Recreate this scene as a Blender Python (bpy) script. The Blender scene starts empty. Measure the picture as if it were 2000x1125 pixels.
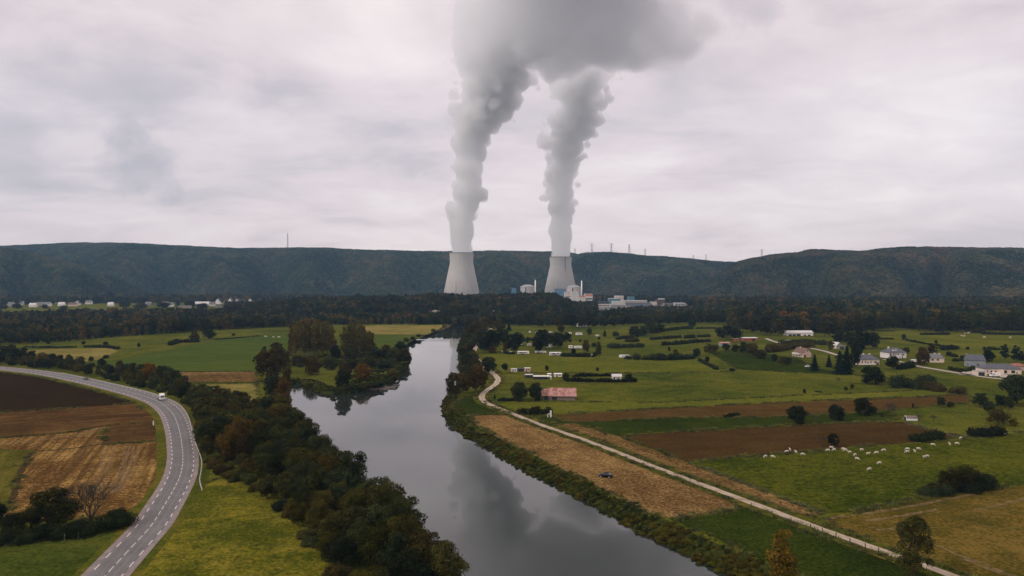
HAZE = 5.6e-5; EXPO = 0.25; DENO = True
import bpy, math, random
import numpy as np
from mathutils import Vector, Matrix, noise as mnoise
from mathutils.geometry import delaunay_2d_cdt

SC = bpy.context.scene
COL = SC.collection
R = math.radians
rng = np.random.default_rng(11)
random.seed(7)

# ------------------------------------------------------------------ camera
FPX = 1350.0            # focal length in pixels of a 2000 px wide picture
CAMH = 60.0
PITCH = math.atan((562.5 - 552.0) / FPX)     # a little below level
cam = bpy.data.cameras.new("camera")
cam.sensor_width = 36.0
cam.lens = FPX / 2000.0 * 36.0
cam.clip_start = 1.0
cam.clip_end = 40000.0
camo = bpy.data.objects.new("camera", cam)
camo.location = (0, 0, CAMH)
camo.rotation_euler = (math.pi / 2 - PITCH, 0, 0)
COL.objects.link(camo)
SC.camera = camo
CP, SP = math.cos(PITCH), math.sin(PITCH)


def ray(px, py):
    u, v = (px - 1000.0) / FPX, (562.5 - py) / FPX
    return u, CP + v * SP, v * CP - SP


def G(px, py, z=0.0):
    """ground point (at height z) seen at a pixel of the survey photo"""
    x, y, zz = ray(px, py)
    t = (z - CAMH) / zz
    return (x * t, y * t, z)


def W(px, py, dist):
    """point at a given distance along +y"""
    x, y, z = ray(px, py)
    t = dist / y
    return (x * t, dist, CAMH + z * t)


def depth(py, z=0.0):
    return G(1000, py, z)[1]


# ------------------------------------------------------------------ objects
def tag(o, label=None, cat=None, group=None, kind=None):
    if label: o["label"] = label
    if cat: o["category"] = cat
    if group: o["group"] = group
    if kind: o["kind"] = kind
    return o


def link(name, me, parent=None, loc=None, rz=None):
    o = bpy.data.objects.new(name, me)
    COL.objects.link(o)
    if parent is not None: o.parent = parent
    if loc is not None: o.location = loc
    if rz is not None: o.rotation_euler = (0, 0, rz)
    return o


def empty(name, loc=(0, 0, 0), rz=0.0):
    o = link(name, None, None, loc, rz)
    o.empty_display_size = 0.5
    return o


def mesh(name, verts, faces, mats=(), smooth=False, midx=None):
    me = bpy.data.meshes.new(name)
    me.from_pydata([tuple(v) for v in verts], [], [tuple(f) for f in faces])
    for m in mats if isinstance(mats, (list, tuple)) else [mats]:
        me.materials.append(m)
    if smooth: me.polygons.foreach_set("use_smooth", [True] * len(me.polygons))
    if midx is not None: me.polygons.foreach_set("material_index", list(midx))
    me.update()
    return me


def mesh_np(name, V, F, mat=None, smooth=False):
    """V (n,3) float, F (m,k) int with constant k"""
    V = np.asarray(V, np.float32); F = np.asarray(F, np.int32)
    me = bpy.data.meshes.new(name)
    me.vertices.add(len(V)); me.vertices.foreach_set("co", V.ravel())
    k = F.shape[1]
    me.loops.add(F.size); me.loops.foreach_set("vertex_index", F.ravel())
    me.polygons.add(len(F))
    me.polygons.foreach_set("loop_start", np.arange(0, F.size, k, dtype=np.int32))
    if smooth: me.polygons.foreach_set("use_smooth", np.ones(len(F), bool))
    if mat is not None: me.materials.append(mat)
    me.update(calc_edges=True)
    return me


class MB:
    """collects boxes, tubes and prisms into one mesh"""
    def __init__(s): s.v, s.f = [], []

    def add(s, vs, fs):
        b = len(s.v); s.v += [tuple(v) for v in vs]; s.f += [tuple(i + b for i in f) for f in fs]
        return s

    def box(s, x0, x1, y0, y1, z0, z1):
        return s.add([(x0, y0, z0), (x1, y0, z0), (x1, y1, z0), (x0, y1, z0), (x0, y0, z1), (x1, y0, z1), (x1, y1, z1), (x0, y1, z1)],
                     [(0, 3, 2, 1), (4, 5, 6, 7), (0, 1, 5, 4), (1, 2, 6, 5), (2, 3, 7, 6), (3, 0, 4, 7)])

    def tube(s, p0, p1, r0, r1=None, n=6, cap=True):
        r1 = r0 if r1 is None else r1
        p0, p1 = Vector(p0), Vector(p1)
        d = (p1 - p0)
        if d.length < 1e-6: return s
        d.normalize()
        a = d.orthogonal().normalized(); b = d.cross(a)
        vs = []
        for p, r in ((p0, r0), (p1, r1)):
            for i in range(n):
                t = 2 * math.pi * i / n
                vs.append(p + a * (r * math.cos(t)) + b * (r * math.sin(t)))
        fs = [(i, (i + 1) % n, n + (i + 1) % n, n + i) for i in range(n)]
        if cap: fs += [tuple(range(n - 1, -1, -1)), tuple(range(n, 2 * n))]
        return s.add(vs, fs)

    def prism(s, poly, axis, a, b):
        """poly: 2D outline; extruded along axis 'x' or 'y' from a to b (poly = (other, z))"""
        n = len(poly)
        if axis == 'x': vs = [(a, p, q) for p, q in poly] + [(b, p, q) for p, q in poly]
        else: vs = [(p, a, q) for p, q in poly] + [(p, b, q) for p, q in poly]
        fs = [tuple(range(n)), tuple(range(2 * n - 1, n - 1, -1))] + [(i, n + i, n + (i + 1) % n, (i + 1) % n) for i in range(n)]
        return s.add(vs, fs)

    def build(s, name, mat, parent=None, smooth=False, loc=None, rz=None):
        me = mesh(name, s.v, s.f, mat, smooth)
        import bmesh
        bm = bmesh.new(); bm.from_mesh(me)
        bmesh.ops.recalc_face_normals(bm, faces=bm.faces)
        bm.to_mesh(me); bm.free()
        return link(name, me, parent, loc, rz)


def copy_tree(o, parent=None):
    c = o.copy(); COL.objects.link(c)
    if parent is not None: c.parent = parent
    for ch in list(o.children): copy_tree(ch, c)
    return c


# ------------------------------------------------------------------ curves
def catmull(pts, step, closed=False):
    P = [np.array(p[:2], float) for p in pts]
    n = len(P); out = []
    rngi = range(n if closed else n - 1)
    for i in rngi:
        p0 = P[(i - 1) % n] if closed or i > 0 else 2 * P[0] - P[1]
        p1, p2 = P[i], P[(i + 1) % n]
        p3 = P[(i + 2) % n] if closed or i + 2 < n else 2 * P[-1] - P[-2]
        L = np.linalg.norm(p2 - p1); k = max(1, int(L / step))
        d1 = max(np.linalg.norm(p1 - p0), 1e-6) ** .5; d2 = max(L, 1e-6) ** .5; d3 = max(np.linalg.norm(p3 - p2), 1e-6) ** .5
        m1 = d2 * ((p1 - p0) / d1 - (p2 - p0) / (d1 + d2) + (p2 - p1) / d2) if True else 0
        m2 = d2 * ((p2 - p1) / d2 - (p3 - p1) / (d2 + d3) + (p3 - p2) / d3)
        for j in range(k):
            t = j / k
            out.append((2 * t**3 - 3 * t**2 + 1) * p1 + (t**3 - 2 * t**2 + t) * m1 + (-2 * t**3 + 3 * t**2) * p2 + (t**3 - t**2) * m2)
    if not closed: out.append(P[-1])
    return np.array(out)


def normals2(P):
    T = np.gradient(P, axis=0)
    T /= np.maximum(np.linalg.norm(T, axis=1, keepdims=True), 1e-9)
    return np.stack([T[:, 1], -T[:, 0]], 1)      # to the right of the travel direction


def jitter_line(P, amp, scale, seed):
    N = normals2(P)
    d = np.array([mnoise.noise(Vector((p[0] / scale, p[1] / scale, seed))) + .5 * mnoise.noise(Vector((p[0] / scale * 2.7, p[1] / scale * 2.7, seed + 9))) for p in P])
    return P + N * (d * amp)[:, None]


def strip(name, P0, P1, z0, z1, mat, kind="structure", nseg=1, parent=None, bump=0.0):
    n = len(P0); V = []; F = []
    for k in range(nseg + 1):
        t = k / nseg
        for i in range(n):
            p = P0[i] * (1 - t) + P1[i] * t
            z = z0 * (1 - t) + z1 * t
            if bump and 0 < k < nseg: z += bump * mnoise.noise(Vector((p[0] / 3, p[1] / 3, 3.3)))
            V.append((p[0], p[1], z))
    for k in range(nseg):
        for i in range(n - 1):
            a = k * n + i
            F.append((a, a + 1, a + n + 1, a + n))
    me = mesh_np(name, V, F, mat, smooth=nseg > 1)
    # make it face up
    if len(me.polygons) and me.polygons[len(me.polygons) // 2].normal.z < 0: me.flip_normals()
    o = link(name, me, parent)
    if kind: o["kind"] = kind
    return o


def pip(pt, poly):
    x, y = pt; c = False; n = len(poly); j = n - 1
    for i in range(n):
        xi, yi = poly[i][:2]; xj, yj = poly[j][:2]
        if (yi > y) != (yj > y) and x < (xj - xi) * (y - yi) / (yj - yi) + xi: c = not c
        j = i
    return c


def scatter_poly(poly, dmin, n_try, seed):
    """poisson-like points inside a world polygon"""
    r = random.Random(seed)
    xs = [p[0] for p in poly]; ys = [p[1] for p in poly]
    out = []; grid = {}
    for _ in range(n_try):
        p = (r.uniform(min(xs), max(xs)), r.uniform(min(ys), max(ys)))
        if not pip(p, poly): continue
        gx, gy = int(p[0] // dmin), int(p[1] // dmin)
        ok = True
        for i in (-1, 0, 1):
            for j in (-1, 0, 1):
                for q in grid.get((gx + i, gy + j), ()):
                    if (q[0] - p[0])**2 + (q[1] - p[1])**2 < dmin * dmin: ok = False
        if ok:
            grid.setdefault((gx, gy), []).append(p); out.append(p)
    return out


# ------------------------------------------------------------------ materials
TONE = (.72, .72, .52)      # damp autumn ground


class NT:
    def __init__(s, mat):
        s.t = mat.node_tree; s.n = s.t.nodes; s.l = s.t.links

    def node(s, typ, ins=None, **kw):
        nd = s.n.new(typ)
        for k, v in kw.items(): setattr(nd, k, v)
        for k, v in (ins or {}).items():
            if isinstance(v, bpy.types.NodeSocket): s.l.new(v, nd.inputs[k])
            else: nd.inputs[k].default_value = v
        return nd

    def math(s, op, a, b=None, c=None, clamp=False):
        nd = s.n.new("ShaderNodeMath"); nd.operation = op; nd.use_clamp = clamp
        for i, v in enumerate((a, b, c)):
            if v is None: continue
            if isinstance(v, bpy.types.NodeSocket): s.l.new(v, nd.inputs[i])
            else: nd.inputs[i].default_value = v
        return nd.outputs[0]

    def mix(s, f, a, b, blend='MIX'):
        nd = s.n.new("ShaderNodeMix"); nd.data_type = 'RGBA'; nd.blend_type = blend
        for i, v in ((0, f), (6, a), (7, b)):
            if isinstance(v, bpy.types.NodeSocket): s.l.new(v, nd.inputs[i])
            elif i and len(v) == 3: nd.inputs[i].default_value = (*v, 1)
            else: nd.inputs[i].default_value = v
        return nd.outputs[2]

    def ramp(s, f, stops, interp='LINEAR'):
        nd = s.n.new("ShaderNodeValToRGB"); cr = nd.color_ramp; cr.interpolation = interp
        while len(cr.elements) < len(stops): cr.elements.new(0.5)
        for e, (p, c) in zip(cr.elements, stops):
            e.position = p; e.color = (*c, 1) if not isinstance(c, (int, float)) else (c, c, c, 1)
        s.l.new(f, nd.inputs[0])
        return nd.outputs[0]

    def rng(s, f, a, b, c=0.0, d=1.0, smooth=False):
        nd = s.n.new("ShaderNodeMapRange"); nd.clamp = True
        if smooth: nd.interpolation_type = 'SMOOTHSTEP'
        s.l.new(f, nd.inputs[0])
        for i, v in enumerate((a, b, c, d)): nd.inputs[i + 1].default_value = v
        return nd.outputs[0]

    def pos(s, scale=(1, 1, 1), rot=0.0, obj=False):
        if obj: src = s.node("ShaderNodeTexCoord").outputs["Object"]
        else: src = s.node("ShaderNodeNewGeometry").outputs["Position"]
        r1 = s.node("ShaderNodeMapping", {0: src, "Rotation": (0, 0, rot)})
        return s.node("ShaderNodeMapping", {0: r1.outputs[0], "Scale": scale}).outputs[0]

    def noise(s, vec, scale, detail=4.0, rough=.55, dist=0.0, out=0):
        nd = s.node("ShaderNodeTexNoise", {"Vector": vec, "Scale": scale, "Detail": detail, "Roughness": rough, "Distortion": dist})
        return nd.outputs[out]


def new_mat(name):
    m = bpy.data.materials.new(name); m.use_nodes = True
    nt = NT(m); bs = m.node_tree.nodes["Principled BSDF"]
    return m, nt, bs


def plain(name, col, rough=.7, metal=0.0, var=.18, scale=1.2, spec=.3):
    m, nt, bs = new_mat(name)
    n = nt.noise(nt.pos(obj=True), scale, 5)
    c = nt.mix(nt.rng(n, .3, .7), tuple(x * (1 - var) for x in col), tuple(min(1, x * (1 + var)) for x in col))
    nt.l.new(c, bs.inputs["Base Color"])
    bs.inputs["Roughness"].default_value = rough
    bs.inputs["Metallic"].default_value = metal
    bs.inputs["Specular IOR Level"].default_value = spec
    return m


def field_mat(name, cols, big=45.0, mid=7.0, fine=.9, row=None, rowdir=0.0, rowmix=.5, rowcol=None, bump=.25, tufts=0.0, rowlen=.06, patchy=1.0, fineamp=2.2):
    """cols: dark, mid, light real colours of the field; row = spacing (m) of drill/mowing lines along rowdir"""
    m, nt, bs = new_mat(name)
    cols = [(c[0] * TONE[0], c[1] * TONE[1], c[2] * TONE[2]) for c in cols]
    if rowcol: rowcol = (rowcol[0] * TONE[0], rowcol[1] * TONE[1], rowcol[2] * TONE[2])
    p = nt.pos()
    nb = nt.noise(p, 1 / big, 5, .6, .6)
    nm = nt.noise(p, 1 / mid, 5, .65)
    nf = nt.noise(p, 1 / fine, 3, .7)
    f = nt.math('ADD', nt.math('MULTIPLY', nt.math('SUBTRACT', nb, .5), 1.5 * patchy), nt.math('ADD', nt.math('MULTIPLY', nt.math('SUBTRACT', nm, .5), 1.1), nt.math('MULTIPLY', nt.math('SUBTRACT', nf, .5), fineamp)))
    f = nt.math('ADD', f, .5)
    c = nt.ramp(f, [(0.12, cols[0]), (.5, cols[1]), (.88, cols[2])])
    h = nf
    if row:
        q = nt.pos((1 / row, rowlen / row, 1), rowdir)
        nr = nt.noise(q, 1.0, 3, .6)
        k = nt.rng(nr, .38, .62)
        rc = rowcol or tuple(x * .55 for x in cols[0])
        c = nt.mix(nt.math('MULTIPLY', k, rowmix), c, rc)
        h = nt.math('ADD', nf, nt.math('MULTIPLY', nr, 1.2))
    if tufts:
        q = nt.pos((.22, .5, 1), .15)
        v = nt.noise(q, 1.0, 4, .7)
        k = nt.rng(v, .55, .68)
        c = nt.mix(nt.math('MULTIPLY', k, tufts), c, tuple(x * .45 for x in cols[0]))
        h = nt.math('ADD', h, nt.math('MULTIPLY', v, 2.0))
    nt.l.new(c, bs.inputs["Base Color"])
    bs.inputs["Roughness"].default_value = .95
    bs.inputs["Specular IOR Level"].default_value = .0
    if bump:
        b = nt.node("ShaderNodeBump", {"Strength": bump, "Distance": .35, "Height": h})
        nt.l.new(b.outputs[0], bs.inputs["Normal"])
    return m


def leaf_mat(name, dark, light, scale=.5, objcol=True, transl=.25, seasonal=None):
    """foliage: two greens by clump, per-tree tint from the object colour and a small random shift"""
    m, nt, bs = new_mat(name)
    oi = nt.node("ShaderNodeObjectInfo")
    n1 = nt.noise(nt.pos(), scale, 4, .65)
    n2 = nt.noise(nt.pos(), scale * 5, 2, .6)
    f = nt.math('ADD', nt.math('MULTIPLY', n1, .65), nt.math('MULTIPLY', n2, .35))
    c = nt.mix(nt.rng(f, .36, .64), dark, light)
    if seasonal:
        k = nt.rng(nt.noise(nt.pos(), scale * .45, 3, .6, .5), .52, .68)
        c = nt.mix(nt.math('MULTIPLY', k, .7), c, seasonal)
    hs = nt.node("ShaderNodeHueSaturation", {"Hue": nt.rng(oi.outputs["Random"], 0, 1, .475, .515), "Saturation": nt.rng(oi.outputs["Random"], 1, 0, .8, 1.1),
                                             "Value": nt.rng(nt.math('FRACT', nt.math('MULTIPLY', oi.outputs["Random"], 7.31)), 0, 1, .65, 1.3), "Color": c})
    c = hs.outputs[0]
    if objcol: c = nt.mix(1.0, c, oi.outputs["Color"], 'MULTIPLY')
    nt.l.new(c, bs.inputs["Base Color"])
    bs.inputs["Roughness"].default_value = .75
    bs.inputs["Specular IOR Level"].default_value = .04
    if transl:
        tr = nt.node("ShaderNodeBsdfTranslucent", {"Color": c})
        mx = nt.node("ShaderNodeMixShader", {0: transl, 1: bs.outputs[0], 2: tr.outputs[0]})
        nt.l.new(mx.outputs[0], nt.n["Material Output"].inputs[0])
    return m
# ================================================================== sky, sun, air
SUN_EL, SUN_ROT = R(36), R(243)
world = bpy.data.worlds.new("World"); SC.world = world
world.use_nodes = True
wt = NT(world); wt.n.clear()
tc = wt.node("ShaderNodeTexCoord").outputs["Generated"]
dirn = wt.node("ShaderNodeVectorMath", {0: tc}, operation='NORMALIZE').outputs[0]
sx = wt.node("ShaderNodeSeparateXYZ", {0: dirn})
zc = wt.math('MAXIMUM', sx.outputs[2], 0.0)
den = wt.math('ADD', zc, .20)
cv = wt.node("ShaderNodeCombineXYZ", {0: wt.math('DIVIDE', sx.outputs[0], den), 1: wt.math('DIVIDE', sx.outputs[1], den), 2: 0.0}).outputs[0]
na = wt.noise(cv, 1.05, 8, .56, .5)
nb = wt.noise(wt.node("ShaderNodeMapping", {0: cv, "Location": (4.1, 2.2, 0), "Rotation": (0, 0, .5), "Scale": (1.3, 1.9, 1)}).outputs[0], 1.6, 7, .58, .6)
nc = wt.noise(wt.node("ShaderNodeMapping", {0: cv, "Location": (9.3, 5.0, 0), "Scale": (.5, .6, 1)}).outputs[0], 1.0, 3, .5)
cl = wt.math('ADD', wt.math('MULTIPLY', na, .5), wt.math('ADD', wt.math('MULTIPLY', nb, .3), wt.math('MULTIPLY', nc, .35)))
# a few darker cloud bodies of this sky, by direction
warp = wt.noise(dirn, 9.0, 5, .6, out=1)
wdir = wt.node("ShaderNodeVectorMath", {0: dirn, 1: wt.node("ShaderNodeVectorMath", {0: wt.node("ShaderNodeVectorMath", {0: warp, 1: (.5, .5, .5)}, operation='SUBTRACT').outputs[0], "Scale": .13}, operation='SCALE').outputs[0]}, operation='ADD').outputs[0]
def body(px, py, rad, amt, soft, prev):
    d = Vector(ray(px, py)).normalized()
    dist = wt.node("ShaderNodeVectorMath", {0: wdir, 1: tuple(d)}, operation='DISTANCE').outputs["Value"]
    return wt.math('SUBTRACT', prev, wt.rng(dist, rad, rad + soft, amt, 0.0, True))
for a in ((290, 318, .026, .10, .032), (268, 262, .012, .08, .026), (300, 345, .018, .05, .024), (10, 275, .02, .06, .03), (300, 105, .03, .05, .07), (1465, -5, .02, .09, .035), (520, 190, .01, .03, .03),
          (1060, -420, .18, .16, .15), (1500, -800, .2, .12, .15), (1690, 60, .10, -.06, .16), (420, 30, .05, -.03, .1), (760, 60, .03, -.06, .12), (1760, 150, .03, -.05, .10), (1900, 268, .015, -.05, .05), (800, 402, .03, -.04, .04)):
    cl = body(a[0], a[1], a[2], a[3], a[4], cl)
ccol = wt.ramp(cl, [(.38, (.51, .475, .50)), (.49, (.64, .575, .59)), (.56, (.775, .685, .69)), (.63, (.85, .765, .765)), (.73, (.97, .89, .865))])
# clouds thin towards the horizon into a flat pale veil
hz = wt.rng(zc, 0.0, .16, .45, 0.0)
ccol = wt.mix(hz, ccol, (.68, .605, .62))
# brighter overhead as an overcast sky is
up = wt.rng(zc, .4, 1.0, 1.0, 1.3)
ccol = wt.mix(1.0, ccol, (.995, .962, .945), 'MULTIPLY')
ccol2 = wt.node("ShaderNodeVectorMath", {0: ccol, "Scale": up}, operation='SCALE').outputs[0]
sky = wt.node("ShaderNodeTexSky", sky_type='NISHITA', sun_disc=False, sun_elevation=SUN_EL, sun_rotation=SUN_ROT)
b1 = wt.node("ShaderNodeBackground", {"Color": sky.outputs[0], "Strength": .10})
b2 = wt.node("ShaderNodeBackground", {"Color": ccol2, "Strength": 1.0})
ms = wt.node("ShaderNodeMixShader", {0: .93, 1: b1.outputs[0], 2: b2.outputs[0]})
wt.l.new(ms.outputs[0], wt.node("ShaderNodeOutputWorld").inputs[0])

sl = bpy.data.lights.new("sun", 'SUN'); sl.energy = 1.3; sl.angle = R(12); sl.color = (1, .93, .84)
so = bpy.data.objects.new("sun", sl); COL.objects.link(so)
sd = Vector((math.sin(SUN_ROT) * math.cos(SUN_EL), math.cos(SUN_ROT) * math.cos(SUN_EL), math.sin(SUN_EL)))
so.rotation_euler = sd.to_track_quat('Z', 'Y').to_euler()
so.location = (0, 0, 900)

# the air of the valley
hm = bpy.data.materials.new("valley_air"); hm.use_nodes = True
ht = NT(hm); ht.n.clear()
pv = ht.node("ShaderNodeVolumePrincipled", {"Color": (.36, .62, .95, 1), "Density": HAZE, "Anisotropy": .1})
ht.l.new(pv.outputs[0], ht.node("ShaderNodeOutputMaterial").inputs["Volume"])
hb = MB().box(-4750, 4750, -560, 4700, -9, 1250)
tag(hb.build("haze", hm), kind="stuff")

SC.view_settings.view_transform = 'Standard'; SC.view_settings.look = 'None'
SC.view_settings.gamma = 1.0; SC.view_settings.exposure = EXPO
SC.cycles.use_denoising = DENO
try: SC.cycles.denoiser = 'OPENIMAGEDENOISE'
except Exception: pass
SC.cycles.volume_bounces = 16; SC.cycles.max_bounces = 16
SC.cycles.diffuse_bounces = 3; SC.cycles.glossy_bounces = 3; SC.cycles.transmission_bounces = 4; SC.cycles.transparent_max_bounces = 24
SC.cycles.use_adaptive_sampling = True; SC.cycles.adaptive_threshold = .01
SC.cycles.sample_clamp_indirect = 8

# ================================================================== river, banks and ground
WZ = -2.4
right_px = [(960, 629), (930, 637), (914, 646), (905, 658), (898, 672), (894, 688), (895, 700), (899, 714), (903, 727), (895, 745), (880, 765), (866, 783), (863, 797), (872, 818), (904, 849),
            (946, 874), (998, 908), (1061, 939), (1124, 973), (1182, 1001), (1240, 1035), (1300, 1066), (1350, 1092), (1425, 1124), (1530, 1170), (1700, 1250)]
left_px = [(925, 626), (893, 631), (880, 637), (864, 644), (840, 653), (812, 663), (798, 672), (797, 684), (801, 698), (801, 710), (789, 724), (774, 741), (745, 757), (700, 766), (665, 770),
           (630, 769), (603, 760), (585, 751), (571, 750), (563, 760), (559, 780), (561, 800), (575, 826), (600, 850), (622, 874), (648, 905), (690, 948), (740, 993), (798, 1037), (842, 1078), (880, 1136), (905, 1250)]
RW = catmull([G(*p, WZ) for p in right_px] + [(62, 40, 0), (66, -140, 0)], 2.5)
LW = catmull([G(*p, WZ) for p in left_px] + [(-13, 40, 0), (-12, -140, 0)], 2.5)
RW = jitter_line(RW, .9, 9, 1.5); LW = jitter_line(LW, 1.0, 8, 4.5)


def offset(P, d, sm=9):
    N = normals2(P)
    k = np.ones(sm) / sm
    Np = np.stack([np.convolve(np.pad(N[:, i], sm // 2, mode='edge'), k, 'valid') for i in (0, 1)], 1)
    return P + Np * d


RT = jitter_line(offset(RW, -7.0), .8, 7, 8.5)     # top of the right bank (rightwards = -normal when walking towards the camera)
LT = jitter_line(offset(LW, 4.5), .7, 7, 2.5)
LT = LT + normals2(LT) * (np.array([2.5 * mnoise.noise(Vector((p[0] / 22, p[1] / 22, 6))) for p in LT]) * (LT[:, 1] > 640))[:, None]

M_grass = field_mat("meadow_grass", [(.038, .058, .012), (.092, .106, .018), (.165, .148, .030)], big=60, mid=9, fine=1.3, bump=.3, tufts=.35)
M_bank = field_mat("bank_soil", [(.018, .026, .009), (.036, .045, .014), (.07, .066, .022)], big=10, mid=3, fine=.6, bump=.6)

hole = [tuple(p) for p in RT] + [tuple(p) for p in LT[::-1]]


def sheet(name, poly, z, mat, hole=None, kind="structure", grid=None):
    vs = [Vector(p[:2]) for p in poly]; n = len(vs)
    ed = [(i, (i + 1) % n) for i in range(n)]
    if hole:
        m = len(hole); vs += [Vector(p[:2]) for p in hole]
        ed += [(n + i, n + (i + 1) % m) for i in range(m)]
    v, e, f, *_ = delaunay_2d_cdt(vs, ed, [], 0, 1e-4)
    pl = [p[:2] for p in poly]
    F = []
    for t in f:
        c = (sum(v[i].x for i in t) / 3, sum(v[i].y for i in t) / 3)
        if not pip(c, pl): continue
        if hole and pip(c, hole): continue
        F.append(t)
    me = mesh(name, [(p.x, p.y, z) for p in v], F, mat)
    if len(me.polygons) and me.polygons[0].normal.z < 0: me.flip_normals()
    o = link(name, me)
    if kind: o["kind"] = kind
    return o


sheet("ground", [(-4650, -500), (4650, -500), (4650, 4600), (-4650, 4600)], 0.0, M_grass, hole)
strip("river_bank", RT, RW + (RW - RT) * .25, 0.0, WZ - .9, M_bank, nseg=4, bump=.5)
kf = int(np.argmax(LT[:, 1] < 720))          # the far reach has a low gravel beach
M_gravel = field_mat("gravel_beach", [(.09, .075, .045), (.17, .135, .09), (.26, .20, .14)], big=20, mid=5, fine=1.0)
strip("river_beach", LT[:kf + 1], (LW + (LW - LT) * .25)[:kf + 1], 0.0, WZ - .9, M_gravel, nseg=4, bump=.5)
strip("river_bank", LT[kf:], (LW + (LW - LT) * .25)[kf:], 0.0, WZ - .9, M_bank, nseg=4, bump=.5)

# water
wm, wn, wb = new_mat("river_water")
wp = wn.pos((1, 1, 1), .3)
cur = wn.noise(wn.pos((.012, .02, 1)), 1, 3, .6)
amp = wn.rng(cur, .42, .66, .12, 1.0)
near = wn.node("ShaderNodeSeparateXYZ", {0: wn.node("ShaderNodeNewGeometry").outputs["Position"]}).outputs[1]
far = wn.rng(near, 200, 520, .22, 1.0)
w1 = wn.noise(wn.pos((.55, 1.1, 1), .25), 1, 4, .6)
w2 = wn.noise(wn.pos((.10, .16, 1), -.2), 1, 3, .55)
hh = wn.math('ADD', wn.math('MULTIPLY', w1, .05), wn.math('MULTIPLY', w2, .10))
bp = wn.node("ShaderNodeBump", {"Strength": wn.math('MULTIPLY', wn.math('MULTIPLY', amp, far), .34), "Distance": 1.0, "Height": hh})
wb.inputs["Base Color"].default_value = (.022, .026, .021, 1)
wb.inputs["Roughness"].default_value = .008
wb.inputs["IOR"].default_value = 1.68
wb.inputs["Specular IOR Level"].default_value = .5
wn.l.new(bp.outputs[0], wb.inputs["Normal"])
water = link("river_water", mesh("river_water", [(-420, -200, WZ), (420, -200, WZ), (420, 1200, WZ), (-420, 1200, WZ)], [(0, 1, 2, 3)], wm))
water["kind"] = "structure"

# ================================================================== fields (thin sheets on the valley floor)
_fz = [0.02]
BORDERS = []


def field(name, px, mat, jit=.8, close=2.2, world=False):
    P = [p if world else G(*p) for p in px]
    Q = []
    n = len(P)
    for i in range(n):
        a, b = np.array(P[i][:2]), np.array(P[(i + 1) % n][:2])
        k = max(1, int(np.linalg.norm(b - a) / close))
        for j in range(min(k, 160)): Q.append(a + (b - a) * j / min(k, 160))
    Q = np.array(Q)
    d = np.array([[mnoise.noise(Vector((p[0] / 5, p[1] / 5, 1.1))), mnoise.noise(Vector((p[0] / 5, p[1] / 5, 7.7)))] for p in Q])
    d2 = np.array([[mnoise.noise(Vector((p[0] / 1.3, p[1] / 1.3, 1.1))), mnoise.noise(Vector((p[0] / 1.3, p[1] / 1.3, 7.7)))] for p in Q])
    Q = Q + d * jit * 1.6 + d2 * jit
    _fz[0] += .006
    BORDERS.append(Q)
    return sheet(name, [tuple(q) for q in Q], _fz[0], mat)


def ang(a, b):
    """direction (radians) of a row running from pixel a to pixel b, on the ground"""
    p, q = G(*a), G(*b)
    return math.atan2(q[1] - p[1], q[0] - p[0])


def rowrot(a, b):
    # Mapping rotates the coordinates: make the across-row axis x
    return math.pi / 2 - ang(a, b)


tr = rowrot((1150, 862), (1470, 985))
M_stub = field_mat("stubble", [(.095, .050, .022), (.210, .124, .062), (.40, .26, .135)], big=40, mid=5, fine=.9, fineamp=2.6, row=1.7, rowdir=tr, rowmix=.42, rowcol=(.10, .06, .028), bump=.5, rowlen=.10)
M_stub2 = field_mat("stubble_beside_track", [(.07, .037, .016), (.185, .108, .052), (.36, .23, .115)], big=40, mid=5, fine=1.1, fineamp=2.8, row=2.2, rowdir=tr, rowmix=.45, rowcol=(.085, .055, .028), bump=.5, rowlen=.05)
M_plough = field_mat("ploughed_soil", [(.050, .029, .012), (.076, .044, .018), (.108, .066, .028)], big=70, mid=12, fine=1.2, row=3.0, rowdir=rowrot((1210, 855), (1740, 822)), rowmix=.3, bump=.4, patchy=.6)
M_plough2 = field_mat("harrowed_soil", [(.068, .038, .016), (.10, .059, .024), (.138, .084, .037)], big=60, mid=10, fine=1.2, row=3.0, rowdir=rowrot((1100, 815), (1890, 775)), rowmix=.25, bump=.3, patchy=.6)
M_past = field_mat("cow_pasture", [(.028, .044, .006), (.066, .080, .010), (.125, .122, .018)], big=50, mid=6, fine=1.4, bump=.5, tufts=.75)
M_ochre = field_mat("mown_ochre", [(.060, .052, .012), (.112, .082, .019), (.25, .155, .048)], big=34, mid=8, fine=.9, row=3.4, rowdir=rowrot((1750, 1040), (2000, 1085)), rowmix=.35, rowcol=(.062, .068, .015), bump=.35, patchy=1.2)
M_lush = field_mat("lush_grass", [(.016, .026, .005), (.030, .045, .008), (.054, .068, .013)], big=40, mid=8, fine=1.0, bump=.3, patchy=.7)
M_green = field_mat("field_green", [(.050, .078, .018), (.074, .104, .024), (.108, .132, .034)], big=80, mid=14, fine=1.5, row=5, rowdir=rowrot((200, 705), (500, 690)), rowmix=.12, bump=.2, patchy=.6)
M_lime = field_mat("lime_grass", [(.062, .084, .013), (.118, .128, .020), (.185, .168, .034)], big=50, mid=5, fine=1.2, bump=.4, tufts=.35)
M_straw = field_mat("straw_field", [(.15, .13, .045), (.25, .20, .075), (.37, .28, .12)], big=40, mid=9, fine=1.5, row=5, rowdir=rowrot((60, 688), (170, 700)), rowmix=.35, rowcol=(.11, .12, .035), bump=.2)
M_stubL = field_mat("left_stubble", [(.085, .042, .017), (.235, .132, .054), (.48, .30, .13)], big=26, mid=5, fine=.9, fineamp=2.8, row=2.2, rowdir=rowrot((285, 880), (235, 980)), rowmix=.8, rowcol=(.085, .045, .02), bump=.6, rowlen=.035, patchy=1.2)
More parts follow.
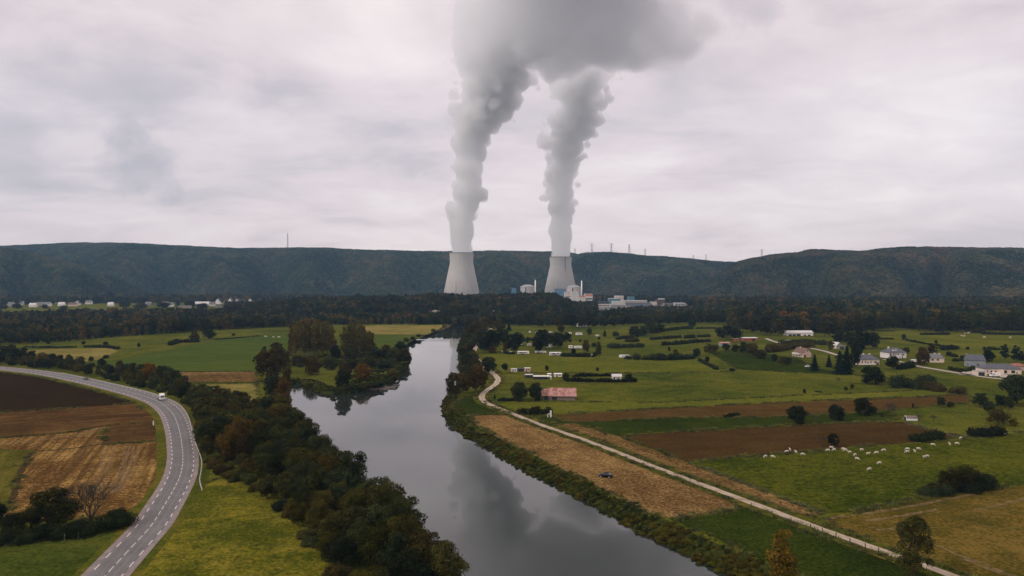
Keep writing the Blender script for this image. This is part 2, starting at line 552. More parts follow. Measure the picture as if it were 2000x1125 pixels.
M_stubM = field_mat("half_turned_stubble", [(.062, .032, .015), (.11, .060, .028), (.19, .105, .046)], big=30, mid=6, fine=.8, row=3.0, rowdir=rowrot((0, 840), (280, 820)), rowmix=.5, rowcol=(.045, .024, .013), bump=.5, rowlen=.05, patchy=1.2)
M_dark = field_mat("dark_ploughed", [(.021, .0125, .0075), (.033, .020, .011), (.052, .031, .017)], big=50, mid=8, fine=1.0, row=2.5, rowdir=rowrot((0, 790), (250, 780)), rowmix=.3, bump=.5, patchy=.7)
M_crop = field_mat("green_crop", [(.07, .068, .014), (.125, .112, .024), (.185, .15, .04)], big=20, mid=4, fine=.8, row=1.6, rowdir=rowrot((60, 885), (20, 980)), rowmix=.3, bump=.6)
M_mead = field_mat("roadside_meadow", [(.062, .076, .010), (.150, .140, .018), (.25, .20, .036)], big=18, mid=4.5, fine=.9, bump=.5, tufts=.5, patchy=1.3)
M_greenL = field_mat("near_green", [(.036, .054, .010), (.062, .082, .015), (.105, .112, .024)], big=25, mid=5, fine=.9, bump=.4, tufts=.4)
M_verge = field_mat("verge_grass", [(.05, .074, .012), (.10, .105, .018), (.20, .14, .04)], big=20, mid=3, fine=.6, bump=.4)

# right of the river
field("meadow", [(965, 792), (1000, 784), (1300, 786), (1600, 771), (1800, 762), (1885, 770), (1560, 784), (1300, 797), (1080, 808), (1003, 806)], M_lime)
field("meadow", [(935, 692), (1000, 691), (1360, 700), (1428, 727), (1200, 728), (980, 729), (950, 712)], M_lime)
field("meadow", [(1385, 688), (1440, 683), (1560, 700), (1600, 720), (1700, 735), (1560, 728), (1440, 722)], M_lush)
field("meadow", [(1700, 645), (1800, 641), (1900, 651), (2250, 652), (2250, 690), (1980, 689), (1740, 668)], M_lime)
field("harrowed_field", [(1078, 811), (1300, 797), (1560, 785), (1780, 777), (1893, 771), (1900, 786), (1700, 804), (1500, 816), (1300, 817), (1105, 826)], M_plough2)
field("meadow", [(1045, 812), (1075, 812), (1110, 826), (1300, 817), (1540, 814), (1740, 803), (1752, 821), (1700, 822), (1500, 832), (1300, 843), (1205, 851), (1125, 827), (1070, 827)], M_lush)
field("ploughed_field", [(1207, 852), (1300, 845), (1500, 834), (1700, 824), (1762, 825), (1870, 852), (1840, 861), (1700, 870), (1550, 883), (1345, 901)], M_plough)
field("cow_pasture", [(1343, 903), (1550, 885), (1700, 872), (1850, 862), (1990, 845), (2300, 838), (2300, 925), (1920, 952), (1780, 975), (1690, 997), (1612, 1003)], M_past)
field("mown_field", [(1605, 1010), (1690, 999), (1780, 977), (1920, 955), (2300, 925), (2500, 1000), (2500, 1220), (2050, 1220), (1880, 1122), (1745, 1072), (1625, 1028)], M_ochre)
field("stubble_field", [(912, 813), (965, 808), (1003, 812), (1045, 832), (1145, 868), (1300, 927), (1440, 984), (1432, 996), (1310, 1013), (1272, 1006), (1180, 957), (1060, 897), (980, 857), (930, 829)], M_stub)
field("stubble_field", [(1078, 829), (1122, 828), (1210, 854), (1343, 905), (1470, 951), (1604, 1002), (1575, 1012), (1480, 978), (1312, 918), (1160, 856)], M_stub2)
field("meadow", [(1318, 1017), (1435, 998), (1465, 992), (1590, 1042), (1740, 1092), (1880, 1150), (1800, 1180), (1640, 1160), (1510, 1104), (1400, 1055)], M_lush)
field("meadow", [(884, 794), (912, 774), (942, 772), (950, 792), (1000, 810), (918, 811), (926, 828), (958, 848), (940, 848), (910, 826), (892, 808)], M_lush, jit=.3)
sheet_yard = field("plant_yard", [(1010, 585), (1150, 607), (1250, 606), (1345, 600), (1345, 589), (1130, 586)], plain("yard_gravel", (.11, .105, .10), .95, var=.3, scale=.02), jit=2)
# left of the river
field("dark_ploughed_field", [(-400, 716), (-160, 717), (0, 727), (80, 738), (160, 757), (228, 776), (262, 788), (170, 795), (0, 806), (-400, 830)], M_dark)
field("half_turned_field", [(-400, 830), (0, 806), (170, 795), (262, 788), (290, 806), (300, 822), (208, 832), (120, 846), (0, 855), (-400, 885)], M_stubM)
field("half_turned_field", [(205, 833), (300, 823), (305, 842), (304, 862), (200, 868)], M_stubM)
field("stubble_field", [(-400, 885), (0, 856), (120, 847), (204, 834), (199, 868), (304, 863), (306, 900), (300, 945), (275, 985), (220, 1015), (0, 1015), (-400, 1040)], M_stubL)
field("crop_field", [(-400, 905), (0, 879), (62, 878), (40, 925), (22, 975), (30, 1000), (-400, 1020)], M_crop)
field("meadow", [(396, 955), (425, 935), (470, 935), (560, 985), (640, 1070), (690, 1180), (230, 1180), (282, 1110), (345, 1030), (380, 975)], M_mead)
field("meadow", [(-400, 1110), (0, 1070), (130, 1046), (232, 1032), (205, 1075), (165, 1112), (100, 1180), (-400, 1250)], M_greenL)
field("meadow", [(195, 708), (300, 690), (450, 661), (565, 652), (566, 690), (500, 726), (350, 726), (230, 722)], M_green)
field("meadow", [(60, 670), (250, 662), (420, 652), (560, 647), (455, 660), (300, 688), (205, 706), (215, 681), (45, 683)], M_grass)
field("straw_field", [(48, 684), (215, 680), (230, 686), (195, 702), (130, 712), (80, 706)], M_straw)
field("stubble_field", [(345, 727), (498, 726), (507, 747), (355, 747)], M_stub2)
field("stubble_field", [(370, 752), (500, 750), (509, 797), (470, 800)], M_straw)
field("meadow", [(660, 656), (738, 654), (830, 656), (800, 668), (790, 676), (770, 690), (660, 690)], M_green)
field("straw_field", [(700, 636), (871, 635), (856, 644), (833, 654), (735, 653), (660, 654)], M_straw)
field("meadow", [(-300, 604), (0, 601), (130, 597), (262, 594), (262, 600), (232, 604), (100, 611), (-300, 622)], M_lime)

# ================================================================== road and track
ma, an, ab = new_mat("asphalt")
p = an.pos()
n1 = an.noise(p, .12, 5, .6); n2 = an.noise(p, 2.5, 3, .7)
c = an.ramp(an.math('ADD', an.math('MULTIPLY', n1, .7), an.math('MULTIPLY', n2, .3)), [(.3, (.105, .098, .095)), (.7, (.165, .154, .149))])
an.l.new(c, ab.inputs["Base Color"]); ab.inputs["Roughness"].default_value = .85
M_should = plain("pink_shoulder", (.205, .166, .156), .9, var=.25, scale=.4)
M_white = plain("road_paint", (.62, .58, .55), .6, var=.1, scale=3)
mt, tn, tb = new_mat("pale_track")
n1 = tn.noise(tn.pos(), .3, 5, .65)
c = tn.ramp(n1, [(.3, (.30, .225, .165)), (.7, (.44, .345, .265))]); tn.l.new(c, tb.inputs["Base Color"]); tb.inputs["Roughness"].default_value = .95

road_px = [(-420, 692), (-220, 702), (-120, 709), (0, 720), (80, 728.5), (160, 743.5), (240, 763), (285, 776), (312, 787), (335, 806), (346, 828), (352, 850), (355.5, 874), (357, 900), (352, 930), (340, 956),
           (320, 990), (294, 1030), (256, 1072), (212, 1120), (150, 1190), (60, 1290)]
RC = catmull([G(*p) for p in road_px], 1.5)
RN = normals2(RC)
hw = 4.9 + 1.6 * np.clip((RC[:, 1] - 240) / 180, 0, 1)
strip("road", RC + RN * hw[:, None] * .72, RC - RN * hw[:, None] * .72, .30, .30, ma)
for s in (1, -1):
    strip("road_shoulder", RC + RN * (hw * .725 * s)[:, None], RC + RN * (hw * s)[:, None], .292, .292, M_should)
    strip("road_verge", RC + RN * (hw * s)[:, None], RC + RN * ((hw + 3.4) * s)[:, None], .28, .03, M_verge, nseg=2)


def dashes(off, dash, gap, w, z, vs, fs):
    s = np.concatenate([[0], np.cumsum(np.linalg.norm(np.diff(RC, axis=0), axis=1))])
    t = 0.0
    while t + dash < s[-1]:
        seg = []
        for u in np.linspace(t, t + dash, 3):
            c = np.array([np.interp(u, s, RC[:, 0]), np.interp(u, s, RC[:, 1])]); n = np.array([np.interp(u, s, RN[:, 0]), np.interp(u, s, RN[:, 1])])
            h = np.interp(u, s, hw)
            seg.append((c + n * (off * h - w / 2), c + n * (off * h + w / 2)))
        b = len(vs)
        for a, d in seg: vs.append((*a, z)); vs.append((*d, z))
        fs += [(b, b + 1, b + 3, b + 2), (b + 2, b + 3, b + 5, b + 4)]
        t += dash + gap


vs, fs = [], []
dashes(0, 3.0, 1.5, .18, .309, vs, fs)
for s in (.68, -.68): dashes(s, 2.9, 3.4, .22, .309, vs, fs)
mk = mesh("road_markings", vs, fs, M_white)
if mk.polygons[0].normal.z < 0: mk.flip_normals()
tag(link("road_markings", mk), kind="structure")

track_px = [(960, 640), (948, 655), (938, 668), (930, 678), (926, 688), (929, 697), (936, 706), (946, 716), (958, 726), (968, 734), (972.5, 741), (968, 751), (955, 760), (943, 770), (941, 777), (949, 787), (985, 802), (1050, 828), (1150, 863), (1300, 921),
            (1470, 984), (1600, 1033), (1740, 1083), (1860, 1126), (2000, 1182)]
TC = catmull([G(*p) for p in track_px], 1.5); TN = normals2(TC)
tw = 1.3 + .5 * np.clip((TC[:, 1] - 250) / 200, 0, 1)
M_trackgrass = plain("track_grass", (.24, .20, .11), .95, var=.4, scale=.5)
strip("track_verge", TC + TN * (tw + 3.0)[:, None], TC - TN * (tw + 3.0)[:, None], .17, .17, M_verge)
strip("track", jitter_line(TC + TN * tw[:, None], .25, 3, 1), jitter_line(TC - TN * tw[:, None], .25, 3, 2), .176, .176, mt)
strip("track_grass_strip", jitter_line(TC + TN * (.11 * tw)[:, None], .3, 3, 1), jitter_line(TC - TN * (.11 * tw)[:, None], .3, 3, 2), .182, .182, M_trackgrass)

M_lane = plain("lane_gravel", (.36, .30, .25), .9, var=.15, scale=.3)
def lane(px, w, z=.19):
    P = catmull([G(*p) for p in px], 3); N = normals2(P)
    strip("lane", P + N * w / 2, P - N * w / 2, z, z, M_lane)
lane([(1782, 714), (1830, 722), (1890, 732), (1940, 739), (1972, 742), (2100, 748)], 4.5)
lane([(1725, 702), (1755, 706), (1790, 715)], 4)
lane([(1582, 680), (1610, 686), (1640, 695), (1660, 699)], 4)
lane([(1496, 661), (1508, 666), (1522, 670)], 4)
lane([(1888, 733), (1905, 726), (1935, 726), (1972, 738)], 9)

# ================================================================== hills
def hillside(name, ridge, y_base, y_ridge, a0, a1, mat, nx, ny, seed, back=250, gully=.5, zoff=-9, spur=420):
    xs = [p[0] for p in ridge]; ys = [p[1] for p in ridge]
    V = np.zeros((ny + 1, nx + 1, 3))
    for i in range(nx + 1):
        px = a0 + (a1 - a0) * i / nx
        az = (px - 1000) / FPX
        yb = y_base(px) if callable(y_base) else y_base
        yr = y_ridge(px) if callable(y_ridge) else y_ridge
        ry = float(np.interp(px, xs, ys))
        yb = yb + spur * mnoise.fractal(Vector((px / 95., seed * 2, 1.0)), 1.0, 2.0, 2)
        zr = W(px, ry, yr)[2] + zoff
        for j in range(ny + 1):
            t = j / ny * 1.22
            d = yb + (yr - yb) * min(t, 1) + max(0, t - 1) / .22 * back
            g = mnoise.fractal(Vector((px / 95., t * .9, seed)), 1.0, 2.0, 3)
            e = min(1.75, max(.62, 1.05 + gully * g))
            s = min(t, 1.0)
            z = zr * (math.sin(s * math.pi / 2) ** e if s < 1 else 1.0)
            if t > 1: z = zr - ((t - 1) / .22) ** 2 * 45
            z += 3.0 * mnoise.noise(Vector((px / 22., d / 90., seed + 3))) * s
            V[j, i] = (az * d, d, max(z, -1.5))
    idx = np.arange((nx + 1) * (ny + 1)).reshape(ny + 1, nx + 1)
    F = np.stack([idx[:-1, :-1], idx[:-1, 1:], idx[1:, 1:], idx[1:, :-1]], -1).reshape(-1, 4)
    o = link(name, mesh_np(name, V.reshape(-1, 3), F, mat, True))
    o["kind"] = "structure"
    return o, V


def surf_points(V, dens, seed, jmax=None):
    """random points on a grid surface, so many per square metre"""
    r = np.random.default_rng(seed)
    A, B, C, D = V[:-1, :-1], V[:-1, 1:], V[1:, 1:], V[1:, :-1]
    area = np.linalg.norm(np.cross(C - A, D - B), axis=-1) / 2
    n = r.poisson(area * dens)
    n = np.minimum(n, 400)
    jj, ii = np.nonzero(n)
    rep = n[jj, ii]
    jj, ii = np.repeat(jj, rep), np.repeat(ii, rep)
    u, v = r.random((2, len(jj), 1))
    return (A[jj, ii] * (1 - u) * (1 - v) + B[jj, ii] * u * (1 - v) + C[jj, ii] * u * v + D[jj, ii] * (1 - u) * v)


M_hill = plain("forest_floor", (.022, .03, .014), 1.0, var=.4, scale=.02)
back_ridge = [(-500, 486), (-200, 483), (0, 480), (80, 476), (150, 473.5), (260, 474.5), (370, 480), (460, 485), (520, 484), (560, 483), (640, 484), (700, 487), (830, 490.5), (880, 491), (960, 490), (1075, 490.5), (1119, 492),
              (1125, 498), (1135, 494), (1160, 492), (1200, 492.5), (1230, 495), (1260, 499), (1300, 500), (1350, 505), (1390, 509), (1430, 511), (1480, 513), (1560, 520), (1700, 530)]
left_ridge = [(-700, 476), (-300, 480), (-60, 482), (0, 484), (40, 488), (80, 496), (120, 507), (160, 517), (200, 531), (240, 547), (270, 559), (300, 572)]
right_ridge = [(1310, 585), (1335, 572), (1370, 553), (1400, 536), (1425, 518), (1440, 510), (1470, 503), (1500, 497.5), (1530, 494), (1560, 492), (1572, 488), (1585, 486), (1610, 487), (1660, 489), (1680, 491), (1720, 486), (1760, 484),
               (1800, 481.5), (1850, 482), (1920, 483.5), (2000, 484), (2200, 486), (2700, 490)]
H1, HV1 = hillside("hill", back_ridge, 2960, 3750, -420, 1700, M_hill, 260, 34, 3.3, gully=1.0)
H2, HV2 = hillside("hill", left_ridge, lambda p: 2250 + .9 * max(0, p), 2820, -650, 300, M_hill, 130, 26, 8.1, gully=.7)
H3, HV3 = hillside("hill", right_ridge, lambda p: 2350 - .75 * (p - 1310) if p < 2000 else 1830, lambda p: 2900 - .35 * (p - 1310), 1310, 2650, M_hill, 200, 34, 5.7, gully=.9)
for o in (H1, H2, H3): o["label"] = "forested hillside across the valley"

# wooded knoll in front of the towers
kn_px = [(470, 592), (540, 589), (600, 582), (700, 579), (800, 578.5), (860, 575), (900, 576), (960, 575.5), (1000, 574), (1040, 573), (1062, 571), (1085, 575), (1105, 583), (1122, 592), (1138, 606), (1150, 612)]
def knoll_h(x, y):
    px = 1000 + x / y * FPX
    if px < 440 or px > 1165: return 0.0
    top = float(np.interp(px, [k[0] for k in kn_px], [k[1] for k in kn_px]))
    peak = max(0.0, CAMH + (552 - top) * 1480 / FPX - 13)
    w = min(1, (px - 440) / 90) * min(1, (1165 - px) / 30)
    t = (y - 1480) / (330 if y < 1480 else 260)
    return peak * max(0.0, 1 - t * t) ** .9 * max(0, w)
nx, ny = 120, 40
KV = np.zeros((ny + 1, nx + 1, 3))
for j in range(ny + 1):
    y = 1130 + 620 * j / ny
    for i in range(nx + 1):
        x = (430 + 740 * i / nx - 1000) / FPX * y
        h = knoll_h(x, y)
        KV[j, i] = (x, y, h + (.6 * mnoise.noise(Vector((x / 30, y / 30, 0))) if h > 1 else 0) - (.25 if h < .3 else 0))
idx = np.arange((nx + 1) * (ny + 1)).reshape(ny + 1, nx + 1)
tag(link("knoll_terrain", mesh_np("knoll_terrain", KV.reshape(-1, 3), np.stack([idx[:-1, :-1], idx[:-1, 1:], idx[1:, 1:], idx[1:, :-1]], -1).reshape(-1, 4), M_hill, True)), kind="structure")

# straw litter and wheel tracks lying on the fields, plus a painted shade strip
ml, ln_, lb_ = new_mat("straw_litter")
c = ln_.ramp(ln_.noise(ln_.pos(), .9, 4, .7), [(.3, (.17, .10, .04)), (.7, (.32, .205, .09))]); ln_.l.new(c, lb_.inputs["Base Color"]); lb_.inputs["Roughness"].default_value = .95
tr_ = ln_.node("ShaderNodeBsdfTransparent")
mx_ = ln_.node("ShaderNodeMixShader", {0: ln_.rng(ln_.noise(ln_.pos(), .55, 5, .7), .40, .58, 0, .5), 1: tr_.outputs[0], 2: lb_.outputs[0]})
ln_.l.new(mx_.outputs[0], ln_.n["Material Output"].inputs[0])
M_mark_or_shade = plain("wheel_mark_or_shade", (.05, .034, .015), .95, var=.4, scale=.4, spec=0)  # soil colour of wheel tracks, also used for the painted crop-edge shade
_lz = [.17]
def litter(px, w, mat=ml, name="straw_swath"):
    P = catmull([G(*p) for p in px], 1.2) if len(px) > 2 else np.array([np.array(G(*px[0])[:2]) * (1 - t) + np.array(G(*px[1])[:2]) * t for t in np.linspace(0, 1, 40)])
    N = normals2(P); _lz[0] += .0012
    o = strip(name, jitter_line(P + N * w / 2, w * .35, 3, 1.3), jitter_line(P - N * w / 2, w * .35, 3, 5.1), _lz[0], _lz[0], mat)
for dx in (0, 7, 15, 24, -26, -40): litter([(247 + dx, 872), (245 + dx, 882), (239 + dx, 905), (228 + dx * .9, 940), (212 + dx * .8, 964)], .9)
litter([(-40, 872), (60, 862), (140, 852), (206, 834)], 2.0)
litter([(-40, 858), (100, 848), (205, 832)], .8, M_mark_or_shade, "wheel_track_or_shade"); litter([(66, 882), (130, 878), (200, 868), (262, 864)], 1.4, M_mark_or_shade, "wheel_track_or_shade")
litter([(60, 885), (40, 925), (24, 978)], 1.6, M_mark_or_shade, "wheel_track_or_shade")  # dark strip painted for the shade along the standing crop's edge
for a in ([(1612, 1014), (1660, 1008), (1720, 1000), (1800, 986), (1900, 966)], [(1690, 1018), (1740, 1012), (1830, 996)], [(1710, 1036), (1735, 1036), (1760, 1028)], [(1830, 1066), (1870, 1085), (1920, 1102), (1960, 1118)], [(1900, 1000), (1960, 985), (2040, 965)], [(1880, 1092), (1930, 1112), (1990, 1130)]): litter(a, 1.3)
litter([(1430, 978), (1465, 975), (1492, 971)], 1.6); litter([(1310, 1011), (1380, 1003), (1437, 990)], 1.5); litter([(920, 822), (975, 855), (1060, 897), (1180, 956), (1275, 1004)], 1.1)
litter([(1210, 853), (1345, 902)], .8, M_mark_or_shade, "wheel_track_or_shade"); litter([(1768, 827), (1800, 836), (1845, 848), (1872, 854)], 1.2)
litter([(1620, 780), (1760, 777), (1893, 770)], .9, M_mark_or_shade, "wheel_track_or_shade"); litter([(985, 750), (1100, 749), (1300, 748)], .8, M_mark_or_shade, "wheel_track_or_shade"); litter([(1010, 726), (1120, 727), (1420, 728)], 1.0)

# worn wheel paths, tar seams and a repair patch on the road
def ghost(name, col, lo, hi, amt, scale):
    m, n, b = new_mat(name); b.inputs["Base Color"].default_value = (*col, 1); b.inputs["Roughness"].default_value = .8
    t_ = n.node("ShaderNodeBsdfTransparent"); q = n.node("ShaderNodeMixShader", {0: n.rng(n.noise(n.pos(), scale, 4, .65), lo, hi, 0, amt), 1: t_.outputs[0], 2: b.outputs[0]})
    n.l.new(q.outputs[0], n.n["Material Output"].inputs[0]); return m
M_wear = ghost("tyre_wear", (.07, .066, .064), .35, .7, .22, .25); M_tar = ghost("tar_seam", (.018, .018, .018), .42, .5, .95, .12)
for u in (-.5, -.2, .18, .48): strip("road_wear", RC + RN * (hw * u - .45)[:, None], RC + RN * (hw * u + .45)[:, None], .3035, .3035, M_wear)
for u, w in ((.03, .07), (-.66, .06), (.35, .04)): strip("road_seam", jitter_line(RC + RN * (hw * u - w)[:, None], .05, 4, 2), jitter_line(RC + RN * (hw * u + w)[:, None], .05, 4, 2), .306, .306, M_tar)
# ================================================================== steam
# each plume: a closed hull along a leaning axis, filled with a density that falls off from the axis and is torn by turbulence
def hull_mesh(name, spheres, voxel, mat):
    import bmesh
    bm = bmesh.new()
    for (c, r) in spheres: bmesh.ops.create_icosphere(bm, subdivisions=2, radius=r, matrix=Matrix.Translation(c))
    me = bpy.data.meshes.new(name); bm.to_mesh(me); bm.free()
    o = bpy.data.objects.new(name, me); COL.objects.link(o)
    m = o.modifiers.new("r", 'REMESH'); m.mode = 'VOXEL'; m.voxel_size = voxel
    dg = bpy.context.evaluated_depsgraph_get()
    me2 = bpy.data.meshes.new_from_object(o.evaluated_get(dg))
    o.modifiers.clear(); o.data = me2; me2.name = name
    me2.materials.clear(); me2.materials.append(mat)
    return o


D1, D2 = 2550.0, 2790.0
def pd(base, py): return base - max(0, 490 - py) * .35


def fcurve(t, z, pts, lo, hi):
    """piecewise-linear curve of the height"""
    nd = t.n.new("ShaderNodeFloatCurve"); cu = nd.mapping.curves[0]
    vs = [p[1] for p in pts]; a, b = min(vs), max(vs)
    P = [((p[0] - lo) / (hi - lo), (p[1] - a) / max(b - a, 1e-6)) for p in pts]
    while len(cu.points) < len(P): cu.points.new(.5, .5)
    for q, p in zip(cu.points, P): q.location = p; q.handle_type = 'AUTO_CLAMPED'
    nd.mapping.use_clip = True; nd.mapping.update()
    t.l.new(t.rng(z, lo, hi), nd.inputs["Value"])
    return t.math('MULTIPLY_ADD', nd.outputs[0], b - a, a)


def turbulence(t, pos, scale, fine=4):
    n1 = t.noise(pos, 1 / scale, fine, .58, .4)
    v = t.node("ShaderNodeTexVoronoi", {"Vector": pos, "Scale": 1.9 / scale}, feature='F1')
    return n1, t.math('SUBTRACT', .55, v.outputs["Distance"])


def finish(m, t, dens, col, rate, ani=.2):
    v = t.node("ShaderNodeVolumePrincipled", {"Color": (*col, 1), "Density": dens, "Anisotropy": ani})
    t.l.new(v.outputs[0], t.node("ShaderNodeOutputMaterial").inputs["Volume"])
    m.cycles.volume_step_rate = rate
    return m


def plume(name, path, base, dens, label, top_fade=None):
    pts = [(W(x, y, pd(base, y)), w * pd(base, y) / FPX) for x, y, w in path]
    lo, hi = pts[0][0][2], pts[-1][0][2]
    m = bpy.data.materials.new(name); m.use_nodes = True; t = NT(m); t.n.clear()
    pos = t.node("ShaderNodeNewGeometry").outputs["Position"]
    z = t.node("ShaderNodeSeparateXYZ", {0: pos})
    zz = z.outputs[2]
    wob = t.noise(pos, 1 / 130, 2, .5, out=1)
    wv = t.node("ShaderNodeSeparateXYZ", {0: t.node("ShaderNodeVectorMath", {0: wob, 1: (.5, .5, .5)}, operation='SUBTRACT').outputs[0]})
    k = t.rng(zz, lo + 40, lo + 260, 0, 1)
    cx = fcurve(t, zz, [(p[2], p[0]) for p, r in pts], lo, hi); cy = fcurve(t, zz, [(p[2], p[1]) for p, r in pts], lo, hi); rr_ = fcurve(t, zz, [(p[2], r) for p, r in pts], lo, hi)
    dx = t.math('ADD', t.math('SUBTRACT', z.outputs[0], cx), t.math('MULTIPLY', t.math('MULTIPLY', wv.outputs[0], k), 55))
    dy = t.math('ADD', t.math('SUBTRACT', z.outputs[1], cy), t.math('MULTIPLY', t.math('MULTIPLY', wv.outputs[1], k), 55))
    d = t.math('DIVIDE', t.math('SQRT', t.math('ADD', t.math('MULTIPLY', dx, dx), t.math('MULTIPLY', dy, dy))), rr_)
    n1, v1 = turbulence(t, pos, 105)
    amp = t.rng(zz, lo + 25, lo + 240, .22, .95)
    f = t.math('SUBTRACT', 1.0, d)
    f = t.math('ADD', f, t.math('MULTIPLY', amp, t.math('ADD', t.math('MULTIPLY', t.math('SUBTRACT', n1, .5), 1.5), t.math('MULTIPLY', v1, 1.0))))
    g = t.rng(f, .05, .26, 0, 1, True)
    if top_fade: g = t.math('MULTIPLY', g, t.rng(zz, hi - top_fade, hi, 1, 0))
    finish(m, t, t.math('MULTIPLY', g, dens), (.999, .999, 1.0), .30, .66)
    S = []
    for (p, r), (q, s) in zip(pts[:-1], pts[1:]):
        p, q = Vector(p), Vector(q); n = max(2, int((q - p).length / (r * .35)))
        for i in range(n):
            u = i / n; c = p.lerp(q, u); rad = r + (s - r) * u
            kk = min(1, max(0, (c.z - lo - 40) / 220))
            S.append((c, rad * (1.04 + .42 * kk)))
    o = hull_mesh(name, S, 7.0, m)
    return tag(o, label, "steam plume", kind="thing")


p1 = [(901.5, 525, 17), (901.5, 505, 20), (901.5, 494, 22.5), (902, 470, 23), (903, 450, 25), (905, 425, 29), (910, 400, 31), (911, 375, 31), (911, 350, 30), (916, 325, 34), (915, 300, 36), (921, 278, 38), (928, 255, 46), (940, 232, 55), (950, 210, 62),
      (955, 188, 62), (968, 160, 66), (978, 130, 76), (985, 95, 86)]
p2 = [(1094.5, 532, 15), (1094.5, 515, 18), (1094.5, 502, 20.5), (1094.5, 480, 21), (1094, 455, 22), (1094, 430, 24), (1093, 405, 27), (1093, 380, 31), (1091, 355, 32), (1095, 332, 31), (1101, 308, 36), (1103, 285, 41), (1112, 262, 47), (1122, 240, 49), (1131, 215, 49),
      (1137, 190, 52), (1142, 165, 55), (1146, 138, 60), (1150, 100, 64)]
plume("steam_plume", p1, D1, .088, "white steam plume rising from the nearer cooling tower on the west", 120)
plume("steam_plume", p2, D2, .088, "white steam plume rising from the cooling tower beside the reactor buildings", 120)

# where both plumes merge: a broad drifting cloud, a union of soft ellipsoids
E = [(945, 40, 60, 54), (958, 100, 58, 50), (1010, 60, 105, 75), (1090, 85, 95, 66), (1110, 20, 120, 80), (1195, 80, 95, 58), (1215, 20, 120, 80), (1275, 72, 85, 58), (1330, 72, 70, 56), (1050, -90, 150, 110), (1200, -110, 170, 120), (1150, -260, 190, 140), (1270, -260, 150, 130)]
m = bpy.data.materials.new("steam_cloud"); m.use_nodes = True; t = NT(m); t.n.clear()
pos = t.node("ShaderNodeNewGeometry").outputs["Position"]
fmax = None; S = []
for x, y, wx, wz in E:
    d = 2330 - .5 * max(0, 100 - y); c = W(x, y, d); s = d / FPX; ry = (wx + wz) * .5 * s
    v = t.node("ShaderNodeVectorMath", {0: pos, 1: c}, operation='SUBTRACT').outputs[0]
    v = t.node("ShaderNodeVectorMath", {0: v, 1: (1 / (wx * s), 1 / ry, 1 / (wz * s))}, operation='MULTIPLY').outputs[0]
    f = t.math('SUBTRACT', 1.0, t.node("ShaderNodeVectorMath", {0: v}, operation='LENGTH').outputs["Value"])
    f = t.math('MULTIPLY', f, min(wx, wz) / 70.0)
    fmax = f if fmax is None else t.math('SMOOTH_MAX', fmax, f, .25)
    S.append((c, wx * s, ry, wz * s))
n1, v1 = turbulence(t, pos, 185, 6)
px_ = t.node("ShaderNodeSeparateXYZ", {0: pos}).outputs[0]
soft = t.rng(px_, 100, 600, .12, .42)          # the lee end frays out
f = t.math('ADD', fmax, t.math('MULTIPLY', .66, t.math('ADD', t.math('MULTIPLY', t.math('SUBTRACT', n1, .5), 1.7), t.math('MULTIPLY', v1, .9))))
nd = t.n.new("ShaderNodeMapRange"); nd.interpolation_type = 'SMOOTHSTEP'; t.l.new(f, nd.inputs[0]); nd.inputs[1].default_value = -.02; t.l.new(soft, nd.inputs[2])
finish(m, t, t.math('MULTIPLY', nd.outputs[0], .030), (.998, .998, 1.0), .32, .70)
import bmesh
bm = bmesh.new()
for c, a, b, d in S: bmesh.ops.create_icosphere(bm, subdivisions=3, radius=1.5, matrix=Matrix.Translation(c) @ Matrix.Diagonal((a, b, d, 1)))
me = bpy.data.meshes.new("steam_cloud"); bm.to_mesh(me); bm.free()
o = bpy.data.objects.new("steam_cloud", me); COL.objects.link(o); md = o.modifiers.new("r", 'REMESH'); md.mode = 'VOXEL'; md.voxel_size = 16
me2 = bpy.data.meshes.new_from_object(o.evaluated_get(bpy.context.evaluated_depsgraph_get())); o.modifiers.clear(); o.data = me2; me2.materials.clear(); me2.materials.append(m)
tag(o, "broad grey cloud of steam where both tower plumes merge", "steam cloud", kind="thing")
# ================================================================== vegetation
M_leaf = leaf_mat("foliage", (.012, .017, .005), (.080, .075, .017), scale=.45)
M_needle = leaf_mat("needles", (.010, .018, .009), (.026, .038, .016), scale=.6, transl=.1)
M_bark = plain("bark", (.085, .068, .05), .9, var=.35, scale=2)
M_far = leaf_mat("far_foliage", (.010, .015, .006), (.042, .046, .017), scale=.02, objcol=True, transl=0.0, seasonal=(.075, .052, .021))


def leaf_cards(r, P, N, size):
    """one slightly folded quad per leaf clump"""
    n = len(P)
    N = N / np.maximum(np.linalg.norm(N, axis=1, keepdims=True), 1e-6)
    a = r.normal(size=(n, 3)); T = np.cross(N, a); T /= np.maximum(np.linalg.norm(T, axis=1, keepdims=True), 1e-6)
    B = np.cross(N, T)
    s = size * r.uniform(.6, 1.25, (n, 1)); q = r.uniform(.5, .95, (n, 1))
    fold = r.uniform(-.3, .3, (n, 1)) * s
    v0 = P - T * s * .5; v1 = P + B * s * q * .5 + N * fold; v2 = P + T * s * .55; v3 = P - B * s * q * .5 + N * fold * .5
    V = np.stack([v0, v1, v2, v3], 1).reshape(-1, 3)
    F = np.arange(4 * n).reshape(n, 4)
    return V, F


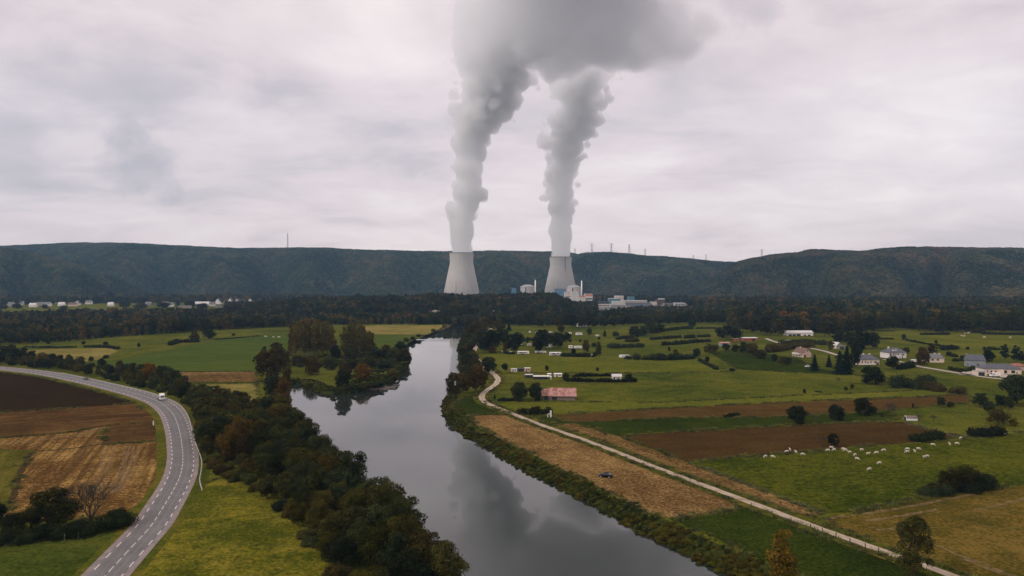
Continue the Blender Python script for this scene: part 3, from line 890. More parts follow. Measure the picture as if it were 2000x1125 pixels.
def blob_crown(seed, blobs, n, size, spread=.5, lowcut=.0):
    r = np.random.default_rng(seed)
    C = np.array([b[0] for b in blobs]); Rr = np.array([b[1] for b in blobs])
    w = Rr ** 2; w /= w.sum()
    k = r.choice(len(blobs), n * 2, p=w)
    d = r.normal(size=(n * 2, 3)); d[:, 2] = d[:, 2] * .9 + .18
    d /= np.linalg.norm(d, axis=1, keepdims=True)
    rad = Rr[k][:, None] * (1 - np.abs(r.normal(0, .16, (n * 2, 1))) + r.uniform(0, .2, (n * 2, 1)) + .35 * (r.random((n * 2, 1)) < .08))
    P = C[k] + d * rad * np.array([1, 1, .92])
    # drop what lies deep inside other clumps
    keep = P[:, 2] > lowcut
    for c, q in zip(C, Rr): keep &= ~((np.linalg.norm(P - c, axis=1) < q * .66))
    P, d = P[keep][:n], d[keep][:n]
    N = d + r.normal(0, spread, d.shape)
    V, F = leaf_cards(r, P, N, size)
    return V, F


def core_mesh(blobs, f=.62, seed=0):
    import bmesh
    bm = bmesh.new(); r = random.Random(seed)
    for c, q in blobs:
        g = bmesh.ops.create_icosphere(bm, subdivisions=1, radius=q * f, matrix=Matrix.Translation(c))
        for v in g["verts"]: v.co += Vector((r.uniform(-1, 1), r.uniform(-1, 1), r.uniform(-1, 1))) * q * .12
    V = np.array([v.co[:] for v in bm.verts]); F = np.array([[v.index for v in f.verts] for f in bm.faces]) if False else None
    bm.verts.index_update()
    F = np.array([[v.index for v in fc.verts] for fc in bm.faces]); bm.free()
    return V, F


def crown_blobs(kind, seed):
    r = random.Random(seed); out = []
    if kind == 'broad':
        lx, ly = r.uniform(.8, 1.2), r.uniform(.8, 1.2)
        for i in range(34):
            a = r.uniform(0, 6.283); z = r.uniform(1.7, 9.2); m = math.sin(max(.05, min(1, (z - .4) / 9.6)) * math.pi) ** .6
            d = r.uniform(.25, 1) ** .5 * 3.5 * m
            out.append((Vector((math.cos(a) * d * lx, math.sin(a) * d * ly, z + r.uniform(-.4, .5))), r.uniform(.6, 1.45)))
        out += [(Vector((.3, 0, 4.6)), 2.1), (Vector((-.2, .2, 6.6)), 1.5)]
    elif kind == 'round':
        for i in range(36):
            a = r.uniform(0, 6.283); z = r.uniform(1.0, 8.9); m = math.sin(max(.05, min(1, (z + .9) / 10.8)) * math.pi) ** .6
            d = r.uniform(.6, 1) * 3.9 * m
            out.append((Vector((math.cos(a) * d, math.sin(a) * d, z)), r.uniform(.7, 1.4)))
        out += [(Vector((0, 0, 4.2)), 3.2), (Vector((0, 0, 6.4)), 2.6)]
    elif kind == 'tall':
        for i in range(16):
            z = 1.6 + 7.7 * i / 15; m = (.55 + .45 * math.sin(min(1, z / 8.5) * math.pi))
            a = r.uniform(0, 6.283); d = r.uniform(.1, .9) * m
            out.append((Vector((math.cos(a) * d, math.sin(a) * d, z)), r.uniform(.6, .95) * (m + .2)))
    elif kind == 'loose':
        for i in range(38):
            a = r.uniform(0, 6.283); z = r.uniform(1.8, 9.3); m = math.sin(max(.08, min(1, (z - .4) / 9.5)) * math.pi) ** .5
            d = r.uniform(.15, 1) ** .7 * 3.1 * m
            out.append((Vector((math.cos(a) * d, math.sin(a) * d, z)), r.uniform(.6, 1.1)))
    elif kind == 'shrub':
        for i in range(8):
            a = r.uniform(0, 6.283); d = r.uniform(.2, 1.7)
            out.append((Vector((math.cos(a) * d, math.sin(a) * d, r.uniform(.5, 2.1) * (1.15 - d * .3))), r.uniform(.65, 1.05)))
        out.append((Vector((0, 0, 1.3)), 1.3))
    elif kind == 'pine':          # a pine with layered dark plates
        for i in range(13):
            z = 3.0 + 6.4 * i / 12; a = r.uniform(0, 6.283); d = r.uniform(.2, 1.0) * 1.5 * (1.15 - i / 16)
            out.append((Vector((math.cos(a) * d, math.sin(a) * d, z)), r.uniform(.7, 1.05) * (1.2 - i / 20)))
    return out


PW = dict(broad=9.0, round=10.0, tall=3.6, loose=8.0, shrub=5.0, conifer=4.6, pine=4.4, bare=8.0)
PH = dict(broad=10.0, round=10.0, tall=10.0, loose=10.0, shrub=3.1, conifer=10.0, pine=10.0, bare=10.0)
CROWN, TRUNK = {}, {}


def conifer_cards(seed, n, size):
    r = np.random.default_rng(seed)
    t = r.random(n) ** .75; z = 10 - 9.4 * t
    tier = .82 + .30 * np.sin(z * 4.2 + seed)
    a = r.uniform(0, 6.283, n); rad = (.12 + 2.25 * t) * tier * r.uniform(.72, 1.03, n)
    P = np.stack([np.cos(a) * rad, np.sin(a) * rad, z - .25 * rad], 1)
    N = np.stack([np.cos(a), np.sin(a), np.full(n, .9)], 1) + r.normal(0, .35, (n, 3))
    return leaf_cards(r, P, N, size)


def cone_core(f=.7):
    m = MB(); m.tube((0, 0, .6), (0, 0, 9.4), 2.1 * f, .1, 9); return m


def get_crown(kind, var, lod):
    k = (kind, var, lod)
    if k in CROWN: return CROWN[k]
    seed = 100 * var + 7 + len(kind)
    n, sz = {0: (5200, .40), 1: (1900, .68), 2: (560, 1.25)}[lod]
    if kind == 'conifer':
        V, F = conifer_cards(seed, int(n * .8), sz * .9); mat = M_needle
        c = cone_core(.68); CV = np.array(c.v); CF = [f for f in c.f]
        me = mesh("crown", [tuple(v) for v in np.concatenate([V, CV])], [tuple(f) for f in F] + [tuple(i + len(V) for i in f) for f in CF], mat)
    else:
        sc = {'tall': .55, 'shrub': .5, 'loose': 1.7, 'pine': .6, 'round': 1.2}.get(kind, 1.0)
        bl = crown_blobs(kind, seed)
        V, F = blob_crown(seed, bl, int(n * sc), sz * (.75 if kind in ('shrub', 'tall', 'pine', 'loose') else 1.0), spread=.55)
        mat = M_needle if kind == 'pine' else M_leaf
        big = [b for b in bl if b[1] > (.9 if kind in ('shrub', 'tall', 'pine') else 1.3)] if kind != 'loose' else []
        CV, CF = core_mesh(big, .55, seed) if big else (np.zeros((0, 3)), np.zeros((0, 3), int))
        me = mesh("crown", [tuple(v) for v in np.concatenate([V, CV])], [tuple(f) for f in F] + [tuple(int(i) + len(V) for i in f) for f in CF], mat)
    CROWN[k] = me
    return me


def get_trunk(kind, var):
    k = (kind, var)
    if k in TRUNK: return TRUNK[k]
    r = random.Random(var * 31 + len(kind)); m = MB()
    H = PH[kind]
    if kind in ('conifer', 'pine', 'tall'):
        m.tube((0, 0, -.3), (.05, .02, H * .9), .22 if kind != 'tall' else .2, .04, 7)
    elif kind == 'shrub':
        for i in range(4):
            a = i * 1.6 + r.random(); m.tube((0, 0, -.2), (math.cos(a) * .9, math.sin(a) * .9, 1.5), .07, .03, 5)
    else:
        m.tube((0, 0, -.3), (.1, .05, 3.4), .30, .20, 8)
        m.tube((.1, .05, 3.4), (0, .1, 7.6), .20, .05, 6)
        for i in range(6):
            a = i * 1.05 + r.uniform(-.3, .3); z = 2.4 + i * .55
            e = (math.cos(a) * r.uniform(1.8, 3), math.sin(a) * r.uniform(1.8, 3), z + r.uniform(1.4, 2.6))
            m.tube((.08, .05, z), e, .11, .03, 5)
    me = mesh("trunk", m.v, m.f, M_bark); TRUNK[k] = me
    return me


def branch_tree(seed, H=10.0):
    """bare branching limbs and twigs"""
    r = random.Random(seed); limbs, twigs = MB(), MB()
    def grow(p, d, L, rad, lev):
        q = p + d * L
        (limbs if lev < 3 else twigs).tube(p, q, rad, rad * .62, 5 if lev < 2 else 3, cap=False)
        if lev >= 6: return
        for i in range(3 if lev < 5 else 2):
            ax = Vector((r.uniform(-1, 1), r.uniform(-1, 1), r.uniform(-.2, .5))).normalized()
            nd = (d + ax * r.uniform(.45, .85) + Vector((0, 0, .12))).normalized()
            grow(q if i else p.lerp(q, .8), nd, L * r.uniform(.62, .84), rad * .62, lev + 1)
    for i in range(5):
        a = i * 1.3 + r.uniform(-.3, .3)
        grow(Vector((0, 0, 1.2)), Vector((math.cos(a) * .55, math.sin(a) * .55, 1)).normalized(), 2.6, .16, 1)
    limbs.tube((0, 0, -.3), (0, 0, 1.5), .32, .24, 7)
    return limbs, twigs


TINT = dict(dark=(.55, .72, .75), green=(.85, 1.0, .8), olive=(1.3, 1.22, .78), brown=(1.3, 1.0, .72), gold=(3.3, 1.9, .6), rust=(2.4, 1.15, .6), grey=(1.3, 1.15, 1.15), black=(.36, .52, .55), lime=(1.7, 1.7, .75))
NAME = dict(broad='broadleaf_tree', round='broadleaf_tree', tall='poplar_tree', loose='broadleaf_tree', shrub='shrub', conifer='conifer_tree', pine='pine_tree', bare='bare_tree')
CATN = dict(broad='tree', round='tree', tall='poplar', loose='tree', shrub='shrub', conifer='conifer', pine='pine', bare='tree')
_trng = random.Random(99)


def plant(loc, h, w, kind, tint='green', label=None, group=None, lod=None, var=None, name=None, rz=None):
    dist = math.hypot(loc[0], loc[1])
    if lod is None: lod = 0 if dist < 270 else (1 if dist < 620 else 2)
    var = _trng.randrange(3) if var is None else var
    nm = NAME[kind]
    if nm == 'broadleaf_tree':
        t_ = TINT[tint] if isinstance(tint, str) else tint
        nm = 'autumn_tree' if t_[0] > t_[1] * 1.25 else ('bushy_tree' if kind == 'round' or tint in ('black', 'dark') else nm)
    root = empty(name or nm, loc, _trng.uniform(0, 6.28) if rz is None else rz)
    tag(root, label, CATN[kind], group)
    sx, sz = w / PW[kind], h / PH[kind]
    t = TINT[tint] if isinstance(tint, str) else tint
    j = _trng.uniform(.85, 1.15)
    c = link("crown", get_crown(kind, var, lod), root); c.scale = (sx, sx, sz); c.color = (t[0] * j, t[1] * j, t[2] * j, 1)
    k = link("trunk", get_trunk(kind, 0), root); k.scale = (min(sx, sz * 1.3),) * 2 + (sz,)
    return root


def at(px, py, hpx, wpx, kind, tint, label, group=None, **kw):
    p = G(px, py); s = p[1] / FPX
    return plant((p[0], p[1], 0), hpx * s, wpx * s, kind, tint, label, group, **kw)


def hedge(px, h, w, label, tint='dark', step=.5, name="hedge", seed=1, wild=.7):
    """one trimmed or overgrown hedge, a single growing thing"""
    P = catmull([G(*p) for p in px], step) if len(px) > 2 else np.array([np.array(G(*px[0])[:2]) + (np.array(G(*px[1])[:2]) - np.array(G(*px[0])[:2])) * t for t in np.linspace(0, 1, max(4, int(np.hypot(*(np.array(G(*px[1])[:2]) - np.array(G(*px[0])[:2]))) / step)))])
    c0 = P.mean(0); r = random.Random(seed); bl = []
    for p in P[::max(1, int(w * .45 / step))]:
        gap = mnoise.noise(Vector((p[0] / (3 * w), p[1] / (3 * w), seed)))
        if gap < -.42 and wild > .3: continue
        hh = h * (1 - wild * r.random() ** 2) * (1 + .9 * gap if wild > .3 else 1)
        q = Vector((p[0] - c0[0] + r.uniform(-.3, .3) * w, p[1] - c0[1] + r.uniform(-.3, .3) * w, hh * .5))
        bl.append((q, max(.35, w * .5 * r.uniform(.75, 1.1))))
        bl.append((q + Vector((0, 0, hh * .5 - w * .25)), max(.3, w * .42 * r.uniform(.7, 1.1))))
    dist = math.hypot(*c0); sz = .35 if dist < 280 else (.7 if dist < 600 else 1.2)
    area = sum(4 * 3.14 * b[1] ** 2 for b in bl)
    V, F = blob_crown(seed, bl, int(min(5000, max(120, area / (sz * sz) * .9))), sz, .5, .02)
    CV, CF = core_mesh(bl, .66, seed)
    me = mesh("hedge", [tuple(v) for v in np.concatenate([V, CV])], [tuple(f) for f in F] + [tuple(int(i) + len(V) for i in f) for f in CF], M_leaf)
    o = link(name, me, None, (c0[0], c0[1], 0)); t = TINT[tint]; o.color = (*t, 1)
    return tag(o, label, "hedge" if name == "hedge" else name)


# ---------------------------------------------------------------- masses as points for geometry nodes
def scatter(name, pts, scl, idx, protos, kind="stuff", label=None):
    n = len(pts)
    me = bpy.data.meshes.new(name); me.vertices.add(n); me.vertices.foreach_set("co", np.asarray(pts, np.float32).ravel())
    a = me.attributes.new("scl", 'FLOAT_VECTOR', 'POINT'); a.data.foreach_set("vector", np.asarray(scl, np.float32).ravel())
    a = me.attributes.new("rot", 'FLOAT', 'POINT'); a.data.foreach_set("value", np.random.default_rng(n).uniform(0, 6.28, n).astype(np.float32))
    a = me.attributes.new("idx", 'INT', 'POINT'); a.data.foreach_set("value", np.asarray(idx, np.int32))
    col = bpy.data.collections.new(name + "_kinds")
    for i, p in enumerate(protos): col.objects.link(p)
    ng = bpy.data.node_groups.new(name, 'GeometryNodeTree')
    ng.interface.new_socket("Geometry", in_out='INPUT', socket_type='NodeSocketGeometry')
    ng.interface.new_socket("Geometry", in_out='OUTPUT', socket_type='NodeSocketGeometry')
    N = ng.nodes; L = ng.links
    gi, go = N.new("NodeGroupInput"), N.new("NodeGroupOutput")
    iop = N.new("GeometryNodeInstanceOnPoints"); ci = N.new("GeometryNodeCollectionInfo")
    ci.inputs["Collection"].default_value = col; ci.inputs["Separate Children"].default_value = True; ci.inputs["Reset Children"].default_value = True
    iop.inputs["Pick Instance"].default_value = True
    def at_(nm, t):
        nd = N.new("GeometryNodeInputNamedAttribute"); nd.data_type = t; nd.inputs["Name"].default_value = nm
        return nd.outputs["Attribute"]
    L.new(gi.outputs[0], iop.inputs["Points"]); L.new(ci.outputs[0], iop.inputs["Instance"])
    L.new(at_("idx", 'INT'), iop.inputs["Instance Index"]); L.new(at_("scl", 'FLOAT_VECTOR'), iop.inputs["Scale"])
    cx = N.new("ShaderNodeCombineXYZ"); L.new(at_("rot", 'FLOAT'), cx.inputs[2]); L.new(cx.outputs[0], iop.inputs["Rotation"])
    L.new(iop.outputs[0], go.inputs[0])
    o = link(name, me)
    m = o.modifiers.new("scatter", 'NODES'); m.node_group = ng
    o["kind"] = kind
    if label: o["label"] = label
    return o


def proto(name, me, color):
    # instanced copies carry no colour of their own: the kind's tint goes into its own material
    me = me.copy(); m = me.materials[0].copy(); me.materials[0] = m
    for n in m.node_tree.nodes:
        if n.type == 'MIX' and n.blend_type == 'MULTIPLY':
            for l in list(n.inputs[7].links): m.node_tree.links.remove(l)
            n.inputs[7].default_value = (*color, 1)
    return bpy.data.objects.new(name, me)


def far_crown(seed, h=10, w=7, conif=False):
    """small lumpy far crown, about 200 faces"""
    import bmesh
    bm = bmesh.new(); r = random.Random(seed)
    bmesh.ops.create_icosphere(bm, subdivisions=2, radius=1)
    for v in bm.verts:
        n = mnoise.noise(v.co * 1.9 + Vector((seed, 0, 0))) * .5 + mnoise.noise(v.co * 4.1 + Vector((0, seed, 0))) * .3
        k = 1 + n
        t = (v.co.z + 1) / 2
        s = (1.25 - t) if conif else 1.0
        v.co = Vector((v.co.x * w / 2 * k * s, v.co.y * w / 2 * k * s, (t ** (1 if conif else .85)) * h * (.88 + .25 * n)))
    me = bpy.data.meshes.new("far_crown"); bm.to_mesh(me); bm.free()
    me.materials.append(M_far)
    return me


def far_leafy(seed, n=150, size=1.7, kind='broad'):
    r = np.random.default_rng(seed)
    bl = crown_blobs(kind, seed)
    V, F = blob_crown(seed, bl, n, size, .5)
    CV, CF = core_mesh([b for b in bl if b[1] > (1.3 if kind != 'tall' else .8)], .72, seed)
    return mesh("far_leafy", [tuple(v) for v in np.concatenate([V, CV])], [tuple(f) for f in F] + [tuple(int(i) + len(V) for i in f) for f in CF], M_far)


FC = [far_crown(i * 3.7 + 1, 10, 9) for i in range(3)]
FCc = far_crown(17.3, 13, 6, True)
FLf = [far_leafy(41, 170, 1.6), far_leafy(57, 170, 1.6), far_leafy(68, 150, 1.2, 'tall')]
C_HILL = [(.85, 1.08, 1.15), (1.45, 1.6, 1.45), (.6, .88, 1.0), (1.55, 1.4, 1.4), (.4, .62, .75)]

rr = np.random.default_rng(5)


def hill_scatter(name, V, seed, dens, hscale, cols, label):
    P = surf_points(V, dens, seed)
    P = P[P[:, 2] > 1.0]
    n = len(P); r = np.random.default_rng(seed)
    az = P[:, 0] / P[:, 1]
    # stands: conifers and autumn tints in patches
    pn = np.array([mnoise.noise(Vector((p[0] / 260, p[1] / 260, seed))) for p in P])
    idx = r.integers(0, 3, n)
    p2 = np.array([mnoise.noise(Vector((p[0] / 85, p[1] / 85, seed + 5))) for p in P])
    idx = np.where(p2 > .12, 0, np.where(p2 < -.12, 2, 1))
    idx = np.where(r.random(n) < .3, r.integers(0, 3, n), idx)
    idx = np.where((pn > .2) & (r.random(n) < .8), 4, np.where((pn < -.15) & (r.random(n) < .6), 3, idx))
    s = r.uniform(.75, 1.3, (n, 1)) * hscale
    scl = np.concatenate([s * r.uniform(.9, 1.15, (n, 1)), s * r.uniform(.9, 1.15, (n, 1)), s], 1)
    pr = [proto(f"far_tree_kind_{i}", m, c) for i, (m, c) in enumerate(zip([FC[0], FC[1], FC[2], FC[0], FCc], cols))]
    P[:, 2] -= 2.5
    scatter(name, P, scl, idx, pr, label=label)


hill_scatter("hill_forest", HV1, 3, 1 / 58, 1.0, C_HILL, "dark forest covering the long ridge behind the towers")
hill_scatter("hill_forest", HV2, 4, 1 / 52, .95, C_HILL, "dark forest on the spur at the western end of the ridge")
hill_scatter("hill_forest", HV3, 6, 1 / 46, .95, [(1.1, 1.1, 1.15), (1.5, 1.4, 1.3), (.75, .9, 1.0), (1.75, 1.35, 1.3), (.45, .62, .75)], "brownish forest on the nearer rounded hill")


def forest(name, poly_px, dmin, h0, h1, seed, cols, label, zfun=None, conif=.15, tries=60000, autumn=.18, wr=.8, world=None):
    poly = world or [G(*p)[:2] for p in poly_px]
    Q = scatter_poly(poly, dmin, tries, seed); n = len(Q)
    r = np.random.default_rng(seed)
    P = np.array([(q[0], q[1], (zfun(*q) if zfun else 0) - .4) for q in Q])
    pn = np.array([mnoise.noise(Vector((q[0] / 70, q[1] / 70, seed))) for q in Q])
    idx = r.integers(0, 3, n)
    p3 = np.array([mnoise.noise(Vector((q[0] / 28, q[1] / 28, seed + 3))) for q in Q])
    idx = np.where(p3 > .15, 0, idx)
    idx = np.where((pn > .12) & (r.random(n) < conif * 3), 4, np.where((p3 < -.12) & (r.random(n) < autumn * 3.2), 3, idx))
    h = (h0 + (h1 - h0) * r.random((n, 1)) * (1 + .35 * pn[:, None]) + 3.5 * (r.random((n, 1)) < .06)) / 10
    scl = np.concatenate([h * wr * r.uniform(.85, 1.15, (n, 1)), h * wr * r.uniform(.85, 1.15, (n, 1)), h], 1)
    pr = [proto(f"wood_tree_kind_{i}", m, c) for i, (m, c) in enumerate(zip([FLf[0], FLf[1], FLf[2] if False else FLf[0], FLf[1], FCc], cols))]
    scatter(name, P, scl, idx, pr, label=label)


C_WOOD = [(.6, .76, .62), (1.25, 1.25, .8), (1.9, 1.65, .95), (3.0, 1.95, .9), (.32, .44, .4)]
C_DARK = [(.52, .68, .56), (1.05, 1.1, .75), (1.55, 1.35, .8), (2.4, 1.55, .8), (.26, .4, .36)]
kn_poly = [((440 + 725 * i / 20 - 1000) / FPX * 1165, 1165) for i in range(21)] + [((1165 - 725 * i / 20 - 1000) / FPX * 1745, 1745) for i in range(21)]
forest("knoll_forest", None, 6.0, 10, 15, 31, C_DARK, "dark wood covering the low knoll in front of the cooling towers", zfun=knoll_h, world=kn_poly, tries=90000, conif=.2)
forest("valley_forest", [(-250, 692), (0, 673), (130, 667), (230, 658), (330, 651), (420, 645), (500, 640), (560, 639), (700, 634), (870, 633), (900, 628), (890, 622), (560, 611), (400, 612), (235, 612), (100, 616), (-250, 626)], 5.6, 7, 12, 32, C_WOOD,
       "brown and green wood between the meadows and the village", tries=60000, autumn=.3)
forest("valley_forest", [(905, 634), (960, 632), (1010, 635), (1130, 636), (1200, 634), (1290, 631), (1425, 629), (1425, 619), (1150, 620), (905, 622)], 5.5, 8, 14, 33, C_DARK, "dark wood behind the caravan meadow, below the power plant", tries=30000)
forest("valley_forest", [(1425, 640), (1500, 648), (1590, 652), (1680, 646), (1740, 640), (1850, 646), (2000, 646), (2300, 648), (2300, 606), (1600, 606), (1425, 612)], 7.0, 17, 25, 34, C_DARK, "tall dark wood closing off the eastern pastures", tries=50000, autumn=.25)
forest("valley_forest", [(1345, 603), (1600, 604), (2000, 603), (2400, 603), (2400, 597), (1360, 597)], 8.0, 18, 26, 35, C_DARK, "dark line of trees at the foot of the rounded hill", tries=30000)
forest("valley_forest", [(-300, 598), (0, 596), (150, 593), (300, 592), (520, 590), (640, 590), (640, 583), (0, 584), (-300, 585)], 8.0, 12, 20, 36, C_WOOD, "trees behind the village at the foot of the ridge", tries=26000, autumn=.35)
forest("valley_forest", [(1090, 588), (1360, 594), (1360, 589), (1090, 584)], 8.5, 12, 20, 37, C_DARK, "trees between the plant yard and the long ridge", tries=20000)
forest("valley_forest", [(815, 634), (985, 634), (985, 621), (815, 621)], 5.5, 8, 12, 38, C_WOOD, "trees by the river bend below the pale wall", tries=8000)
forest("valley_forest", [(1190, 612), (1430, 611), (1430, 604), (1300, 603), (1245, 604), (1200, 608)], 5.5, 5, 9, 39, C_WOOD, "low trees along the plant fence", tries=14000)
# ================================================================== trees one can tell apart
def xy(p): return (p[0], p[1], 0)
# --- wooded slope between the road and the river
LTi = offset(LT, 1.2)
river_side = [tuple(p) for p in LTi if 135 < p[1] < 335][::4]            # far to near
river_side = sorted(river_side, key=lambda p: -p[1])
band = [G(*p)[:2] for p in [(398, 868), (402, 905), (415, 930), (455, 940), (490, 952), (560, 1005), (612, 1078), (680, 1175), (700, 1230)]] + river_side[::-1] + [G(*p)[:2] for p in [(545, 806), (500, 806), (450, 796), (405, 790), (378, 795), (390, 825)]]
pts = scatter_poly(band, 4.7, 9000, 77)
pts.sort(key=lambda p: -p[1])
rb = random.Random(5)
LB = dict(dark=("tall dark green tree crowding the river slope beside the bend of the road", "dark trees on the river slope"),
          green=("mid green tree with a full crown on the river slope below the road", "green trees on the river slope"),
          olive=("olive green tree with a loose crown on the river slope below the road", "olive trees on the river slope"),
          brown=("brown autumn tree on the river slope below the road", "brown trees on the river slope"))
meadow_edge = [G(*p)[:2] for p in [(402, 905), (455, 940), (490, 952), (560, 1005), (612, 1078), (680, 1175)]]
def seg_dist(p, L):
    best = 1e9
    for a, b in zip(L[:-1], L[1:]):
        a, b, q = np.array(a), np.array(b), np.array(p); t = np.clip(np.dot(q - a, b - a) / np.dot(b - a, b - a), 0, 1)
        best = min(best, float(np.linalg.norm(q - a - (b - a) * t)))
    return best
for p in pts:
    em = seg_dist(p, meadow_edge)
    n = mnoise.noise(Vector((p[0] / 18, p[1] / 18, 2)))
    if em < 3.5:
        if rb.random() < .75:
            plant(xy(p), rb.uniform(2.2, 4.4), rb.uniform(4.5, 7), 'shrub', rb.choice(['dark', 'green', 'olive', 'brown']), "low leafy shrub along the edge of the yellow-green roadside meadow", "shrubs edging the roadside meadow")
            continue
    far = min(1, max(0, (p[1] - 180) / 130))
    h = rb.uniform(8.0, 12.5) * (1 - .22 * far) * (.72 if em < 8 else 1) + n * 1.5
    t = rb.choices(['dark', 'green', 'olive', 'brown'], [3.2, 3.4, 3.6, 1.2 + 1.2 * (n > .15)])[0]
    k = rb.choices(['broad', 'round'], [3, 1])[0]
    plant(xy(p), h, h * rb.uniform(.8, 1.12), k, t, *LB[t])
at(463, 905, 92, 78, 'broad', (1.9, 1.15, .55), "large rusty-olive tree standing out beside the guard rail at the road bend")
at(596, 868, 44, 30, 'loose', (1.0, 1.1, .8), "thin tree with feathery branches leaning over the water above the small cliff")
at(872, 1150, 95, 84, 'broad', 'olive', "large tree overhanging the river at the bottom edge of the picture")
# cliff under it
m = MB()
q = G(634, 880, WZ); rr_ = random.Random(4)
for i in range(9):
    x0, y0 = q[0] - 4 + i * .35 + rr_.uniform(-.5, .5), q[1] - 6 + i * 1.5
    m.box(x0 - 1.6, x0 + rr_.uniform(.6, 1.3), y0 - 1.1, y0 + 1.1, WZ - 1, WZ + rr_.uniform(3.0, 5.2))
import bmesh
o = m.build("rock_outcrop", plain("grey_rock", (.15, .13, .11), .95, var=.5, scale=.9)); bmx = bmesh.new(); bmx.from_mesh(o.data)
bmesh.ops.subdivide_edges(bmx, edges=bmx.edges, cuts=2, use_grid_fill=True)
for v in bmx.verts: v.co += Vector((mnoise.noise(v.co * .7), mnoise.noise(v.co * .7 + Vector((7, 0, 0))), mnoise.noise(v.co * .9 + Vector((0, 5, 0))))) * .55
bmx.to_mesh(o.data); bmx.free()
tag(o, "small grey rock cliff above the water below the wooded slope", "rock")

# --- growth along the far side of the road
hb_ = [G(*p)[:2] for p in [(-250, 705), (-60, 711), (20, 714), (95, 721), (170, 733), (250, 750), (310, 765), (352, 781), (382, 800), (400, 790), (450, 797), (505, 806), (490, 800), (470, 797), (375, 760), (350, 742), (300, 733), (240, 722), (180, 714), (110, 706), (60, 703), (-250, 693)]]
pts = scatter_poly(hb_, 5.6, 9000, 78)
for p in pts:
    n = mnoise.noise(Vector((p[0] / 25, p[1] / 25, 5)))
    t = rb.choices(['dark', 'green', 'olive', 'brown'], [3, 2.5, 2, 2.2])[0]
    if rb.random() < .42:
        plant(xy(p), rb.uniform(2.6, 4.6), rb.uniform(5, 8), 'shrub', t, "shrub in the overgrown strip along the far side of the road", "shrubs beyond the road")
    else:
        h = rb.uniform(4.8, 8.4) + n * 2
        plant(xy(p), h, h * rb.uniform(.8, 1.15), 'broad' if rb.random() < .6 else 'round', t, "tree in the overgrown strip between the road and the green field", "trees beyond the road")
at(292, 742, 34, 34, 'round', (4.2, 2.0, .55), "bright orange autumn tree beyond the white truck on the road")
at(318, 744, 32, 30, 'broad', 'dark', "dark tree just east of the bright orange tree beyond the road")
at(82, 716, 26, 30, 'round', (2.6, 1.7, .6), "yellowish tree above the far end of the road")
for x, y, h, w, t in [(12, 708, 34, 44, 'dark'), (36, 710, 30, 38, 'dark'), (-20, 706, 38, 48, 'green'), (52, 711, 16, 24, 'olive'), (-52, 702, 36, 50, 'dark')]:
    at(x, y, h, w, 'broad', t, "big dark tree in the clump at the far western end of the road", "clump at the western end of the road")
# --- western meadows
for x, y, h, w, t, l in [(178, 705, 9, 12, 'dark', "small round bush alone beside the straw field"), (207, 700, 7, 14, 'dark', "flat low bush east of the straw field"), (271, 678, 9, 7, 'dark', "tiny upright bush alone in the western meadow"),
                         (340, 674, 8, 9, 'dark', "small bush in front of the hedge in the western meadow"), (163, 673, 7, 9, 'dark', "tiny dark bush west of the meadow ditch"), (206, 674, 7, 12, 'dark', "tiny dark bush above the meadow ditch"),
                         (94, 672, 8, 10, 'dark', "tiny dark bush at the foot of the brown wood"), (456, 656, 5, 9, 'dark', "tiny dark bush in the pale meadow before the poplars")]:
    at(x, y, h, w, 'round', t, l)
at(380, 668, 22, 22, 'round', 'brown', "rounded brown tree at the edge of the western meadow")
at(408, 662, 20, 30, 'broad', 'black', "dark block of a tree beside the rounded brown tree")
hedge([(330, 675), (352, 669), (372, 669), (392, 668)], 3, 5, "low scrub hedge below the rounded brown tree")
hedge([(168, 679), (200, 679), (230, 682)], 1.8, 3.5, "long low hedge in the western meadow above the straw field", seed=4)
hedge([(50, 679), (100, 680), (152, 679)], 1.3, 2.5, "low ditch hedge below the brown wood", seed=5)
hedge([(420, 664), (460, 661), (505, 657)], .8, 1.6, "thin hedge line crossing the pale meadow towards the poplars", seed=6)
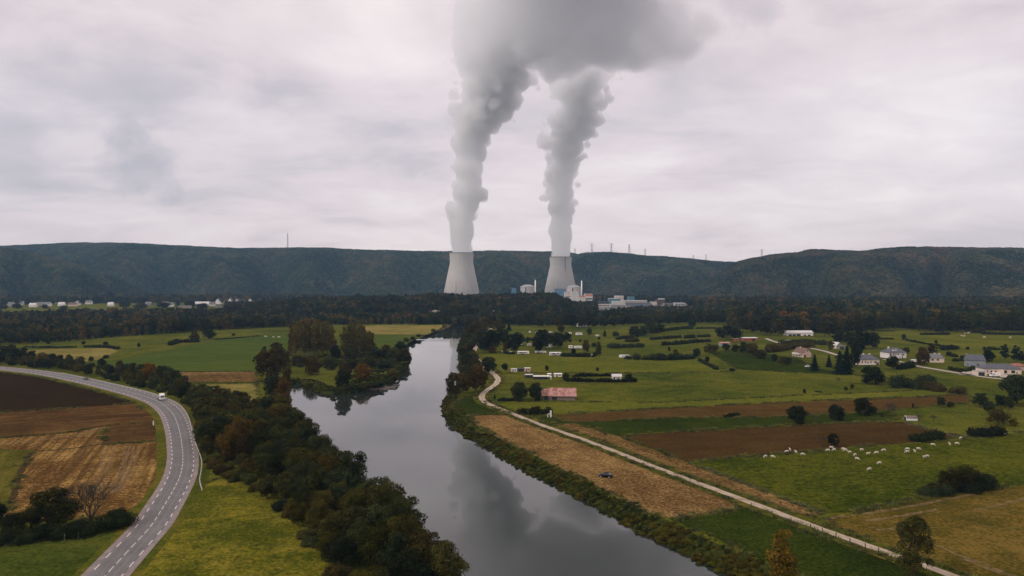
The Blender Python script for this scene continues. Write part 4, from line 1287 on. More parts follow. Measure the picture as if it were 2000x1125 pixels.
# larger single trees along the front of the brown wood
for i, (x, y, h, w, t) in enumerate([(268, 650, 30, 36, 'brown'), (300, 652, 28, 30, 'dark'), (335, 650, 30, 40, 'brown'), (250, 655, 26, 26, 'dark'), (150, 662, 24, 34, 'green'), (105, 668, 22, 36, 'olive'), (60, 672, 24, 30, 'green'),
                                     (28, 672, 20, 26, 'dark'), (190, 660, 22, 30, 'olive'), (220, 658, 20, 26, 'dark'), (365, 648, 24, 36, 'dark'), (395, 646, 26, 36, 'dark'), (430, 644, 24, 34, 'olive'), (465, 642, 22, 32, 'dark'), (500, 640, 24, 34, 'green'), (540, 639, 22, 36, 'dark')]):
    at(x, y, h, w, 'broad', t, "tree at the meadow edge of the brown and green valley wood", "front row of the valley wood")
for x, y, h, w, t in [(214, 590, 22, 22, 'black'), (234, 590, 18, 22, 'lime'), (124, 608, 12, 17, 'dark'), (146, 588, 14, 10, 'black'), (54, 596, 14, 12, 'black'), (33, 603, 10, 20, 'dark'), (262, 592, 14, 18, 'brown'), (300, 590, 16, 24, 'black'), (380, 588, 14, 26, 'olive'), (347, 598, 12, 10, 'black'), (4, 604, 10, 22, 'dark'), (70, 590, 14, 24, 'olive'), (100, 590, 12, 20, 'dark'), (160, 592, 14, 22, 'brown'), (190, 593, 14, 26, 'dark'), (280, 595, 16, 30, 'dark'), (312, 593, 14, 24, 'brown'), (340, 590, 16, 26, 'black'), (372, 600, 13, 26, 'dark'), (410, 590, 15, 28, 'brown'), (545, 592, 15, 28, 'dark'), (243, 600, 12, 24, 'dark'), (320, 602, 12, 30, 'dark'), (275, 603, 12, 30, 'olive'), (395, 604, 12, 26, 'dark'), (22, 592, 12, 20, 'brown'), (88, 603, 9, 14, 'dark')]:
    at(x, y, h, w, 'round', t, "tree standing among the houses of the village below the ridge", "village trees")
# --- stand by the water west of the islet
for x, y, h, w, k, t, l in [(521, 742, 60, 54, 'broad', (1.1, .8, .62), "big dark brown tree at the corner of the stubble field by the side channel"), (545, 728, 50, 50, 'broad', (1.05, .8, .75), "dark purplish-brown tree behind the big brown one at the side channel"),
                            (517, 700, 24, 13, 'tall', 'black', "dark spiky tree above the brown trees at the side channel"), (552, 780, 44, 36, 'broad', (1.9, 1.1, .6), "rusty brown tree leaning over the still water of the side channel"),
                            (532, 778, 46, 36, 'broad', 'dark', "dark tree behind the rusty one at the side channel"), (548, 808, 40, 38, 'broad', (1.6, 1.0, .6), "brown tree at the head of the still water with a yellow top"),
                            (524, 806, 34, 34, 'broad', 'green', "green tree between the stubble field and the still water"), (540, 690, 22, 30, 'broad', 'brown', "reddish bush at the end of the green field"),
                            (560, 752, 36, 22, 'broad', 'olive', "thin tree on the strip between the side channel and the brown trees"), (535, 758, 30, 34, 'round', 'dark', "dark undergrown tree below the purplish-brown one"), (556, 706, 20, 26, 'broad', 'olive', "olive bush before the first poplar clump")]:
    at(x, y, h, w, k, t, l)
# --- poplars and islet
for i, (x, y, h) in enumerate([(569, 690, 56), (577, 694, 62), (586, 690, 63), (595, 695, 66), (604, 691, 65), (613, 694, 66), (622, 690, 65), (631, 693, 65), (640, 690, 63), (648, 692, 58), (582, 684, 58), (600, 684, 62), (618, 684, 62), (636, 684, 58)]):
    at(x, y, h, 19, 'tall', (1.9, 1.5, .85), "tall poplar in the broad poplar clump between field and river", "broad clump of poplars", lod=1)
for i, (x, y, h) in enumerate([(672, 694, 58), (681, 697, 64), (691, 693, 64), (700, 697, 62), (709, 693, 57), (718, 696, 50), (726, 693, 44), (687, 687, 60), (704, 687, 54)]):
    at(x, y, h, 20, 'tall', (1.8, 1.5, .85), "tall poplar in the smaller poplar clump nearer the river bend", "smaller clump of poplars", lod=1)
for x, y, h, w, k, t, l in [(610, 732, 36, 36, 'round', (1.6, 1.15, .65), "olive-brown rounded tree in the middle of the islet"), (645, 722, 26, 30, 'round', (.85, .95, .75), "dark grey-green round bush on the islet"), (673, 728, 20, 26, 'round', (1.4, .95, .8), "dull brown bush west of the golden tree"),
                            (708, 742, 34, 36, 'round', (3.6, 2.0, .55), "golden autumn tree on the river islet"), (668, 759, 36, 34, 'broad', 'dark', "dark tree standing at the water's edge on the islet tip"), (676, 748, 34, 26, 'broad', 'olive', "olive tree rising behind the dark one on the islet tip"),
                            (686, 702, 30, 32, 'round', (1.25, 1.3, .8), "pale green round tree in front of the smaller poplar clump"), (655, 700, 26, 24, 'round', 'dark', "dark bush between the two poplar clumps"), (735, 700, 24, 30, 'broad', 'dark', "dark green bush below the smaller poplar clump"),
                            (752, 698, 26, 26, 'broad', 'olive', "olive bush on the bank east of the poplars"), (782, 690, 24, 26, 'round', 'dark', "dark rounded bush on the upper river bank"), (786, 706, 26, 38, 'round', (1.1, 1.05, .7), "broad bush overhanging the river at the islet's eastern shore"),
                            (770, 700, 22, 30, 'broad', 'green', "green bush behind the overhanging one on the islet shore"), (580, 714, 20, 26, 'broad', 'olive', "olive shrub at the western end of the islet"), (595, 712, 16, 20, 'round', 'brown', "small brown shrub below the broad poplar clump"),
                            (722, 716, 18, 34, 'round', 'green', "low green bush east of the golden tree"), (750, 720, 16, 36, 'round', 'dark', "low dark bush in the reeds east of the golden tree"), (768, 734, 14, 26, 'round', 'olive', "low olive bush on the islet's eastern tip"), (690, 720, 16, 30, 'round', 'dark', "low dark bush behind the golden tree")]:
    at(x, y, h, w, k, t, l)
# --- east bank of the river
for x, y, h, w, k, t, l in [(885, 776, 50, 36, 'loose', (1.55, 1.2, .85), "grey-olive willow at the water's edge beside the track bend"), (903, 768, 42, 40, 'broad', (1.3, .9, .7), "dull brown tree behind the grey-olive willow"),
                            (930, 766, 50, 50, 'broad', (1.5, .95, .55), "big brown tree inside the bend of the track"), (938, 724, 13, 14, 'round', (3.6, 1.5, .4), "small orange bush beside the track above the bend"), (955, 730, 34, 34, 'broad', 'black', "dark round-headed tree beside the track"),
                            (986, 723, 14, 15, 'round', 'black', "small round dark bush west of the white sheds"), (1068, 724, 11, 9, 'round', 'black', "tiny dark bush in the yellow-green meadow"), (1167, 725, 8, 7, 'round', 'black', "tiny round bush alone above the white hut"),
                            (1014, 783, 38, 40, 'round', 'dark', "large round dark tree west of the red-roofed barn"), (1046, 782, 36, 30, 'round', 'black', "dark tree touching the red-roofed barn"), (966, 780, 10, 5, 'round', 'black', "thin upright bush beside the track bend"),
                            (1105, 743, 16, 16, 'round', 'dark', "round bush between the white trailer and the dark garden hedge"), (1228, 741, 12, 18, 'round', 'black', "round bush beside the white hut")]:
    at(x, y, h, w, k, t, l)
bankpts = scatter_poly([G(*p)[:2] for p in [(906, 722), (899, 700), (897, 684), (901, 668), (915, 652), (930, 640), (948, 636), (944, 650), (930, 668), (921, 684), (924, 702), (938, 720), (925, 738), (908, 742)]], 6.5, 3000, 12)
for p in bankpts:
    h = rb.uniform(4, 7.5)
    plant(xy(p), h, h * 1.05, 'broad', rb.choice(['green', 'olive', 'brown', 'dark']), "bushy tree between the river and the winding track", "bushes between river and track")
for x, y, h in [(845, 632, 22), (858, 631, 24), (872, 630, 26), (884, 629.5, 27), (896, 628, 28), (908, 627, 28), (920, 628, 27), (933, 628, 26), (946, 629, 25), (866, 627, 27), (890, 625, 28), (914, 624, 28), (940, 625, 26)]:
    at(x, y, h, 24, 'broad', rb.choice(['dark', 'black', 'green']), "tall dark tree closing the view at the far bend of the river", "trees at the far river bend")
for x, y, h, w in [(806, 664, 7, 12), (818, 658, 6, 12), (846, 648, 6, 12), (793, 668, 9, 14), (868, 640, 6, 12)]:
    at(x, y, h, w, 'round', rb.choice(['olive', 'green']), "small bush on the gravelly far river shore", "bushes on the far shore")
# --- camping meadow
CAMP = "dark trees sheltering the caravans"
for x, y, h, w, k, t in [(942, 690, 42, 30, 'broad', 'black'), (956, 688, 46, 30, 'broad', 'black'), (970, 682, 38, 28, 'broad', 'black'), (1002, 690, 38, 34, 'broad', 'black'), (985, 676, 34, 26, 'broad', 'dark'), (1012, 676, 28, 26, 'broad', 'dark'),
                         (1050, 690, 34, 26, 'broad', 'black'), (1058, 682, 38, 34, 'broad', 'black'), (1090, 680, 32, 36, 'broad', 'black'), (1107, 672, 24, 18, 'broad', 'black'), (1072, 676, 26, 26, 'broad', 'dark'), (920, 660, 30, 26, 'broad', 'brown'), (930, 652, 26, 28, 'broad', 'brown'),
                         (950, 646, 26, 30, 'broad', 'brown'), (975, 648, 24, 30, 'broad', 'olive')]:
    at(x, y, h, w, k, t, "broad dark tree sheltering the white caravans above the track" if t in ('black', 'dark') else "brownish tree on the river side of the caravan meadow", CAMP if t in ('black', 'dark') else "brownish trees by the caravan meadow")
for x, y, h, w, k, t, l in [(962, 689, 14, 18, 'round', (2.2, 1.2, .7), "small reddish tree between the dark trees of the caravan meadow"), (986, 690, 22, 13, 'tall', (1.8, 1.3, .7), "slim yellowish tree between the dark trees of the caravan meadow"), (994, 646, 13, 13, 'conifer', 'black', "small dark conifer above the caravan meadow"),
                            (1030, 671, 14, 7, 'tall', 'dark', "slim dark column tree between two caravans"), (1096, 649, 17, 16, 'round', (1.3, 1.1, .9), "pale brown tree in the upper row of caravans"), (1151, 656, 15, 12, 'broad', 'dark', "pointed dark tree at the end of the upper caravan row"),
                            (1181, 657, 13, 9, 'conifer', 'dark', "small conifer east of the upper caravan row"), (1170, 697, 30, 14, 'tall', (.75, .8, .65), "dark column-shaped tree east of the caravans"), (1145, 690, 26, 16, 'broad', 'brown', "thin brown tree at the last caravan"),
                            (1133, 668, 5, 6, 'round', 'black', "tiny bush in the meadow behind the caravans"), (1160, 677, 8, 14, 'round', 'dark', "low round bush behind the column-shaped tree"), (1170, 663, 6, 6, 'round', 'dark', "tiny bush below the small conifer"), (1120, 694, 14, 12, 'round', 'black', "dark bush in front of the last white caravan")]:
    at(x, y, h, w, k, t, l)
hedge([(1098, 696), (1125, 697), (1160, 697)], 2.6, 4, "dark hedge closing the caravan meadow on the east", 'black', seed=11)
hedge([(985, 691), (1003, 692)], 1.8, 3, "short dark hedge beside the first caravan", 'black', seed=12)
hedge([(1020, 667), (1040, 664)], 2.2, 4, "hedge between the two rows of caravans", 'dark', seed=13)
# --- eastern pastures
hedge([(1190, 680), (1230, 679), (1262, 678)], 3.0, 5, "dark hedge in the pasture north of the grey trailer", 'dark', seed=14)
hedge([(1232, 702), (1262, 703), (1300, 703), (1352, 701)], 3.6, 7, "long ragged hedge along the upper edge of the yellow-green meadow", 'dark', seed=15)
hedge([(1296, 675), (1330, 672), (1362, 669), (1385, 668)], 2.6, 5, "low hedge crossing the middle pasture", 'dark', seed=16)
hedge([(1272, 664), (1300, 662), (1328, 660)], 2.6, 5, "upper hedge beside the dark group of trees", 'dark', seed=17)
hedge([(1338, 661), (1358, 660)], 3, 6, "short hedge in the upper pasture with a taller twin to its east", 'dark', seed=18)
hedge([(1364, 659), (1384, 658)], 3, 5, "short hedge east of its taller twin in the upper pasture", 'dark', seed=19)
hedge([(1225, 668), (1248, 667)], 3, 6, "short bushy hedge below the dark group of trees", 'brown', seed=20)
for x, y, h, w, k, t, l in [(1239, 658, 22, 26, 'round', 'dark', "large rounded dark tree in the upper pasture"), (1256, 656, 20, 22, 'round', 'dark', "dark rounded tree second in the upper pasture group"), (1270, 654, 26, 26, 'broad', 'dark', "tallest tree of the upper pasture group"), (1288, 650, 18, 26, 'broad', 'dark', "spreading tree at the eastern end of the upper pasture group"),
                            (1202, 657, 10, 16, 'round', 'dark', "low dark bush west of the upper pasture group"), (1307, 686, 9, 6, 'round', 'black', "tiny upright bush in the middle pasture"), (1320, 700, 18, 14, 'loose', 'brown', "thin brown tree rising from the long ragged hedge"), (1296, 702, 11, 12, 'round', 'black', "dark bush rising from the long ragged hedge"),
                            (1360, 698, 18, 19, 'round', 'black', "round dark tree at the end of the long ragged hedge"), (1384, 692, 22, 18, 'broad', 'brown', "brown tree beside the blue-grey shed"), (1396, 690, 18, 18, 'broad', 'brown', "second brown tree beside the blue-grey shed"), (1418, 684, 14, 18, 'round', 'dark', "round bush in front of the blue-grey shed"),
                            (1381, 708, 12, 12, 'round', 'dark', "bush at the corner of the dark green meadow"), (1430, 725, 6, 14, 'round', 'black', "flat bush at the tip of the yellow-green meadow"), (1350, 640, 18, 20, 'broad', 'black', "dark tree before the wood at the end of the upper pasture"),
                            (1420, 664, 30, 34, 'broad', 'dark', "big dark tree at the corner of the eastern wood"), (1440, 662, 24, 30, 'broad', 'green', "green tree at the corner of the eastern wood"), (1405, 660, 22, 20, 'broad', 'dark', "dark tree at the western corner of the eastern wood"),
                            (1436, 690, 18, 16, 'broad', 'dark', "dark tree at the western end of the thicket below the red shed"), (1452, 692, 24, 22, 'broad', 'dark', "tall dark tree in the thicket below the red shed"), (1468, 696, 26, 28, 'broad', 'brown', "brownish tree in the thicket below the red shed"),
                            (1485, 700, 18, 30, 'round', 'brown', "rounded brown bush ending the thicket below the red shed"), (1512, 706, 15, 16, 'round', 'black', "small dark bush in the green meadow west of the pink house"), (1530, 712, 16, 20, 'broad', 'brown', "brown bush in the green meadow west of the pink house"), (1541, 713, 15, 14, 'broad', 'dark', "dark bush in the green meadow west of the pink house"),
                            (1571, 768, 9, 7, 'round', 'black', "tiny lollipop-shaped tree in the wide meadow"), (1652, 763, 8, 9, 'loose', 'dark', "small thin tree in the wide meadow"), (1664, 760, 10, 10, 'loose', 'dark', "small thin tree right beside its twin in the wide meadow"), (1600, 766, 3, 18, 'shrub', 'dark', "flat patch of brambles in the wide meadow"),
                            (1591, 724, 32, 20, 'conifer', 'black', "pointed dark conifer next to the pink house"), (1619, 717, 24, 15, 'conifer', 'black', "smaller pointed conifer between the pink house and the big conifers"), (1640, 731, 46, 28, 'conifer', 'black', "big broad conifer in front of the slate-roofed house"), (1654, 730, 54, 28, 'conifer', 'black', "tallest conifer beside the slate-roofed house"),
                            (1670, 718, 34, 22, 'broad', 'black', "dark tree between the tallest conifer and the slate-roofed house"), (1664, 682, 34, 32, 'broad', 'black', "dark tree above the tallest conifer"), (1686, 680, 36, 34, 'broad', 'black', "dark tree in the middle of the dense group above the houses"), (1706, 682, 34, 28, 'broad', 'black', "dark tree ending the dense group above the houses"),
                            (1640, 668, 22, 30, 'round', 'green', "rounded green tree behind the small grey house"), (1622, 686, 22, 16, 'broad', 'olive', "olive tree beside the small grey house"), (1676, 700, 38, 26, 'broad', 'black', "dark tree below the dense group above the houses"),
                            (1704, 750, 36, 52, 'round', 'black', "very large dark tree in front of the slate-roofed house"), (1743, 722, 28, 28, 'broad', 'black', "dark bush in front of the white villa"), (1803, 713, 36, 30, 'round', (1.5, .95, .6), "large reddish-brown tree beside the white villa"), (1821, 694, 22, 22, 'loose', 'brown', "thin brown tree above the reddish-brown one"),
                            (1770, 690, 12, 16, 'round', 'brown', "low brown tree behind the white villa"), (1765, 664, 12, 10, 'round', 'olive', "small round tree in the upper eastern pasture"), (1828, 672, 8, 8, 'loose', 'dark', "tiny thin tree in the upper eastern pasture"), (1890, 683, 6, 8, 'round', 'dark', "tiny bush in the fence line of the upper eastern pasture"),
                            (1825, 650, 30, 28, 'broad', (.9, .8, .6), "brown tree standing out of the eastern wood"), (1840, 652, 30, 26, 'broad', 'dark', "dark tree standing out of the eastern wood"), (1910, 650, 12, 34, 'round', 'olive', "low olive thicket before the eastern wood"),
                            (1930, 706, 24, 26, 'round', 'black', "dark round tree behind the grey barn house"), (1962, 704, 32, 18, 'pine', 'dark', "slim pine alone east of the grey barn house"), (1984, 708, 34, 18, 'pine', 'dark', "slim pine second east of the grey barn house"), (1996, 710, 24, 18, 'pine', 'black', "short pine third east of the grey barn house"), (1901, 702, 10, 12, 'round', 'olive', "small olive tree west of the grey barn house"),
                            (1985, 792, 62, 58, 'broad', 'dark', "large dark tree at the eastern edge below the long bungalow"), (2025, 790, 60, 60, 'broad', 'dark', "dark tree beyond the eastern edge of the picture"), (1950, 832, 36, 36, 'broad', 'brown', "brownish tree in the thicket below the large eastern tree"), (1932, 806, 24, 24, 'round', 'dark', "dark bush in the thicket below the large eastern tree"),
                            (1914, 796, 28, 30, 'broad', 'dark', "dark tree at the western end of the eastern thicket"), (1955, 796, 24, 26, 'broad', 'black', "black-green bush in the middle of the eastern thicket"), (1980, 832, 16, 20, 'round', (2.2, 2.0, .6), "yellow-green bush at the end of the eastern thicket"), (1970, 800, 26, 20, 'broad', 'dark', "narrow dark tree beside the large eastern tree"),
                            (1557, 827, 36, 43, 'round', 'black', "big dark round tree at the edge of the ploughed field, westernmost of its row"), (1634, 823, 33, 38, 'round', 'black', "dark round tree second in the row at the ploughed field"), (1686, 811, 34, 40, 'round', 'black', "dark round tree third in the row at the ploughed field"), (1706, 808, 16, 16, 'round', 'dark', "low bush attached to the third dark round tree"),
                            (1838, 795, 20, 18, 'broad', 'dark', "dark bush on the harrowed strip"), (1856, 795, 11, 16, 'round', 'dark', "low bush next to the dark bush on the harrowed strip"), (1783, 798, 10, 6, 'loose', 'dark', "tiny tree at the edge of the harrowed strip"), (1723, 815, 8, 6, 'round', 'dark', "tiny bush below the bare tree"),
                            (1628, 872, 26, 28, 'loose', (.8, .8, .75), "grey-green bush at the top edge of the cow pasture"), (1893, 846, 12, 7, 'round', 'black', "upright bush on the fence above the cow pasture")]:
    at(x, y, h, w, k, t, l)
for nm, pts_, h, w, l, t, s in [("hedge", [(1752, 757), (1790, 758), (1812, 757)], 5.0, 8, "bushy hedge in the wide meadow below the lane", 'dark', 31), ("hedge", [(1812, 760), (1850, 766), (1888, 768)], 3.6, 7, "eastern half of the bushy hedge below the lane", 'brown', 32),
                                ("hedge", [(1786, 862), (1815, 859), (1843, 856)], 2.4, 4.5, "dark bramble hedge at the corner of the ploughed field", 'black', 33), ("hedge", [(1905, 853), (1935, 851), (1958, 849)], 2.4, 5, "dark hedge on the fence line east of the ploughed field", 'black', 34),
                                ("hedge", [(1014, 809), (1040, 809), (1066, 808)], 2.4, 4.0, "dark clipped hedge beside the white post near the track", 'dark', 35), ("hedge", [(1105, 737), (1160, 735), (1205, 735)], 1.6, 2.5, "back hedge of the long narrow garden", 'black', 36),
                                ("hedge", [(1110, 745), (1170, 746), (1240, 746)], 1.7, 3.0, "front hedge of the long narrow garden", 'black', 37), ("hedge", [(975, 783), (1000, 783)], 1.0, 2, "low growth west of the large round barn tree", 'black', 38), ("hedge", [(1750, 722), (1765, 720), (1782, 717)], 3.0, 5, "dark hedge at the beginning of the lane", 'black', 39),
                                ("hedge", [(1862, 706), (1895, 704)], 1.8, 2.0, "clipped hedge west of the grey barn house", 'dark', 40), ("hedge", [(1840, 684), (1868, 682)], 3.2, 4.5, "dense clipped hedge in the eastern pasture", 'black', 41), ("hedge", [(1925, 682), (1950, 684)], 2, 4, "ragged hedge in the fence line of the eastern pasture", 'dark', 42),
                                ("hedge", [(1850, 694), (1880, 700), (1900, 703)], 2.2, 3.2, "ragged hedge above the grey barn house garden", 'dark', 43), ("hedge", [(1855, 722), (1880, 726), (1905, 722)], 1.8, 3, "garden hedge along the lane fence", 'dark', 44), ("hedge", [(1500, 688), (1540, 682), (1580, 678)], 4.2, 8, "thick hedge between the red shed and the pink house", 'brown', 45),
                                ("hedge", [(1530, 673), (1580, 671), (1612, 674)], 2.8, 8, "thick hedge below the long white shed", 'dark', 46), ("hedge", [(1700, 647), (1745, 647)], .7, 1.5, "thin hedge at the foot of the eastern wood", 'dark', 47), ("hedge", [(1802, 654), (1850, 654)], 1.8, 4, "dark hedge below the brown tree at the eastern wood", 'black', 48),
                                ("hedge", [(1920, 653), (1960, 654), (2010, 655)], 1.6, 4, "low hedge across the far eastern pasture", 'dark', 49), ("hedge", [(1718, 663), (1746, 663)], 1.2, 3, "short low hedge in the upper eastern pasture", 'dark', 50), ("hedge", [(1770, 665), (1800, 671), (1850, 678)], 1.2, 2, "hedge running down the upper eastern pasture", 'dark', 51),
                                ("hedge", [(1420, 815), (1440, 811)], .8, 2, "small dark bramble patch above the ploughed field", 'black', 52), ("hedge", [(1365, 704), (1372, 708), (1400, 722)], 1.4, 2.5, "hedge along the side of the dark green meadow", 'dark', 53), ("hedge", [(1640, 700), (1660, 702)], 2.4, 5, "hedge by the driveway of the small grey house", 'black', 54),
                                ("hedge", [(1205, 663), (1235, 659)], 2, 4, "hedge at the foot of the large rounded pasture tree", 'dark', 55), ("hedge", [(1270, 651), (1320, 644), (1350, 641)], 2.6, 5, "hedge climbing along the eastern wood", 'black', 56), ("hedge", [(1340, 643), (1380, 642), (1400, 642)], 1.4, 3, "thin hedge below the eastern wood", 'dark', 57)]:
    hedge(pts_, h, w, l, t, seed=s)
# trees at the front of the woods, one by one
for i, x in enumerate(range(1450, 2060, 23)):
    if 1522 < x < 1606: continue
    y = float(np.interp(x, [1425, 1500, 1590, 1680, 1740, 1850, 2000], [645, 656, 660, 653, 643, 650, 650])) + rb.uniform(-2, 1)
    at(x, y, rb.uniform(28, 42), rb.uniform(24, 34), 'broad', rb.choice([(.7, .7, .55), (.55, .68, .6), (1.0, .82, .58)]), "tall tree in the front rank of the eastern wood", "front rank of the eastern wood")
for i, x in enumerate(range(1010, 1420, 21)):
    y = float(np.interp(x, [1000, 1130, 1290, 1420], [637, 640, 634, 632])) + rb.uniform(-1.5, 1)
    at(x, y, rb.uniform(18, 30), rb.uniform(20, 30), 'broad', rb.choice([(.6, .72, .6), (.5, .64, .58), (.95, .85, .6)]), "tree in the front rank of the wood behind the caravan meadow", "front rank of the caravan wood")
# --- foot of the picture
for x, y, h, w, k, t, l in [(1783, 1136, 128, 88, 'loose', (1.0, .95, .75), "tall loose-crowned tree with a pale trunk between the track and the mown field"), (1523, 1158, 124, 62, 'tall', (2.1, 1.4, .6), "rusty orange poplar at the end of the dark green meadow"),
                            (1884, 958, 50, 58, 'broad', (.62, .68, .55), "dark tree standing in the low thicket between cow pasture and mown field"), (1852, 962, 40, 44, 'broad', (.7, .66, .5), "lower dark tree west in the pasture thicket"), (1828, 966, 22, 40, 'round', (.75, .7, .5), "low bush in the pasture thicket"),
                            (105, 1030, 78, 100, 'broad', (.62, .78, .5), "big dark green tree beside the bare tree at the stubble field"), (62, 1035, 46, 56, 'broad', (.7, .7, .5), "dull bush west of the big dark green tree"), (20, 1042, 40, 54, 'broad', 'black', "dark bush at the western edge under the crop field"), (-8, 1030, 50, 40, 'broad', 'black', "dark tree cut by the western edge of the picture"),
                            (232, 1028, 34, 56, 'round', (.55, .8, .65), "dense dark bush between the bare tree and the road"), (150, 1046, 26, 60, 'round', 'black', "low dark bush behind the two fence posts"), (90, 1052, 30, 60, 'round', 'black', "low black-green bush under the big dark green tree")]:
    at(x, y, h, w, k, t, l)
hedge([(1787, 972), (1815, 968), (1850, 965)], 2.4, 4.5, "bramble edge on the west side of the pasture thicket", (.0 or 'dark'), seed=61)
hedge([(1880, 962), (1910, 958), (1934, 952)], 3.4, 5.5, "bramble edge on the east side of the pasture thicket", 'black', seed=62)
hedge([(-40, 1066), (20, 1062), (80, 1057), (150, 1050), (225, 1036), (258, 1024)], 2.6, 4.5, "dark overgrown hedge below the stubble field and the bare tree", 'black', seed=63)


def bare(px, py, hpx, label, seed, col=(.042, .036, .022), leaves=0):
    p = G(px, py); s = p[1] / FPX; h = hpx * s / 9.0
    root = empty("bare_tree", (p[0], p[1], 0)); tag(root, label, "tree")
    a, b = branch_tree(seed)
    mt_ = plain("bare_bark", col, .9, var=.3)
    for nm, m in (("trunk", a), ("twigs", b)):
        o = link(nm, mesh(nm, m.v, m.f, mt_), root); o.scale = (h, h, h * .95)
    return root
bare(178, 1026, 92, "leafless spreading tree at the edge of the stubble field beside the road", 5)
bare(1739, 809, 24, "small bare tree between the dark round trees and the harrowed strip", 6)
bare(1797, 823, 16, "bare bush beside the white tunnel shed", 7)
bare(1605, 872, 22, "thin bare tree at the corner of the cow pasture", 8)
bare(1823, 824, 14, "tiny bare tree in the paddock east of the white tunnel shed", 9)
bare(1637, 748, 12, "bare sapling in the wide meadow", 10)

# --- scrub on the river banks (ground cover nobody could count)
def bank_scrub(name, A, B, y0, y1, dens, hs, seed, label, inner=0.0, outer=1.0):
    r = np.random.default_rng(seed); P = []
    for i in range(len(A) - 1):
        m = (A[i] + A[i + 1]) / 2
        if not (y0 < m[1] < y1): continue
        L = np.linalg.norm(A[i + 1] - A[i]); n = r.poisson(L * dens)
        for k in range(n):
            t = r.uniform(inner, outer); p = A[i] * (1 - t) + B[i] * t + r.normal(0, .5, 2)
            z = (0 if t < 0 else WZ * min(1, t)) - .25
            P.append((p[0], p[1], z))
    P = np.array(P); n = len(P)
    nn = np.array([mnoise.noise(Vector((p[0] / 9, p[1] / 9, seed))) for p in P])
    s = (r.uniform(.35, 1.0, n) * hs + nn * .35).clip(.18) / 3.1
    scl = np.stack([s * r.uniform(1.0, 1.7, n), s * r.uniform(1.0, 1.7, n), s], 1)
    idx = np.where(nn > .15, 3, r.integers(0, 3, n)); idx = np.where((nn < -.25) & (r.random(n) < .5), 4, idx)
    pr = [proto(f"scrub_kind_{i}", get_crown('shrub', i % 3, 1), c) for i, c in enumerate([(1.1, 1.35, .8), (1.6, 1.8, .8), (.7, .9, .65), (1.6, 1.4, .7), (2.2, 1.5, .8)])]
    scatter(name, P, scl, idx, pr, label=label)


bank_scrub("bank_scrub", RT, RW, 60, 480, 11.0, .95, 51, "dark scrub and tall weeds covering the eastern river bank", -.08, 1.0)
bank_scrub("bank_scrub", LT, LW, 60, 620, 2.2, 1.6, 52, "weeds and reeds along the western water's edge", -.8, .95)
islp = scatter_poly([G(*p)[:2] for p in [(640, 765), (700, 760), (745, 752), (775, 735), (795, 712), (798, 690), (792, 676), (735, 690), (640, 694), (575, 700), (572, 716), (690, 722), (690, 745)]], 2.6, 6000, 66)
P_ = np.array([(p[0], p[1], -.2) for p in islp]); r_ = np.random.default_rng(8); s_ = r_.uniform(.8, 2.2, len(P_)) / 3.1
scatter("islet_scrub", P_, np.stack([s_ * 1.5, s_ * 1.5, s_], 1), r_.integers(0, 3, len(P_)), [proto(f"islet_scrub_kind_{i}", get_crown('shrub', i, 1), c) for i, c in enumerate([(.9, 1.1, .7), (1.4, 1.3, .7), (.6, .8, .6)])], label="low scrub and reeds covering the river islet")
# tussocks in the near meadows, as real blades
tp = scatter_poly([G(*p)[:2] for p in [(396, 955), (430, 940), (480, 950), (560, 1005), (640, 1110), (660, 1170), (240, 1170), (285, 1110), (350, 1030)]], .95, 60000, 67)
P_ = np.array([(p[0], p[1], .03) for p in tp]); r_ = np.random.default_rng(9); n_ = len(P_)
vN = np.array([mnoise.noise(Vector((p[0] / 4, p[1] / 4, 1))) for p in P_])
kp = (vN + r_.uniform(-.4, .4, n_)) > .12; P_ = P_[kp]; n_ = len(P_)
def tuft(seed):
    r = np.random.default_rng(seed); n = 26
    b = r.normal(0, .22, (n, 2)); t = b + r.normal(0, .22, (n, 2)); V, F = [], []
    for i in range(n):
        h = r.uniform(.15, .38); w = .05
        V += [(b[i, 0] - w, b[i, 1], 0), (b[i, 0] + w, b[i, 1], 0), (t[i, 0], t[i, 1], h)]; F.append((3 * i, 3 * i + 1, 3 * i + 2))
    return mesh("grass_tuft", V, F, M_tuft)
M_tuft = plain("tuft_grass", (.125, .125, .024), .95, var=.4, scale=.2, spec=.05)
s_ = r_.uniform(.8, 1.5, n_)
scatter("meadow_grass", P_, np.stack([s_, s_, s_], 1), r_.integers(0, 2, n_), [proto("grass_kind_0", tuft(1), (1, 1, 1)), proto("grass_kind_1", tuft(2), (1, 1, 1))], label="rough tufted grass of the roadside meadow")

# rough grass left standing along the field borders
bp_ = []
for Q in BORDERS:
    for i in range(len(Q)):
        if Q[i][1] > 520 or abs(Q[i][0]) > 420 or (Q[i][0] < 0 and np.min(np.linalg.norm(RC - Q[i], axis=1)) < 9.5): continue
        for k in range(3):
            p = Q[i] + np.random.default_rng(i * 7 + k).normal(0, .7, 2)
            if mnoise.noise(Vector((p[0] / 9, p[1] / 9, 4))) > -.15: bp_.append((p[0], p[1], .05))
for s_ in (1, -1):
    for i in range(0, len(TC)):
        for k in range(2):
            p = TC[i] + TN[i] * s_ * (tw[i] + .9 + abs(np.random.default_rng(i * 5 + k + (s_ > 0)).normal(0, .8)))
            if p[1] < 460 and mnoise.noise(Vector((p[0] / 6, p[1] / 6, 9))) > -.2: bp_.append((p[0], p[1], .15))
P_ = np.array(bp_); n_ = len(P_); r_ = np.random.default_rng(10); s_ = r_.uniform(1.0, 2.3, n_)
M_rough = plain("rough_grass", (.085, .085, .024), .95, var=.6, scale=.06, spec=.05)
def rough(seed, mat):
    me = tuft(seed); me.materials.clear(); me.materials.append(mat); return me
